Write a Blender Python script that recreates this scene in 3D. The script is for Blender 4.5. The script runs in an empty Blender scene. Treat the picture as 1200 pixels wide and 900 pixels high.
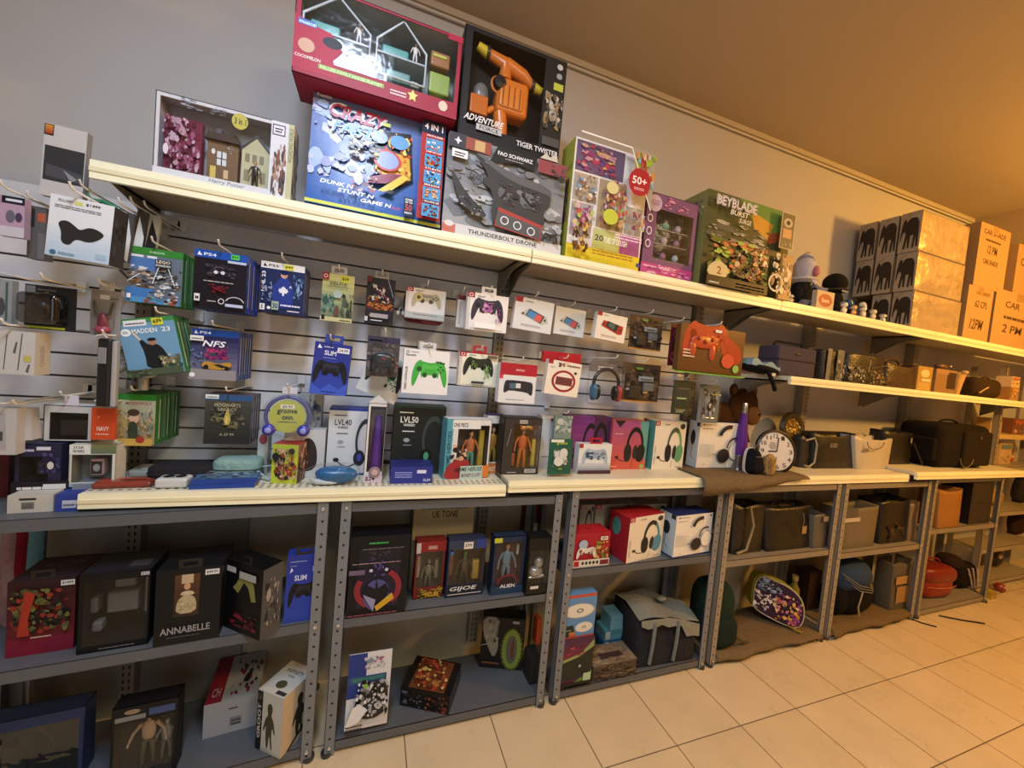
import bpy, math, random
from mathutils import Vector, Matrix
random.seed(7)
S = bpy.context.scene
# ---------------------------------------------------------------- camera
CAMH, FPX = 1.42, 452.0
YAW, PIT, ROL = math.radians(19.842), math.radians(-2.616), math.radians(5.193)
FW = Vector((math.sin(YAW)*math.cos(PIT), math.cos(YAW)*math.cos(PIT), math.sin(PIT)))
_rt = Vector((math.cos(YAW), -math.sin(YAW), 0)); _up = _rt.cross(FW)
RT = _rt*math.cos(ROL)+_up*math.sin(ROL); UP = -_rt*math.sin(ROL)+_up*math.cos(ROL)
CP = Vector((0, 0, CAMH))
cam = bpy.data.cameras.new('camera'); cam.sensor_width = 36; cam.lens = 36*FPX/1200; cam.clip_start = .02
co = bpy.data.objects.new('camera', cam); S.collection.objects.link(co)
m = Matrix((RT, UP, -FW)).transposed().to_4x4(); m.translation = CP; co.matrix_world = m
S.camera = co
# ---------------------------------------------------------------- light
S.view_settings.view_transform = 'Standard'; S.view_settings.look = 'None'
S.view_settings.gamma = 1; S.view_settings.use_curve_mapping = False
S.view_settings.exposure = 0.0
S.cycles.max_bounces = 6; S.cycles.transparent_max_bounces = 12
w = bpy.data.worlds.new('world'); S.world = w; w.use_nodes = True
w.node_tree.nodes['Background'].inputs[0].default_value = (.9, .85, .8, 1)
w.node_tree.nodes['Background'].inputs[1].default_value = 0.03
def area(name, loc, target, size, power, col, sy=None):
    l = bpy.data.lights.new(name, 'AREA'); l.energy = power; l.color = col; l.size = size
    if sy: l.shape = 'RECTANGLE'; l.size_y = sy
    o = bpy.data.objects.new(name, l); S.collection.objects.link(o); o.location = loc
    o.rotation_euler = (Vector(target)-Vector(loc)).to_track_quat('-Z', 'Y').to_euler(); return o
def bulb(name, loc, power, col, r=.1):
    l = bpy.data.lights.new(name, 'POINT'); l.energy = power; l.color = col; l.shadow_soft_size = r; o = bpy.data.objects.new(name, l); S.collection.objects.link(o); o.location = loc
area('ceiling_lamp_cool', (-.2, .25, 2.86), (-.2, .6, 0), .25, 36, (.68, .79, 1.0), .6)
area('ceiling_lamp_mid', (.8, -.7, 2.86), (.8, -.3, 0), .6, 30, (1, .90, .66))
area('ceiling_lamp_right', (2.4, -.6, 2.86), (2.4, -.6, 0), .6, 8, (1, .75, .45))  # weak unseen fill, added to lift the dim ceiling tone
area('shop_front_daylight', (.0, -2.5, 1.5), (-.2, 1, 1.3), 2, 11, (.72, .9, 1))  # broad unseen fill light added behind the camera, facing the shelves
bulb('warm_bulb', (3.9, -.2, 2.4), 185, (1, .50, .09), .09)
# ---------------------------------------------------------------- materials (colour comes from each object's own colour attribute)
def L(c):
    if isinstance(c, str):
        c = c.lstrip('#')
        if len(c) == 3: c = ''.join(a*2 for a in c)
        c = [int(c[i:i+2], 16)/255 for i in (0, 2, 4)]
    g = .3*c[0]+.59*c[1]+.11*c[2]; c = [x*.9+g*.1 for x in c[:3]]
    return tuple(((x/12.92) if x <= .04045 else ((x+.055)/1.055)**2.4) for x in c[:3])+(1,)
def mat(name, rough=.5, metal=0, spec=.5, noise=.0, nscale=30, bump=0, coat=0, trans=None, sub=0, alpha=None):
    mt = bpy.data.materials.new(name); mt.use_nodes = True; nt = mt.node_tree; N = nt.nodes; K = nt.links
    b = N['Principled BSDF']; b.inputs['Roughness'].default_value = rough; b.inputs['Metallic'].default_value = metal
    b.inputs['Specular IOR Level'].default_value = spec; b.inputs['Coat Weight'].default_value = coat; b.inputs['Coat Roughness'].default_value = .08
    a = N.new('ShaderNodeAttribute'); a.attribute_name = 'Col'
    src = a.outputs['Color']
    if noise or bump:
        tc = N.new('ShaderNodeTexCoord'); n = N.new('ShaderNodeTexNoise'); n.inputs['Scale'].default_value = nscale; n.inputs['Detail'].default_value = 3
        K.new(tc.outputs['Object'], n.inputs['Vector'])
        if noise:
            mr = N.new('ShaderNodeMapRange'); mr.inputs[3].default_value = 1-noise; mr.inputs[4].default_value = 1+noise
            K.new(n.outputs['Fac'], mr.inputs[0])
            mx = N.new('ShaderNodeVectorMath'); mx.operation = 'SCALE'; K.new(src, mx.inputs[0]); K.new(mr.outputs[0], mx.inputs['Scale']); src = mx.outputs[0]
        if bump:
            bp = N.new('ShaderNodeBump'); bp.inputs['Strength'].default_value = bump; bp.inputs['Distance'].default_value = .01
            K.new(n.outputs['Fac'], bp.inputs['Height']); K.new(bp.outputs[0], b.inputs['Normal'])
    K.new(src, b.inputs['Base Color'])
    return mt
MT = dict(
    card=mat('printed_card', .5, spec=.3, noise=.04, nscale=60), gloss=mat('glossy_print', .24, spec=.22, bump=.08, nscale=14),
    matte=mat('matte', .85, spec=.25, noise=.08, nscale=40), steel=mat('painted_steel', .45, noise=.10, nscale=9, bump=.05),
    plastic=mat('plastic', .3), fabric=mat('fabric', .95, spec=.15, noise=.18, nscale=55, bump=.5), fur=mat('fur', .95, spec=.1, noise=.3, nscale=160, bump=1.0),
    leather=mat('leather', .38, noise=.12, nscale=90, bump=.3), chrome=mat('chrome', .22, metal=1), cream=mat('enamelled_steel', .4, noise=.06, nscale=7),
    kraft=mat('cardboard', .8, spec=.2, noise=.08, nscale=25), foil=mat('shiny_foil', .2, metal=.5, bump=1.0, nscale=13, noise=.25), wall=mat('painted_plaster', .8, spec=.2, noise=.03, nscale=3, bump=.05))
def clearmat(name, tint=(1, 1, 1), fac=.1, rough=.06, bump=.35):
    mt = bpy.data.materials.new(name); mt.use_nodes = True; nt = mt.node_tree; N = nt.nodes; K = nt.links; N.clear()
    o = N.new('ShaderNodeOutputMaterial'); t = N.new('ShaderNodeBsdfTransparent'); t.inputs[0].default_value = tint+(1,)
    g = N.new('ShaderNodeBsdfGlossy'); g.inputs['Roughness'].default_value = rough; mx = N.new('ShaderNodeMixShader')
    lw = N.new('ShaderNodeLayerWeight'); lw.inputs[0].default_value = .25; mr = N.new('ShaderNodeMapRange'); mr.inputs[3].default_value = fac; mr.inputs[4].default_value = .3
    K.new(lw.outputs['Fresnel'], mr.inputs[0]); K.new(mr.outputs[0], mx.inputs[0]); K.new(t.outputs[0], mx.inputs[1]); K.new(g.outputs[0], mx.inputs[2]); K.new(mx.outputs[0], o.inputs[0])
    tc = N.new('ShaderNodeTexCoord'); n = N.new('ShaderNodeTexNoise'); n.inputs['Scale'].default_value = 18; K.new(tc.outputs['Object'], n.inputs['Vector'])
    bp = N.new('ShaderNodeBump'); bp.inputs['Strength'].default_value = bump; bp.inputs['Distance'].default_value = .01; K.new(n.outputs['Fac'], bp.inputs['Height']); K.new(bp.outputs[0], g.inputs['Normal'])
    return mt
MT['clear'] = clearmat('clear_plastic', fac=.018, rough=.12, bump=.2); MT['smoke'] = clearmat('tinted_plastic', (.55, .58, .6), .1); MT['blueclear'] = clearmat('blue_plastic', (.25, .5, .75), .15)
def tilemat():
    mt = bpy.data.materials.new('floor_tile'); mt.use_nodes = True; nt = mt.node_tree; N = nt.nodes; K = nt.links; b = N['Principled BSDF']
    tc = N.new('ShaderNodeTexCoord'); mp = N.new('ShaderNodeMapping'); mp.inputs['Location'].default_value = (-.88+.338*20, -1.10+.338*20, 0); K.new(tc.outputs['Object'], mp.inputs[0])
    br = N.new('ShaderNodeTexBrick'); br.offset = 0; br.squash = 1; br.inputs['Scale'].default_value = 1; br.inputs['Brick Width'].default_value = .338; br.inputs['Row Height'].default_value = .338
    br.inputs['Mortar Size'].default_value = .0022; br.inputs['Mortar Smooth'].default_value = .2; br.inputs['Color1'].default_value = L('#d6c09a'); br.inputs['Color2'].default_value = L('#d0b990'); br.inputs['Mortar'].default_value = L('#6b5a46')
    K.new(mp.outputs[0], br.inputs['Vector'])
    n = N.new('ShaderNodeTexNoise'); n.inputs['Scale'].default_value = 6; n.inputs['Detail'].default_value = 6; K.new(tc.outputs['Object'], n.inputs['Vector'])
    mr = N.new('ShaderNodeMapRange'); mr.inputs[3].default_value = .88; mr.inputs[4].default_value = 1.1; K.new(n.outputs['Fac'], mr.inputs[0])
    sc = N.new('ShaderNodeVectorMath'); sc.operation = 'SCALE'; K.new(br.outputs['Color'], sc.inputs[0]); K.new(mr.outputs[0], sc.inputs['Scale']); K.new(sc.outputs[0], b.inputs['Base Color'])
    m2 = N.new('ShaderNodeMapRange'); m2.inputs[3].default_value = .18; m2.inputs[4].default_value = .42; K.new(n.outputs['Fac'], m2.inputs[0]); K.new(m2.outputs[0], b.inputs['Roughness'])
    bp = N.new('ShaderNodeBump'); bp.inputs['Strength'].default_value = .4; bp.inputs['Distance'].default_value = .004; bp.invert = True; K.new(br.outputs['Fac'], bp.inputs['Height']); K.new(bp.outputs[0], b.inputs['Normal'])
    return mt
MT['tile'] = tilemat()
# ---------------------------------------------------------------- mesh helpers
def vadd(a, b): return (a[0]+b[0], a[1]+b[1], a[2]+b[2])
def chaikin(p, n=2, closed=True):
    for _ in range(n):
        q = []
        k = len(p)
        for i in range(k if closed else k-1):
            a, b = p[i], p[(i+1) % k]
            q += [(a[0]*.75+b[0]*.25, a[1]*.75+b[1]*.25), (a[0]*.25+b[0]*.75, a[1]*.25+b[1]*.75)]
        p = q if closed else [p[0]]+q+[p[-1]]
    return p
_tc = {}
def glyphs(s, bold):
    k = (s, bold)
    if k not in _tc:
        cu = bpy.data.curves.new('lettering', 'FONT'); cu.body = s; cu.resolution_u = 2; cu.offset = .018 if bold else 0
        ob = bpy.data.objects.new('lettering', cu); me = bpy.data.meshes.new_from_object(ob)
        vs = [tuple(v.co[:2]) for v in me.vertices]; fs = [tuple(p.vertices) for p in me.polygons]
        bpy.data.objects.remove(ob); bpy.data.curves.remove(cu); bpy.data.meshes.remove(me)
        xs = [v[0] for v in vs] or [0, 1]; ys = [v[1] for v in vs] or [0, 1]
        x0, x1, y0, y1 = min(xs), max(xs), min(ys), max(ys)
        _tc[k] = ([((x-x0)/max(x1-x0, 1e-6), (y-y0)/max(y1-y0, 1e-6)) for x, y in vs], fs)
    return _tc[k]
class MB:
    def __init__(s, col='#888', m='card'):
        s.V = []; s.F = []; s.C = []; s.MI = []; s.SM = []; s.mats = []; s.col = col; s.T = Matrix(); s.m = m; s.sm = False; s.wn = False
    def add(s, vs, fs, col=None, m=None, sm=None):
        n = len(s.V); T = s.T
        s.V += [tuple(T @ Vector(v)) for v in vs]
        c = L(col or s.col); m = m or s.m
        if m not in s.mats: s.mats.append(m)
        mi = s.mats.index(m); sm = s.sm if sm is None else sm
        for f in fs:
            s.F.append([i+n for i in f]); s.C.append(c); s.MI.append(mi); s.SM.append(sm)
        return s
    def box(s, x0, y0, z0, x1, y1, z1, col=None, m=None, fc=None):
        vs = [(x0, y0, z0), (x1, y0, z0), (x1, y1, z0), (x0, y1, z0), (x0, y0, z1), (x1, y0, z1), (x1, y1, z1), (x0, y1, z1)]
        fs = [(0, 3, 2, 1), (4, 5, 6, 7), (0, 1, 5, 4), (1, 2, 6, 5), (2, 3, 7, 6), (3, 0, 4, 7)]   # bottom top front right back left
        if fc:
            for k, f in zip('btfrkl', fs): s.add(vs, [f], fc.get(k, col), m, False)
        else: s.add(vs, fs, col, m, False)
        return s
    def cbox(s, x0, y0, z0, x1, y1, z1, c=.01, col=None, m=None):   # rounded in plan and elevation
        cx, cy, cz = (x0+x1)/2, (y0+y1)/2, (z0+z1)/2; hx, hy, hz = (x1-x0)/2, (y1-y0)/2, (z1-z0)/2; c = min(c, hx*.98, hy*.98, hz*.98)
        rings = []
        K = 3
        lv = [(-hz+c-c*math.cos(a), c-c*math.sin(a)) for a in [i*math.pi/2/K for i in range(K+1)]]
        lv = lv+[(-z, i) for z, i in reversed(lv)]
        for z, ins in lv:
            r = []
            for qx, qy, a0 in ((1, 1, 0), (-1, 1, 90), (-1, -1, 180), (1, -1, 270)):
                for i in range(K+1):
                    a = math.radians(a0+90*i/K); rr = max(c-ins, 0)
                    r.append((cx+qx*(hx-c)+rr*math.cos(a), cy+qy*(hy-c)+rr*math.sin(a), cz+z))
            rings.append(r)
        s.wn = True; return s.loft(rings, col, m, True)
    def loft(s, rings, col=None, m=None, sm=True, cap=True, closed=True):
        n = len(rings[0]); vs = [p for r in rings for p in r]; fs = []
        for i in range(len(rings)-1):
            for j in range(n if closed else n-1):
                k = (j+1) % n; fs.append((i*n+j, i*n+k, (i+1)*n+k, (i+1)*n+j))
        s.add(vs, fs, col, m, sm)
        if cap and closed:
            s.add(rings[0][::-1], [tuple(range(n))], col, m, False); s.add(rings[-1], [tuple(range(n))], col, m, False)
        return s
    def tube(s, pts, r, col=None, n=6, m=None, closed=False):
        pts = [Vector(p) for p in pts]; rings = []; k = len(pts); up = Vector((0, 0, 1)); prev = None
        for i, p in enumerate(pts):
            a = pts[(i-1) % k] if (i or closed) else p; b = pts[(i+1) % k] if (i < k-1 or closed) else p
            d = (b-a).normalized()
            if prev is None: u = d.cross(up) if abs(d.dot(up)) < .9 else d.cross(Vector((1, 0, 0)))
            else: u = prev-d*prev.dot(d)
            u.normalize(); prev = u; v = d.cross(u); rr = r[i] if isinstance(r, (list, tuple)) else r
            rings.append([tuple(p+(u*math.cos(2*math.pi*j/n)+v*math.sin(2*math.pi*j/n))*rr) for j in range(n)])
        if closed: rings.append(rings[0])
        return s.loft(rings, col, m, True, cap=not closed)
    def lathe(s, prof, col=None, n=20, c=(0, 0, 0), m=None, axis='z'):
        runs = [[prof[0]]]
        for i in range(1, len(prof)):
            runs[-1].append(prof[i])
            if i < len(prof)-1:
                a, b_, c_ = prof[i-1], prof[i], prof[i+1]; u = (b_[0]-a[0], b_[1]-a[1]); v = (c_[0]-b_[0], c_[1]-b_[1])
                if u[0]*v[0]+u[1]*v[1] < .75*math.hypot(*u)*math.hypot(*v): runs.append([prof[i]])
        for run in runs:
            rings = []
            for r, z in run:
                ring = []
                for j in range(n):
                    a = 2*math.pi*j/n; x, y = r*math.cos(a), r*math.sin(a)
                    ring.append(vadd(c, (x, y, z) if axis == 'z' else ((x, -z, y) if axis == 'y' else (z, x, y))))
                rings.append(ring)
            s.loft(rings, col, m, True, cap=False)
        return s
    def sup(s, c, r, e1=1, e2=1, col=None, m=None, n=20, k=12, wob=0, seed=0):   # rounded, cushion-like body
        rnd = random.Random(seed); ph = [rnd.uniform(0, 6.28) for _ in range(6)]
        pw = lambda v, e: math.copysign(abs(v)**e, v); rings = []
        for i in range(k+1):
            t = -math.pi/2+math.pi*i/k; t = max(-1.5, min(1.5, t)); ring = []
            for j in range(n):
                a = 2*math.pi*j/n; q = 1+wob*(math.sin(3*a+ph[0]+2*t)+math.sin(5*a+ph[1]-3*t)*.6+math.sin(4*t+ph[2]+a)*.7)
                ring.append((c[0]+r[0]*q*pw(math.cos(t), e1)*pw(math.cos(a), e2), c[1]+r[1]*q*pw(math.cos(t), e1)*pw(math.sin(a), e2), c[2]+r[2]*pw(math.sin(t), e1)))
            rings.append(ring)
        return s.loft(rings, col, m, True)
    def prism(s, pts, y0, y1, col=None, m=None, sm=False):    # outline in x,z pushed from y0 (front) to y1
        n = len(pts); s.loft([[(x, y1, z) for x, z in pts], [(x, y0, z) for x, z in pts]], col, m, sm)
        return s
    def quad(s, a, b, c, d, col=None, m=None): return s.add([a, b, c, d], [(0, 1, 2, 3)], col, m)
    def build(s, name, parent=None, loc=None, rot=None):
        me = bpy.data.meshes.new(name); me.from_pydata(s.V, [], s.F)
        at_ = me.color_attributes.new('Col', 'FLOAT_COLOR', 'CORNER'); buf = []
        for f, c in zip(s.F, s.C): buf += list(c)*len(f)
        at_.data.foreach_set('color', buf)
        for k in s.mats: me.materials.append(MT[k])
        me.polygons.foreach_set('material_index', s.MI); me.polygons.foreach_set('use_smooth', s.SM); me.update()
        o = bpy.data.objects.new(name, me); S.collection.objects.link(o)
        if parent: o.parent = parent
        if s.wn: o.modifiers.new('face_shading', 'WEIGHTED_NORMAL').weight = 90
        if loc is not None: o.location = loc
        if rot is not None: o.rotation_euler = rot
        return o
# ---------------------------------------------------------------- printed faces: everything drawn in 0..1 across a face
CTRL = chaikin([(0, .30), (-.12, .32), (-.2, .30), (-.3, 0), (-.4, -.38), (-.47, -.46), (-.5, -.2), (-.47, .15), (-.38, .42), (-.25, .5), (-.12, .46), (0, .44),
                (.12, .46), (.25, .5), (.38, .42), (.47, .15), (.5, -.2), (.47, -.46), (.4, -.38), (.3, 0), (.2, .30), (.12, .32)][::-1], 2)
CTRL = [(x, y+.05 if abs(x) > .25 else (y if y > .4 else y-.28)) for x, y in CTRL]
class Face:
    def __init__(s, mb, o, u, v, w, h, m=None):
        s.mb = mb; s.o = Vector(o); s.u = Vector(u); s.v = Vector(v); s.n = s.u.cross(s.v); s.w = w; s.h = h; s.k = 0; s.m = m
    def P(s, x, y, k=None): return tuple(s.o+s.u*(x*s.w)+s.v*(y*s.h)+s.n*(.0002+.00012*s.k))
    def poly(s, pts, col):
        s.k += 1; s.mb.add([s.P(x, y) for x, y in pts], [tuple(range(len(pts)))], col, s.m, False)
    def r(s, x0, y0, x1, y1, col): s.poly([(x0, y0), (x1, y0), (x1, y1), (x0, y1)], col)
    def e(s, cx, cy, rx, ry, col, n=20): s.poly([(cx+rx*math.cos(2*math.pi*i/n), cy+ry*math.sin(2*math.pi*i/n)) for i in range(n)], col)
    def ring(s, cx, cy, rx, ry, t, col, a0=0, a1=360, n=24):
        s.k += 1; vs = []; fs = []
        for i in range(n+1):
            a = math.radians(a0+(a1-a0)*i/n); vs += [s.P(cx+rx*math.cos(a), cy+ry*math.sin(a)), s.P(cx+rx*(1-t)*math.cos(a), cy+ry*(1-t)*math.sin(a))]
            if i: fs.append((2*i-2, 2*i, 2*i+1, 2*i-1))
        s.mb.add(vs, fs, col, s.m, False)
    def t(s, txt, x0, y0, x1, y1, col, sl=0, bold=True):
        s.k += 1; vs, fs = glyphs(txt, bold)
        s.mb.add([s.P(x0+(x1-x0)*a+sl*b*(y1-y0)*s.h/s.w, y0+(y1-y0)*b) for a, b in vs], fs, col, s.m, False)
    def tv(s, txt, x0, y0, x1, y1, col):   # lettering running up the face
        s.k += 1; vs, fs = glyphs(txt, True); s.mb.add([s.P(x1-(x1-x0)*b, y0+(y1-y0)*a) for a, b in vs], fs, col, s.m, False)
    def s(s, pts, wd, col):
        s.k += 1
        for (a, b), (c, d) in zip(pts, pts[1:]):
            dx, dy = (c-a)*s.w, (d-b)*s.h; q = math.hypot(dx, dy) or 1; nx, ny = -dy/q*wd/2/s.w*s.w/s.w, dx/q*wd/2/s.h
            s.mb.add([s.P(a-nx, b-ny), s.P(c-nx, d-ny), s.P(c+nx, d+ny), s.P(a+nx, b+ny)], [(0, 1, 2, 3)], col, s.m, False)
    def l(s, x0, y0, x1, y1, col, n=3, seed=1):     # small print too fine to read
        rnd = random.Random(seed); hh = (y1-y0)/(2*n)
        for i in range(n):
            y = y0+2*i*hh; x = x0
            while x < x1-.01:
                q = min(x1, x+rnd.uniform(.04, .12)*(x1-x0)*2); s.k -= 1; s.r(x, y, q, y+hh, col); x = q+.02*(x1-x0)
        s.k += 1
    def b(s, x0, y0, x1, y1, cols, n=14, seed=1, sz=.3):   # painterly patches
        rnd = random.Random(seed); cl = lambda v, a, b: min(max(v, a), b)
        for i in range(int(n*4.2)):
            q = rnd.uniform(.12, .8)*sz*(.75 if i < n else .42); rx, ry = (x1-x0)*q*rnd.uniform(.6, 1), (y1-y0)*q*rnd.uniform(.6, 1); cx, cy = rnd.uniform(x0+rx*.5, x1-rx*.5), rnd.uniform(y0+ry*.5, y1-ry*.5)
            k = rnd.choice((5, 6, 7, 9)); a0 = rnd.uniform(0, 6)
            pts = [(cl(cx+rx*math.cos(a0+6.283*j/k)*rnd.uniform(.5, 1.15), x0, x1), cl(cy+ry*math.sin(a0+6.283*j/k)*rnd.uniform(.5, 1.15), y0, y1)) for j in range(k)]
            s.poly(chaikin(pts, 1) if i % 2 else pts, rnd.choice(cols))
    def g(s, x0, y0, x1, y1, c0, c1, n=10, vert=True):    # a printed blend of two inks
        a = [int(c0[i:i+2], 16) for i in (1, 3, 5)]; b = [int(c1[i:i+2], 16) for i in (1, 3, 5)]; s.k += 1
        for i in range(n):
            f = (i+.5)/n; c = '#%02x%02x%02x' % tuple(int(p+(q-p)*f) for p, q in zip(a, b)); s.k -= 1
            if vert: s.r(x0, y0+(y1-y0)*i/n, x1, y0+(y1-y0)*(i+1)/n, c)
            else: s.r(x0+(x1-x0)*i/n, y0, x0+(x1-x0)*(i+1)/n, y1, c)
    def c(s, cx, cy, w, h, col, ac='#222', a2=None, rot=0):      # game controller picture
        ca, sa = math.cos(rot), math.sin(rot); ar = s.w/s.h
        R = lambda x, y: (cx+(x*w*ca-y*h/ar*sa), cy+(x*w*ar*sa+y*h*ca))
        s.poly([R(x, y) for x, y in CTRL], col)
        if a2: s.poly([R(x*.5, y*.35+.22) for x, y in CTRL[:]], a2)
        for x, y, q in ((-.3, .22, .075), (.14, .02, .07), (-.14, .02, .07)): s.e(*R(x, y), q*w, q*w*ar, ac, 12)
        for x, y in ((.3, .32), (.3, .14), (.23, .23), (.37, .23)): s.e(*R(x, y), .028*w, .028*w*ar, ac, 8)
    def h(s, cx, cy, w, h, col, cup=None, inner=None, mic=True):       # headset picture
        s.ring(cx, cy+.12*h, .36*w, .40*h, .2, col, -12, 192)
        s.e(cx-.30*w, cy-.18*h, .17*w, .24*h, cup or col); s.e(cx+.30*w, cy-.18*h, .14*w, .22*h, cup or col)
        s.e(cx-.28*w, cy-.18*h, .10*w, .15*h, inner or '#333')
        if mic: s.ring(cx-.28*w, cy-.28*h, .34*w, .2*h, .1, col, 190, 275); s.e(cx-.62*w, cy-.27*h, .06*w, .04*h, col)
def art(F, spec):
    for q in spec: getattr(F, q[0])(*q[1:])
# ---------------------------------------------------------------- naming
def tag(o, label, cat, group=None):
    o['label'] = label; o['category'] = cat
    if group: o['group'] = group
    return o
def empty(name, loc, rot=(0, 0, 0)):
    o = bpy.data.objects.new(name, None); S.collection.objects.link(o); o.empty_display_size = .05; o.location = loc; o.rotation_euler = rot; return o
def struct(mb, name):
    o = mb.build(name); o['kind'] = 'structure'; return o
def dup(o, parent=None):
    c = o.copy(); S.collection.objects.link(c)
    if parent: c.parent = parent
    for ch in o.children: dup(ch, c)
    return c
# ---------------------------------------------------------------- a picture point on a plane of known distance from the camera's wall-parallel plane
def ray(px, py): return RT*(px-600)+UP*(450-py)+FW*FPX
def at(px, py, Y): r = ray(px, py); return CP+r*(Y/r.y)
def onz(px, py, z): r = ray(px, py); return CP+r*((z-CAMH)/r.z)
def span(bl, br, tl, Y, yaw=0, z=None):
    if z is not None and z < .99 and yaw > -10: Y = min(max(onz(bl[0], bl[1], z).y, 1.395 if bl[0] > (380 if z < .9 else 140) else 1.30), Y+.10)
    P = at(bl[0], bl[1], Y); u = Vector((math.cos(yaw), math.sin(yaw), 0)); n = Vector((-u.y, u.x, 0))
    r = ray(*br); t = P.dot(n)/r.dot(n); w = ((CP+r*t)-P).dot(u)
    r = ray(*tl); t = P.dot(n)/r.dot(n); top = (CP+r*t).z
    if z is not None: P.z = z
    return P, u, w, top-P.z
# ================================================================ room
WY, CZ = 1.75, 2.91            # back wall plane, ceiling height
X0, X1, YB = -2.6, 6.2, -2.8
b = MB('#b9b5b0', 'wall'); b.box(X0, WY, 0, X1, WY+.1, CZ); struct(b, 'wall_back')
b = MB('#b5a48e', 'wall'); b.box(X0, YB, CZ, X1, WY+.1, CZ+.1); struct(b, 'ceiling')
b = MB('#c8b89c', 'tile'); b.box(X0, YB, -.1, X1, WY+.1, 0); struct(b, 'floor')
b = MB('#b9a483', 'wall'); b.box(X1, YB, 0, X1+.1, WY, CZ); struct(b, 'wall_right')
b = MB('#c8c3bc', 'wall'); b.box(X0-.1, YB, 0, X0, WY, CZ); struct(b, 'wall_left')
b = MB('#8a857e', 'wall'); b.box(X0, YB-.1, 0, X1, YB, CZ); struct(b, 'wall_front')
b = MB('#ad9573', 'wall'); b.box(4.38, YB, 2.42, 4.62, WY, CZ); struct(b, 'trim_2')     # dropped beam
b = MB('#b8ab95', 'wall'); b.box(X0, WY-.012, CZ-.028, 4.38, WY, CZ); b.tube([(X0, WY-.018, CZ-.05), (4.38, WY-.018, CZ-.05)], .006, '#c9bfb0'); struct(b, 'trim_1')
# slat wall panels (7.5 cm boards with real grooves)
def slat(x0, x1, z0, z1, label, Y0=1.715, plain=0):
    b = MB('#b7b4b8', 'matte'); b.box(x0, Y0+.014, z0, x1, WY-.001, z1, '#5c5855')
    z = z1
    if plain: b.box(x0, Y0, z-plain, x1, Y0+.014, z, '#cfcfd0'); z -= plain+.006
    while z > z0+.01:
        a = max(z0, z-.069); b.box(x0, Y0, a, x1, Y0+.014, z-.001, '#d6d6d9'); z -= .0755
    return tag(b.build('slatwall_panel'), label, 'wall panel')
slat(-2.2, -.78, .93, 1.86, 'grey slatwall panel left of the cream shelving, accessories hung on it', plain=.15)
slat(-.74, .505, .97, 1.84, 'grey slatwall panel with game cases hung on it under the top shelf')
slat(.555, 1.64, .97, 1.84, 'brownish slatwall panel hung with controllers and headset packs')
for xa_, xb_, l_ in ((-1.9, -.42, 'dull grey backing panel behind the leftmost metal rack'), (-.40, .76, 'dull olive backing panel behind the rack of action figures'), (.78, 1.66, 'olive backing panel behind the rack of headset boxes'), (1.68, 3.45, 'brownish backing panel behind the two bag racks')):
    b = MB('#b0aa96' if xa_ > -.5 else '#8a8982', 'matte'); b.box(xa_, WY-.012, .0, xb_, WY-.001, .95); tag(b.build('backing_panel'), l_, 'wall panel')
# perforated uprights
def upright(x, z0, z1, label, w=.045, col='#8d8678'):
    b = MB(col, 'cream'); b.box(x-w/2, 1.694, z0, x+w/2, WY-.001, z1)
    f = Face(b, (x-w/2, 1.694, z0), (1, 0, 0), (0, 0, 1), w, z1-z0)
    n = int((z1-z0)/.026)
    for i in range(n):
        y = (i+.2)/n; f.r(.25, y, .37, y+.5/n, '#1c1a18'); f.r(.63, y, .75, y+.5/n, '#1c1a18')
    return tag(b.build('shelf_upright'), label, 'upright', 'perforated uprights on the back wall')
for x, l in ((-.76, 'perforated grey upright at the left end of the cream shelving'), (.53, 'perforated upright between the two slatwall panels'), (1.68, 'perforated upright at the right edge of the slatwall'),
             (2.62, 'perforated upright behind the framed gold picture and handbags'), (3.75, 'perforated upright behind the large black duffel bag')): upright(x, .1, 1.87, l)
# cream gondola shelves
def gshelf(name, x0, x1, z, Yf, label, grp, perf=True, lip=.048, brk=True, tilt=0):
    t = empty(name, ((x0+x1)/2, Yf, z)); tag(t, label, 'shelf', grp); w = (x1-x0)/2; D = 1.69-Yf
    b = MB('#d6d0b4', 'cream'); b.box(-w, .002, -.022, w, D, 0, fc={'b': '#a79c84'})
    if perf:
        f = Face(b, (-w, D, -.022), (1, 0, 0), (0, -1, 0), 2*w, D); n = int(2*w/.022)
        for r_ in range(2):
            for i in range(n): f.k = 1; f.r((i+.2)/n, .69-.055*r_, (i+.65)/n, .715-.055*r_, '#3d382c')
        f = Face(b, (-w, 0, 0), (1, 0, 0), (0, 1, 0), 2*w, D)
        for r_ in range(3):
            for i in range(n): f.k = 1; f.r((i+.2)/n, .06+.06*r_, (i+.65)/n, .085+.06*r_, '#5a5340')
    b.build('deck', t)
    b = MB('#f3efca', 'cream'); b.box(-w, -.012, -lip, w, .002, 0); b.box(-w, -.015, -lip*.62, w, -.012, -lip*.38, '#e2dab0'); b.build('front_lip', t)
    if brk:
        for x in (-w+.02, w-.02):
            b = MB('#77705f', 'cream'); b.prism([(0, 0)]*0 or [(x-.002, -.022), (x+.002, -.022), (x+.002, -.03), (x-.002, -.03)], .02, D)
            vs = [(x-.002, D, -.14), (x-.002, D, -.022), (x-.002, .03, -.022), (x-.002, .03, -.035), (x-.002, D*.55, -.06)]
            b.loft([vs, [(x+.002, y, zz) for _, y, zz in vs]], None, None, False); b.build('bracket', t)
    return t
G = 'cream metal shelves along the wall'
TZ = 1.866
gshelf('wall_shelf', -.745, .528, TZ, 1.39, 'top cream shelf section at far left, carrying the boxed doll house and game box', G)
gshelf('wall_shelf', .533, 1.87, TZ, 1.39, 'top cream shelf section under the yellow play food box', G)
gshelf('wall_shelf', 1.875, 3.22, TZ, 1.39, 'top cream shelf section under the plush toys and figurines', G)
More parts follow.
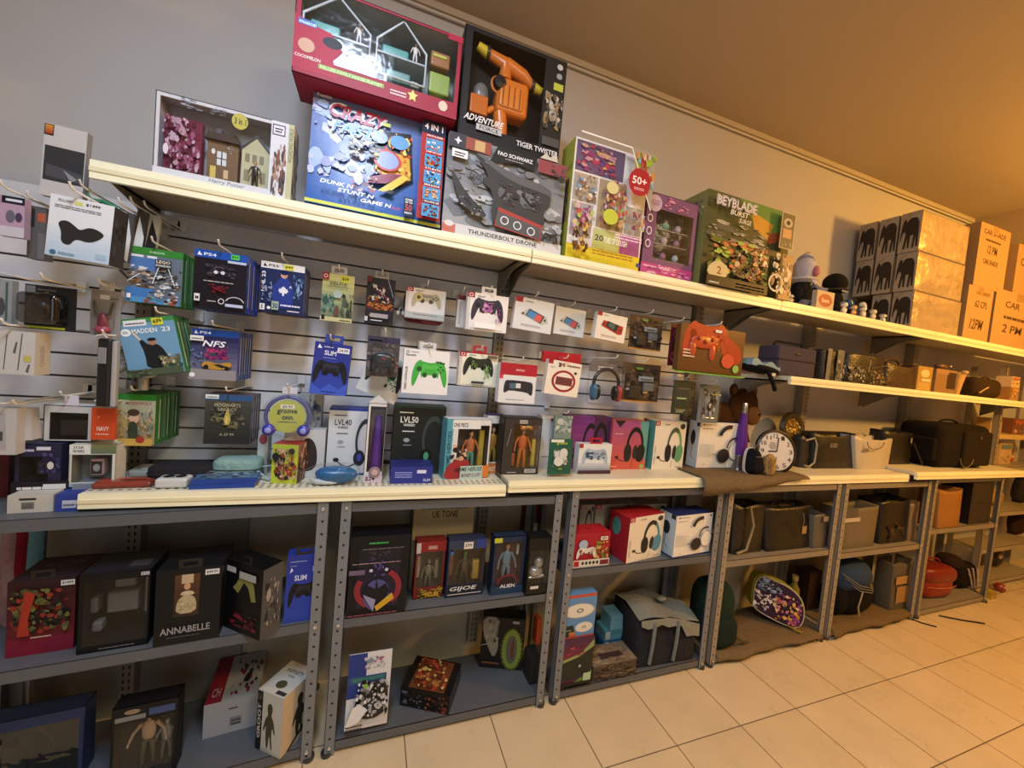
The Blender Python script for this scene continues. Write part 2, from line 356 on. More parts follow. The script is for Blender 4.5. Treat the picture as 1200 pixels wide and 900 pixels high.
gshelf('wall_shelf', 3.225, 5.6, TZ, 1.39, 'top cream shelf section at far right under the brown cartons', G)
MZ = 1.478+.022
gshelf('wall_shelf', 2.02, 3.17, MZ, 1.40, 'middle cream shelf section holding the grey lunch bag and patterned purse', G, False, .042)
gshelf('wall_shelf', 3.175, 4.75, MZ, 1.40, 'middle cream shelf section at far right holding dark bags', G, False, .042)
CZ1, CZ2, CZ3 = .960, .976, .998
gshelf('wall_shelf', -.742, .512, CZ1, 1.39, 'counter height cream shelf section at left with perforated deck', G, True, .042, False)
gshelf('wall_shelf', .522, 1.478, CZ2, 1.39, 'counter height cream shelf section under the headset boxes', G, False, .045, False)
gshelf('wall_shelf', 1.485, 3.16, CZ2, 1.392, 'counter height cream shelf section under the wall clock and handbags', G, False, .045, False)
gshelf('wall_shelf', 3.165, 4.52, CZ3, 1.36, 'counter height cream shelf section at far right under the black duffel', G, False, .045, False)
# grey slotted metal racks
PCOL, SCOL = '#72767c', '#565a60'
def rack(xa, xb, decks, label, depth=.30, top=.912, Yf=1.39, yaw=0, posts=(1, 1), floor=.0, col=PCOL, sc=SCOL):
    depth = depth-.006; t = empty('metal_rack', (xb, Yf, 0), (0, 0, yaw)); tag(t, label, 'rack', 'grey slotted metal racks under the counter shelves')
    W = xb-xa
    def post(x, sx, y, sy):
        b = MB(col, 'steel'); b.box(*sorted_box(x, y, x+sx*.034, y+sy*.002, floor, top)); b.box(*sorted_box(x, y, x+sx*.002, y+sy*.034, floor, top))
        f = Face(b, (min(x, x+sx*.034), min(y, y+sy*.002), floor), (1, 0, 0), (0, 0, 1), .034, top-floor); n = int((top-floor)/.042)
        if sy > 0:
            for i in range(n): f.k = 1; f.e(.5, (i+.5)/n, .13, .0048, '#141414', 10)
        b.lathe([(0, 0), (.019, 0), (.019, .012), (0, .012)], '#333', 10, (x+sx*.01, y+sy*.01, floor), 'plastic')
        b.build('post', t)
    for sy, y in ((1, 0), (-1, depth)): post(-W, 1, y, sy); post(0, -1, y, sy)
    for i, z in enumerate(decks):
        b = MB(sc, 'steel'); b.box(-W+.004, .004, z-.002, -.004, depth-.004, z)
        b.box(-W+.036, .004, z-.034, -.036, .006, z); b.box(-W+.036, depth-.006, z-.03, -.036, depth-.004, z)
        b.box(-W+.004, .006, z-.03, -W+.006, depth-.006, z); b.box(-.006, .006, z-.03, -.004, depth-.006, z)
        o = b.build('shelf_deck', t)
        for x in (-W+.018, -.018):
            q = MB('#d8d8d8', 'chrome'); q.lathe([(0, 0), (.007, 0), (.006, .004), (0, .005)], None, 8, (x, -.0005, z-.018), axis='y'); q.build('bolt', o)
    return t
def sorted_box(x0, y0, x1, y1, z0, z1): return min(x0, x1), min(y0, y1), z0, max(x0, x1), max(y0, y1), z1
RZ = dict(a=(.055, .50, .908), b=(.05, .495, .908), c=(.05, .585, .925), d=(.05, .545, .925), e=(.05, .512, .925), f=(.05, .60, .945))
LY = math.radians(4)
rackL = rack(-1.02, -.108, RZ['a'], 'grey metal rack at far left holding masks and boxed statues', depth=.33, yaw=-LY*0+LY)
rack(-.072, .772, RZ['b'], 'grey metal rack holding boxed action figures, second from the left')
rack(.812, 1.655, RZ['c'], 'grey metal rack holding red and blue headset boxes', top=.925)
rack(1.69, 2.545, RZ['d'], 'grey metal rack holding the unicorn backpack below and black bags above', top=.925, col='#8e8577', sc='#82796a')
rack(2.58, 3.445, RZ['e'], 'grey metal rack holding the grey file tote and the blue and black helmet bag', top=.925, col='#8e8577', sc='#82796a')
rack(3.48, 4.37, RZ['f'], 'grey metal rack holding the red handbag, rightmost under the counter', top=.95, col='#877c6a', sc='#82796a')
rack(4.5, 5.5, (.06, .33, .62, .98), 'small metal rack at far right beyond the counter end, full of mixed toys', depth=.19, top=1.75, Yf=1.50, col='#877c6a', sc='#9c8f72')
# ================================================================ builders for boxed goods
def child(mb, name, parent, label=None):
    o = mb.build(name, parent)
    if label: o['label'] = label
    return o
def faces(b, w, h, d, spec, left, right, top, m=None):
    art(Face(b, (-w/2, 0, 0), (1, 0, 0), (0, 0, 1), w, h, m), spec)
    if left: art(Face(b, (-w/2, d, 0), (0, -1, 0), (0, 0, 1), d, h, m), left)
    if right: art(Face(b, (w/2, 0, 0), (0, 1, 0), (0, 0, 1), d, h, m), right)
    if top: art(Face(b, (-w/2, 0, h), (1, 0, 0), (0, 1, 0), w, d, m), top)
HOOKN = []
def hook(x, yf, z, what):
    b = MB('#ecece6', 'plastic'); b.box(x-.012, 1.700, z-.004, x+.012, 1.716, z+.03)
    b.tube([(x, 1.702, z), (x, yf-.015, z), (x, yf-.03, z+.004), (x, yf-.036, z+.014)], .0028, None, 6)
    return tag(b.build('wire_hook'), 'bright wire hook carrying the '+what, 'hook', 'wire hooks on the slatwall')
def bx(name, label, cat, bl, br, tl, Y, d, col, spec=(), yaw=0, z=None, left=None, right=None, top=None, m='card', group=None, roll=0, lean=0, fc=None, tab=None, hk=None, wh=None, st=None, round_=0):
    yaw = math.radians(yaw); P, u, w, h = span(bl, br, tl, Y, yaw, z)
    if wh: w, h = wh[0] or w, wh[1] or h
    b = MB(col, m)
    if round_: b.cbox(-w/2, 0, 0, w/2, d, h, round_)
    else: b.box(-w/2, 0, 0, w/2, d, h, fc=fc)
    faces(b, w, h, d, spec, left, right, top)
    loc = P+u*(w/2)
    o = b.build(name, None, loc, (math.radians(lean), math.radians(roll), yaw)); tag(o, label, cat, group)
    if tab:
        t = MB(tab if isinstance(tab, str) else '#dfe3e6', 'plastic'); q = w*.18 if w > .12 else w*.25
        t.box(-q, .001, h, q, .002, h+.008); t.box(-q, .001, h+.008, -q*.6, .002, h+.02); t.box(q*.6, .001, h+.008, q, .002, h+.02); t.box(-q, .001, h+.02, q, .002, h+.028)
        child(t, 'hang_tab', o)
    if hk: hook(loc.x, Y, loc.z+h+.014, hk)
    if st:
        for (x0, y0, x1, y1, c, tx) in st:
            t = MB(c, 'card'); t.box(-w/2+x0*w, -.0022, y0*h, -w/2+x1*w, -.0014, y1*h); F = Face(t, (-w/2+x0*w, -.0022, y0*h), (1, 0, 0), (0, 0, 1), (x1-x0)*w, (y1-y0)*h)
            if tx: F.t(tx, .1, .25, .9, .78, '#1c1c1c')
            child(t, 'price_sticker', o)
    return o, w, h
def wb(name, label, cat, bl, br, tl, Y, d, col, win, inn='#777', spec=(), yaw=0, z=None, left=None, right=None, top=None, m='card', group=None, roll=0, lean=0, content=None, clear='clear', hk=None, sidewin=False, st=None):
    """carton with a real opening (win = x0,z0,x1,z1 in 0..1), a clear pane and things behind it"""
    yaw = math.radians(yaw); P, u, w, h = span(bl, br, tl, Y, yaw, z); b = MB(col, m); t = .002
    b.box(-w/2, d-t, 0, w/2, d, h, fc={'f': inn}); b.box(-w/2, 0, 0, w/2, d, t, fc={'t': inn}); b.box(-w/2, 0, h-t, w/2, d, h, fc={'b': inn})
    if sidewin != 'l': b.box(-w/2, 0, 0, -w/2+t, d, h, fc={'r': inn})
    if sidewin != 'r': b.box(w/2-t, 0, 0, w/2, d, h, fc={'l': inn})
    a, c, e, f = win
    for q in ((0, 0, 1, c), (0, f, 1, 1), (0, c, a, f), (e, c, 1, f)):
        if q[2]-q[0] > .005 and q[3]-q[1] > .005: b.box(-w/2+q[0]*w, 0, q[1]*h, -w/2+q[2]*w, t, q[3]*h)
    faces(b, w, h, d, spec, left if sidewin != 'l' else None, right if sidewin != 'r' else None, top)
    o = b.build(name, None, P+u*(w/2), (math.radians(lean), math.radians(roll), yaw)); tag(o, label, cat, group)
    if content: content(o, w, h, d)
    g = MB('#ffffff', clear); g.box(-w/2+a*w, .0006, c*h, -w/2+e*w, .0014, f*h)
    if sidewin == 'r': g.box(w/2-.001, t, .01, w/2-.0004, d-t, h-.01)
    if sidewin == 'l': g.box(-w/2+.0004, t, .01, -w/2+.001, d-t, h-.01)
    child(g, 'window_pane', o)
    if hk: hook((P+u*(w/2)).x, Y, P.z+h+.012, hk)
    if st:
        for (x0, y0, x1, y1, cc, tx) in st:
            t_ = MB(cc, 'card'); t_.box(-w/2+x0*w, -.0022, y0*h, -w/2+x1*w, -.0014, y1*h); F = Face(t_, (-w/2+x0*w, -.0022, y0*h), (1, 0, 0), (0, 0, 1), (x1-x0)*w, (y1-y0)*h)
            if tx: F.t(tx, .1, .25, .9, .78, '#1c1c1c')
            child(t_, 'price_sticker', o)
    return o, w, h
def doll(o, x, y, z, H, top='#888', legs='#444', skin='#c79a78', hair=None, name='figure', arms=.2, base=None):
    b = MB(skin, 'plastic'); s = H
    for q in (-1, 1):
        b.tube([(x+q*.05*s, y, z+.48*s), (x+q*.07*s, y-.01*s, z+.26*s), (x+q*.075*s, y, z+.03*s)], [.052*s, .038*s, .026*s], legs, 8)
        b.sup((x+q*.08*s, y-.03*s, z+.02*s), (.03*s, .06*s, .02*s), 1, 1, '#222', n=8, k=5)
        b.tube([(x+q*.10*s, y, z+.79*s), (x+q*(.12+arms*.3)*s, y-.01*s, z+.64*s), (x+q*(.12+arms*.45)*s, y-.05*s, z+.5*s)], [.032*s, .026*s, .018*s], top, 8)
        b.sup((x+q*(.12+arms*.47)*s, y-.06*s, z+.47*s), (.018*s, .018*s, .03*s), 1, 1, skin, n=8, k=5)
    b.sup((x, y, z+.65*s), (.105*s, .06*s, .19*s), .8, .9, top, n=12, k=8); b.sup((x, y, z+.5*s), (.085*s, .055*s, .06*s), 1, 1, legs, n=10, k=6)
    b.tube([(x, y, z+.8*s), (x, y, z+.87*s)], .026*s, skin, 8); b.sup((x, y-.005*s, z+.93*s), (.05*s, .058*s, .068*s), 1, 1, skin, n=12, k=8)
    if hair: b.sup((x, y+.012*s, z+.955*s), (.055*s, .055*s, .058*s), 1, 1, hair, n=12, k=8)
    if base: b.box(x-.2*s, y-.05*s, z-.02*s, x+.2*s, y+.05*s, z, base)
    return child(b, name, o)
def tray(o, boxes, name, col='#ddd', m='plastic'):
    b = MB(col, m)
    for q in boxes: b.cbox(*q[:6], min(.006, abs(q[3]-q[0])/3), q[6] if len(q) > 6 else None)
    return child(b, name, o)
# ================================================================ on the top shelf
T = TZ+.0005
# --- doll house playset
def c_house(o, w, h, d):
    X = lambda u: -w/2+u*w
    b = MB('#7b2f45', 'plastic'); b.box(X(.04), .02, .12*h, X(.30), d-.03, .78*h); F = Face(b, (X(.04), .02, .12*h), (1, 0, 0), (0, 0, 1), .26*w, .66*h)
    F.b(0, 0, 1, 1, ['#8d3f57', '#b8909f', '#5e2338', '#a05a78', '#c9a8bb'], 26, 3, .35); F.e(.12, .34, .07, .1, '#e8d8e0'); b.build('shop_front', o)
    b = MB('#7c6248', 'plastic'); b.box(X(.33), .03, .12*h, X(.56), d-.02, .62*h); b.prism([(X(.31), .62*h), (X(.57), .62*h), (X(.55), .72*h), (X(.34), .70*h)], .02, d-.02, '#4d4136'); b.box(X(.38), .04, .7*h, X(.42), .06, .8*h, '#6e6e78')
    F = Face(b, (X(.33), .03, .12*h), (1, 0, 0), (0, 0, 1), .23*w, .5*h); F.r(.32, .4, .62, .75, '#d9dde0'); F.s([(.47, .4), (.47, .75)], .003, '#47423c'); F.s([(.32, .57), (.62, .57)], .003, '#47423c'); F.r(.12, .05, .3, .35, '#d8c460'); F.e(.2, .72, .06, .07, '#e6e2da'); F.r(.55, .08, .7, .3, '#d7b98c'); F.b(.6, .7, .95, .98, ['#c9c4bd', '#59493a'], 5, 4); b.build('cottage', o)
    b = MB('#c9bf94', 'plastic'); b.box(X(.58), .035, .1*h, X(.80), d-.02, .6*h); b.prism([(X(.57), .6*h), (X(.81), .6*h), (X(.69), .80*h)], .035, d-.02, '#c2b98e')
    F = Face(b, (X(.58), .035, .1*h), (1, 0, 0), (0, 0, 1), .22*w, .5*h)
    for i in range(3): F.r(.1+.28*i, .2, .3+.28*i, .5, '#9a8c6c'); F.r(.12+.25*i, .7, .28+.25*i, .92, '#8f8568')
    b.box(X(.55), .01, .07*h, X(.82), .05, .1*h, '#a9a9ad'); b.tube([(X(.57), .035, .6*h), (X(.69), .033, .80*h), (X(.81), .035, .6*h)], .003, '#57606a'); b.build('house', o)
    doll(o, X(.70), .02, .1*h, .08, '#3b2f2b', '#2b2320', hair='#4a2d20')
    tray(o, [(X(.02), .012, .04*h, X(.8), .06, .075*h, '#8a8ca0')], 'pavement')
bwd, w_, h_ = wb('playset_box', 'pale window box with miniature purple, brown and cream doll houses, far left on top shelf', 'toy box', (178, 208), (340, 238), (180, 104), 1.395, .07, '#c7c6c9', (.03, .1, .82, .95), '#b4b3bc',
  [('r', 0, 0, 1, .1, '#cfd0d4'), ('t', 'Harry Potter', .38, .025, .64, .085, '#8a8a90', .2), ('r', .82, 0, 1, 1, '#d2d2d6'), ('r', .955, 0, 1, 1, '#b9b889'), ('tv', 'WIZARDING WORLD', .962, .5, .995, .95, '#6d6a48'),
   ('r', .83, .82, .93, .96, '#4d4e58'), ('r', .838, .835, .922, .945, '#d6d6da'), ('l', .85, .86, .91, .93, '#55565e', 2), ('b', .84, .05, .95, .72, ['#5b4a44', '#40383c', '#8d4f35', '#b08b76'], 12, 5, .5),
   ('e', .59, .86, .06, .1, '#b7ad45'), ('t', '3 in 1', .55, .82, .635, .9, '#3c3a2a'), ('b', .15, .86, .5, .97, ['#6e7078', '#8d8f96', '#4f5157'], 8, 8)], z=T, right=[('b', 0, 0, 1, 1, ['#747a88', '#5f6574', '#868c98'], 10, 2)], content=c_house)
# --- blue arcade game box
spec = [('g', 0, 0, 1, 1, '#2f5fb4', '#6f7fb8', 12), ('b', 0, .25, .6, .95, ['#8b93c4', '#b8bede', '#7984bd', '#9fb6e6'], 20, 4, .35), ('r', 0, 0, 1, .03, '#cfd94a'),
  ('t', 'Crazy', .10, .80, .52, .95, '#d8dbe6', .2), ('t', 'CRAZY', .11, .81, .51, .935, '#b3202b', .2), ('t', 'FAST', .14, .68, .44, .79, '#e8eef8', .25), ('t', 'FAST', .15, .69, .43, .785, '#3b8ccf', .25), ('t', 'Franklin', .03, .955, .13, .985, '#e8e8ee'),
  ('r', .50, .85, .56, .885, '#b8c84a'), ('poly', [(.42, .78), (.72, .84), (.76, .40), (.66, .30), (.46, .42)], '#26222a'), ('poly', [(.45, .62), (.72, .62), (.74, .40), (.66, .32), (.47, .42)], '#e2a423'), ('b', .46, .36, .74, .8, ['#f0c23a', '#e57a1f', '#c93a22', '#f5d766'], 16, 9, .3),
  ('e', .485, .72, .062, .058, '#9fb4e0'), ('e', .635, .715, .072, .066, '#5f9fd8'), ('e', .555, .52, .105, .10, '#c9341f'), ('e', .555, .52, .085, .082, '#8da2dc'),
  ('poly', [(.42, .27), (.56, .30), (.70, .42), (.58, .40), (.45, .34)], '#8e2440'), ('poly', [(.50, .22), (.58, .22), (.73, .40), (.68, .42)], '#d9c23c'), ('poly', [(.55, .22), (.59, .25), (.63, .24), (.60, .21)], '#2b2b22'), ('b', .25, .5, .5, .7, ['#4c4f52', '#7b8084', '#2f3336', '#c8b86a'], 14, 6, .4),
  ('b', .3, .15, .5, .32, ['#b23a52', '#c9b08a', '#6d3a54'], 7, 7, .4), ('t', 'DUNK N', .10, .165, .32, .20, '#fff', .25), ('t', 'STUNT N', .22, .115, .47, .15, '#fff', .25), ('t', 'GAME N', .38, .065, .60, .10, '#fff', .25), ('t', 'PLAY', .61, .06, .68, .085, '#d8486a', .2),
  ('r', .70, .02, .775, .20, '#27304a'), ('t', 'GOES', .71, .17, .765, .19, '#fff'), ('t', 'UP TO', .71, .145, .765, .163, '#fff'), ('t', '50', .712, .075, .763, .135, '#e2554a'), ('t', 'FEET!', .71, .045, .765, .062, '#fff'),
  ('r', .80, .03, .985, .99, '#b8342f'), ('r', .80, .86, .985, .99, '#2d3246'), ('t', '4 IN 1', .82, .90, .965, .96, '#f4e9e4')]
for i in range(5):
    y = .70-.165*i; spec += [('r', .835, y, .97, y+.12, '#4d9ed8'), ('b', .845, y+.005, .96, y+.115, [['#e8dcc8', '#c9553a', '#6fb2e2'], ['#d98b3c', '#b23a2e', '#2b2b2b'], ['#e6dcc0', '#3b8ccf', '#2f3a4a'], ['#d8c79a', '#7b3f6a', '#c9783c'], ['#7b3a3a', '#3a3a44', '#a04438']][i], 8, i+20, .45), ('t', ['SHOOT & SCORE', 'JUMP ON CAR', 'STUNTS', 'DRIVE & DUNK', '1 EXCLUSIVE CAR'][i], .84, y+.128, .965, y+.146, '#fff')]
crz, cw, ch = bx('game_box', 'large glossy blue boxed stunt car game with a red side strip of five pictures', 'toy box', (357, 238), (515, 268), (368, 100), 1.40, .11, '#2c56a6', spec, z=T+.010, lean=-5, m='gloss', right=[('r', 0, 0, 1, 1, '#1d1f2c')], left=[('r', 0, 0, 1, 1, '#24479a')])
# --- red window box lying across it
def c_nursery(o, w, h, d):
    X = lambda u: -w/2+u*w
    for q, (a, c) in enumerate(((.04, .42), (.46, .77))):
        b = MB('#7d8a8e', 'plastic'); pts = [(X(a), .30*h), (X(c), .30*h), (X(c), .68*h), (X((a+c)/2), .97*h), (X(a), .68*h)]
        b.tube([(x, .012, z) for x, z in pts], .004, '#b9c4cc', closed=True); b.prism(pts, d-.012, d-.006, '#555d60'); b.box(X(a), .012, .54*h, X(c), d-.01, .56*h, '#9aa6a8'); b.build('house_shell', o)
        tray(o, [(X(a+.03), .03, .56*h, X(a+.2), .08, .70*h, '#4f9c94'), (X(a+.06), .03, .31*h, X(a+.22), .08, .44*h, '#5f9088'), (X(a+.22), .03, .31*h, X(c-.03), .07, .38*h, '#a8b8b0')], 'doll_furniture')
        doll(o, X(c-.07), .03, .56*h, .07, '#d8d4cc', '#c9c9c9', hair='#241c1a')
    tray(o, [(X(.80), .02, .62*h, X(.93), .06, .80*h, '#9d6a3f'), (X(.81), .015, .72*h, X(.91), .05, .76*h, '#c4c860'), (X(.80), .02, .30*h, X(.94), .06, .55*h, '#8fa84e'), (X(.82), .015, .14*h, X(.91), .05, .24*h, '#d8c830')], 'toy_bus')
red, rw, rh = wb('playset_box', 'large red window box of nursery dollhouse toys lying across the blue game box', 'toy box', (341, 92), (535, 143), (346, -30), 1.36, .15, '#a01f35', (.03, .2, .97, .97), '#9aa09c',
  [('poly', [(0, .05), (.25, .05), (.22, .24), (.27, .36), (.2, .52), (.10, .55), (0, .62)], '#b01f38'), ('e', .21, .42, .055, .06, '#2a2426'), ('r', .02, .52, .12, .58, '#3b6fb8'), ('t', 'musical', .025, .53, .115, .57, '#dfe8f4'), ('r', .14, .11, .52, .16, '#8fae52'), ('t', 'DELUXE FAMILY HOUSE PLAYSET', .15, .115, .51, .15, '#d7e6b0'),
   ('t', 'COCOMELON', .01, .17, .15, .205, '#eee3d8'), ('l', .56, .08, .66, .15, '#e8c8c8', 2), ('poly', [(.70+.035*math.cos(math.radians(90+36*k))*(1 if k % 2 == 0 else .5), .13+.075*math.sin(math.radians(90+36*k))*(1 if k % 2 == 0 else .5)) for k in range(10)], '#e0d070'), ('e', .07, .31, .045, .075, '#c99b7e'), ('e', .90, .12, .03, .06, '#d8c0a8'), ('r', .90, .93, 1, 1.0, '#b01f38')],
  z=T+ch+.010, content=c_nursery, right=[('r', 0, 0, 1, 1, '#7d8268')])
# --- drone box
spec = [('r', 0, .07, 1, 1, '#85868a'), ('g', 0, .1, 1, .93, '#a3a4a6', '#6f7175', 8), ('b', 0, .12, 1, .9, ['#8d8e92', '#a8a9ac', '#75777b', '#bcbdbf'], 26, 3, .3), ('r', 0, 0, 1, .11, '#cfcfcd'), ('t', 'THUNDERBOLT DRONE', .2, .035, .78, .08, '#2b2b2b'), ('r', 0, .01, .1, .1, '#c96a58'), ('e', .05, .1, .035, .03, '#d8d4d0'),
  ('r', 0, .86, .14, 1, '#3a3b40'), ('poly', [(.07, .97), (.08, .94), (.10, .93), (.08, .92), (.07, .89), (.06, .92), (.04, .93), (.06, .94)], '#eee'), ('r', .13, .87, .33, .99, '#9c4a40'), ('r', .20, .88, .28, .98, '#c9a46a'), ('poly', [(.32, .80), (.38, .98), (.72, .98), (.70, .82), (.55, .86)], '#1e1e20'), ('t', 'FAO SCHWARZ', .385, .90, .68, .94, '#eee'), ('l', .45, .875, .6, .885, '#ccc', 1),
  ('r', .73, .84, .99, .98, '#94454a'), ('b', .84, .84, .99, .98, ['#4a4a4c', '#2e2e30', '#6c6c6e'], 6, 8), ('r', .03, .76, .15, .84, '#e4e4e2'), ('l', .05, .775, .13, .825, '#666', 2),
  ('poly', chaikin([(.16, .88), (.32, .76), (.5, .68), (.74, .70), (.86, .62), (.86, .48), (.80, .42), (.84, .28), (.72, .22), (.70, .08), (.62, .14), (.50, .30), (.46, .12), (.36, .24), (.38, .5), (.26, .6), (.34, .66)], 1), '#3a3a3d'), ('poly', chaikin([(.18, .88), (.5, .74), (.84, .70), (.88, .6), (.8, .62), (.5, .66), (.3, .78)], 1), '#5c5d61'),
  ('e', .46, .52, .05, .07, '#5f6064'), ('e', .66, .50, .065, .085, '#6a6b6f'), ('poly', [(.43, .46), (.49, .58), (.50, .56), (.45, .45)], '#222'), ('poly', [(.62, .56), (.71, .45), (.70, .43), (.60, .54)], '#222'), ('b', .40, .40, .80, .66, ['#2c2c2f', '#4a4b4f', '#77787c', '#3a2c2c'], 9, 6, .3), ('poly', [(.4, .16), (.8, .10), (.8, .27), (.42, .36)], '#b03a38'), ('poly', [(.41, .17), (.79, .11), (.79, .235), (.415, .32)], '#55565a'), ('ring', .48, .235, .035, .045, .25, '#ddd'), ('ring', .59, .21, .035, .045, .25, '#ddd'), ('ring', .71, .18, .035, .045, .25, '#ddd'),
  ('poly', chaikin([(.02, .66), (.16, .42), (.34, .26), (.30, .20), (.12, .30), (.06, .48)], 1), '#38383b'), ('b', .1, .22, .3, .42, ['#77787c', '#222', '#a5a5a8'], 8, 5), ('ring', .23, .60, .055, .08, .12, '#3a3a3c'), ('t', '360', .19, .57, .27, .62, '#3a3a3c'), ('c', .88, .14, .14, .12, '#2a2a2c', '#555'), ('e', .93, .8, .03, .04, '#333')]
drn, dw, dh = bx('drone_box', 'grey boxed toy drone with black lettering along its white bottom edge', 'toy box', (517, 268), (655, 295), (525, 155), 1.40, .12, '#6c6d70', spec, z=T, left=[('r', 0, 0, 1, 1, '#4b4c50')])
# --- orange robot box above the drone
def c_robot(o, w, h, d):
    X = lambda u: -w/2+u*w; Z = lambda v: v*h; y = .045; O = '#d9721c'
    b = MB(O, 'plastic'); b.cbox(X(.34), .015, Z(.36), X(.66), .09, Z(.70), .018); b.cbox(X(.36), .008, Z(.40), X(.60), .03, Z(.62), .01, '#e07d22')
    for i in range(4): b.box(X(.39+.055*i), .005, Z(.42), X(.40+.055*i), .012, Z(.60), '#a8520f')
    b.build('robot_body', o)
    b = MB(O, 'plastic'); b.lathe([(0, -.014), (.020, -.014), (.026, 0), (.022, .012), (0, .014)], '#1c1c1e', 16, (X(.36), .02, Z(.62)), axis='y'); b.lathe([(0, 0), (.03, 0), (.032, .012), (0, .016)], O, 16, (X(.36), .04, Z(.62)), axis='y'); b.build('robot_eye', o)
    for nm, pts, tip, tx in (('robot_arm', [(.42, .70), (.42, .86), (.24, .90)], '#d8b81e', (.14, .93)), ('robot_arm', [(.42, .86), (.60, .80), (.70, .74)], '#d8b81e', (.80, .71)), ('robot_leg', [(.40, .38), (.42, .24), (.44, .12)], None, None), ('robot_leg', [(.44, .12), (.62, .10), (.74, .07)], '#c96414', (.78, .065))):
        b = MB(O, 'plastic'); P = [(X(a), y, Z(c)) for a, c in pts]; b.tube(P, [.026, .026, .018], None, 12)
        for k in (1, 2):
            q = Vector(P[k]); b.lathe([(0, -.006), (.023, -.006), (.023, .006), (0, .006)], '#3a2a20', 12, tuple(q), axis='x')
        if tip: b.tube([P[-1], (X(tx[0]), y-.005, Z(tx[1]))], [.020, .014], tip, 12)
        b.build(nm, o)
    tray(o, [(X(.1), .02, Z(.28), X(.27), .07, Z(.46), '#c9641a')], 'robot_claw')
    b = MB('#55504c', 'plastic'); b.sup((X(.22), .07, Z(.55)), (.03, .02, .04), 1, 1, '#77716c'); b.tube([(X(.27), .04, Z(.35)), (X(.33), .04, Z(.4))], .012, O); b.build('robot_joint', o)
wb('robot_toy_box', 'black open-front box with bright orange toy robot, on top of the grey drone box', 'toy box', (536, 153), (655, 180), (544, 26), 1.40, .10, '#1d1b1b', (.07, .13, .78, .96), '#171312',
  [('r', 0, 0, 1, .13, '#17171a'), ('r', .78, .13, 1, 1, '#24221f'), ('e', .93, .93, .03, .028, '#bbb'), ('e', .93, .84, .03, .028, '#999'), ('r', .88, .70, .98, .77, '#b8bf3a'), ('b', .8, .3, 1, .66, ['#8d8678', '#5f4f40', '#b7b0a2', '#9c7a4a', '#3d3a36'], 14, 4, .5), ('r', .80, .14, .98, .22, '#4c4a48'), ('t', 'ADVENTURE', .04, .155, .40, .215, '#e4e4e4', .3), ('r', .16, .09, .40, .145, '#b9b9b9'), ('t', 'FORCE', .19, .1, .37, .135, '#333'),
   ('t', 'TIGER TWISTER', .55, .05, .98, .10, '#ddd'), ('poly', [(.8, .0), (.86, .06), (.9, .03), (.97, .07), (.99, 0)], '#c9c2b2')], z=T+dh+.001, content=c_robot, left=[('r', 0, 0, 1, 1, '#15151a'), ('b', .1, .1, .9, .9, ['#2c2a2c', '#3c3836'], 8, 3)])
# --- play food box
FOOD = ['#a03a6a', '#c9a05a', '#b8c850', '#c9564a', '#8fb0c8', '#c98a5a', '#7b4a6a', '#d8b0b8']
spec = [('r', 0, 0, 1, 1, '#e6e2e0'), ('r', 0, 0, 1, .13, '#e0c81e'), ('r', .02, .735, .66, .985, '#6d5a78'), ('r', .02, .49, .33, .72, '#b5a996'), ('r', .02, .20, .30, .48, '#a8a0a4'), ('r', .35, .31, .72, .72, '#b09a76'), ('r', .74, .31, .98, .55, '#a8a298'), ('r', .33, .13, .98, .30, '#a5508a'), ('g', .33, .13, .70, .30, '#c8c860', '#b8c080', 4),
  ('b', .03, .74, .55, .97, ['#9a3a70', '#c88a98', '#6a4a8a', '#b83a5a', '#c9a06a'], 18, 2, .35), ('b', .03, .5, .32, .71, ['#7fa0c0', '#c9a070', '#8a6a5a', '#e0d8d0'], 9, 3, .4), ('b', .03, .22, .30, .47, FOOD, 12, 4, .4), ('b', .36, .33, .71, .71, FOOD, 22, 5, .3), ('b', .75, .33, .97, .54, FOOD, 8, 6, .4), ('e', .48, .39, .1, .065, '#c0cc3a'), ('e', .47, .63, .08, .05, '#d8ce8a'),
  ('b', 0, .05, .22, .30, ['#7a4a20', '#c98a1e', '#4a2a14', '#d8c060'], 12, 9, .45), ('t', '20', .29, .165, .40, .215, '#2b2b40'), ('t', 'TUBS OF DOUGH', .41, .16, .72, .21, '#f4efe0'), ('l', .27, .05, .82, .10, '#a8801c', 2), ('l', .55, .22, .92, .27, '#e8c8e0', 2), ('e', .9, .03, .03, .02, '#3a4a9a'),
  ('r', .0, .99, .68, 1, '#fff'), ('poly', [(.66, .99), (.99, .52), (1, .52), (1, 1), (.66, 1)], '#a59a86'), ('b', .72, .62, 1, .98, ['#c0392b', '#c9c4a8', '#9ab82a', '#d8902a', '#7fb0c0', '#b84a3a'], 16, 12, .4), ('s', [(.64, .99), (.98, .51)], .004, '#eee'),
  ('e', .79, .72, .15, .115, '#b3202a'), ('t', '50+', .69, .70, .89, .765, '#f6eeee'), ('l', .72, .655, .86, .68, '#e8b8b8', 2)]
bx('toy_food_box', 'white and yellow boxed play food set with a round red 50+ badge', 'toy box', (662, 299), (748, 313), (671, 158), 1.40, .11, '#c9c032', spec, z=T, left=[('r', 0, 0, 1, 1, '#b9b838'), ('b', .1, .3, .9, .8, ['#a03a6a', '#8a8a50', '#6a4a7a'], 9, 3, .4)])
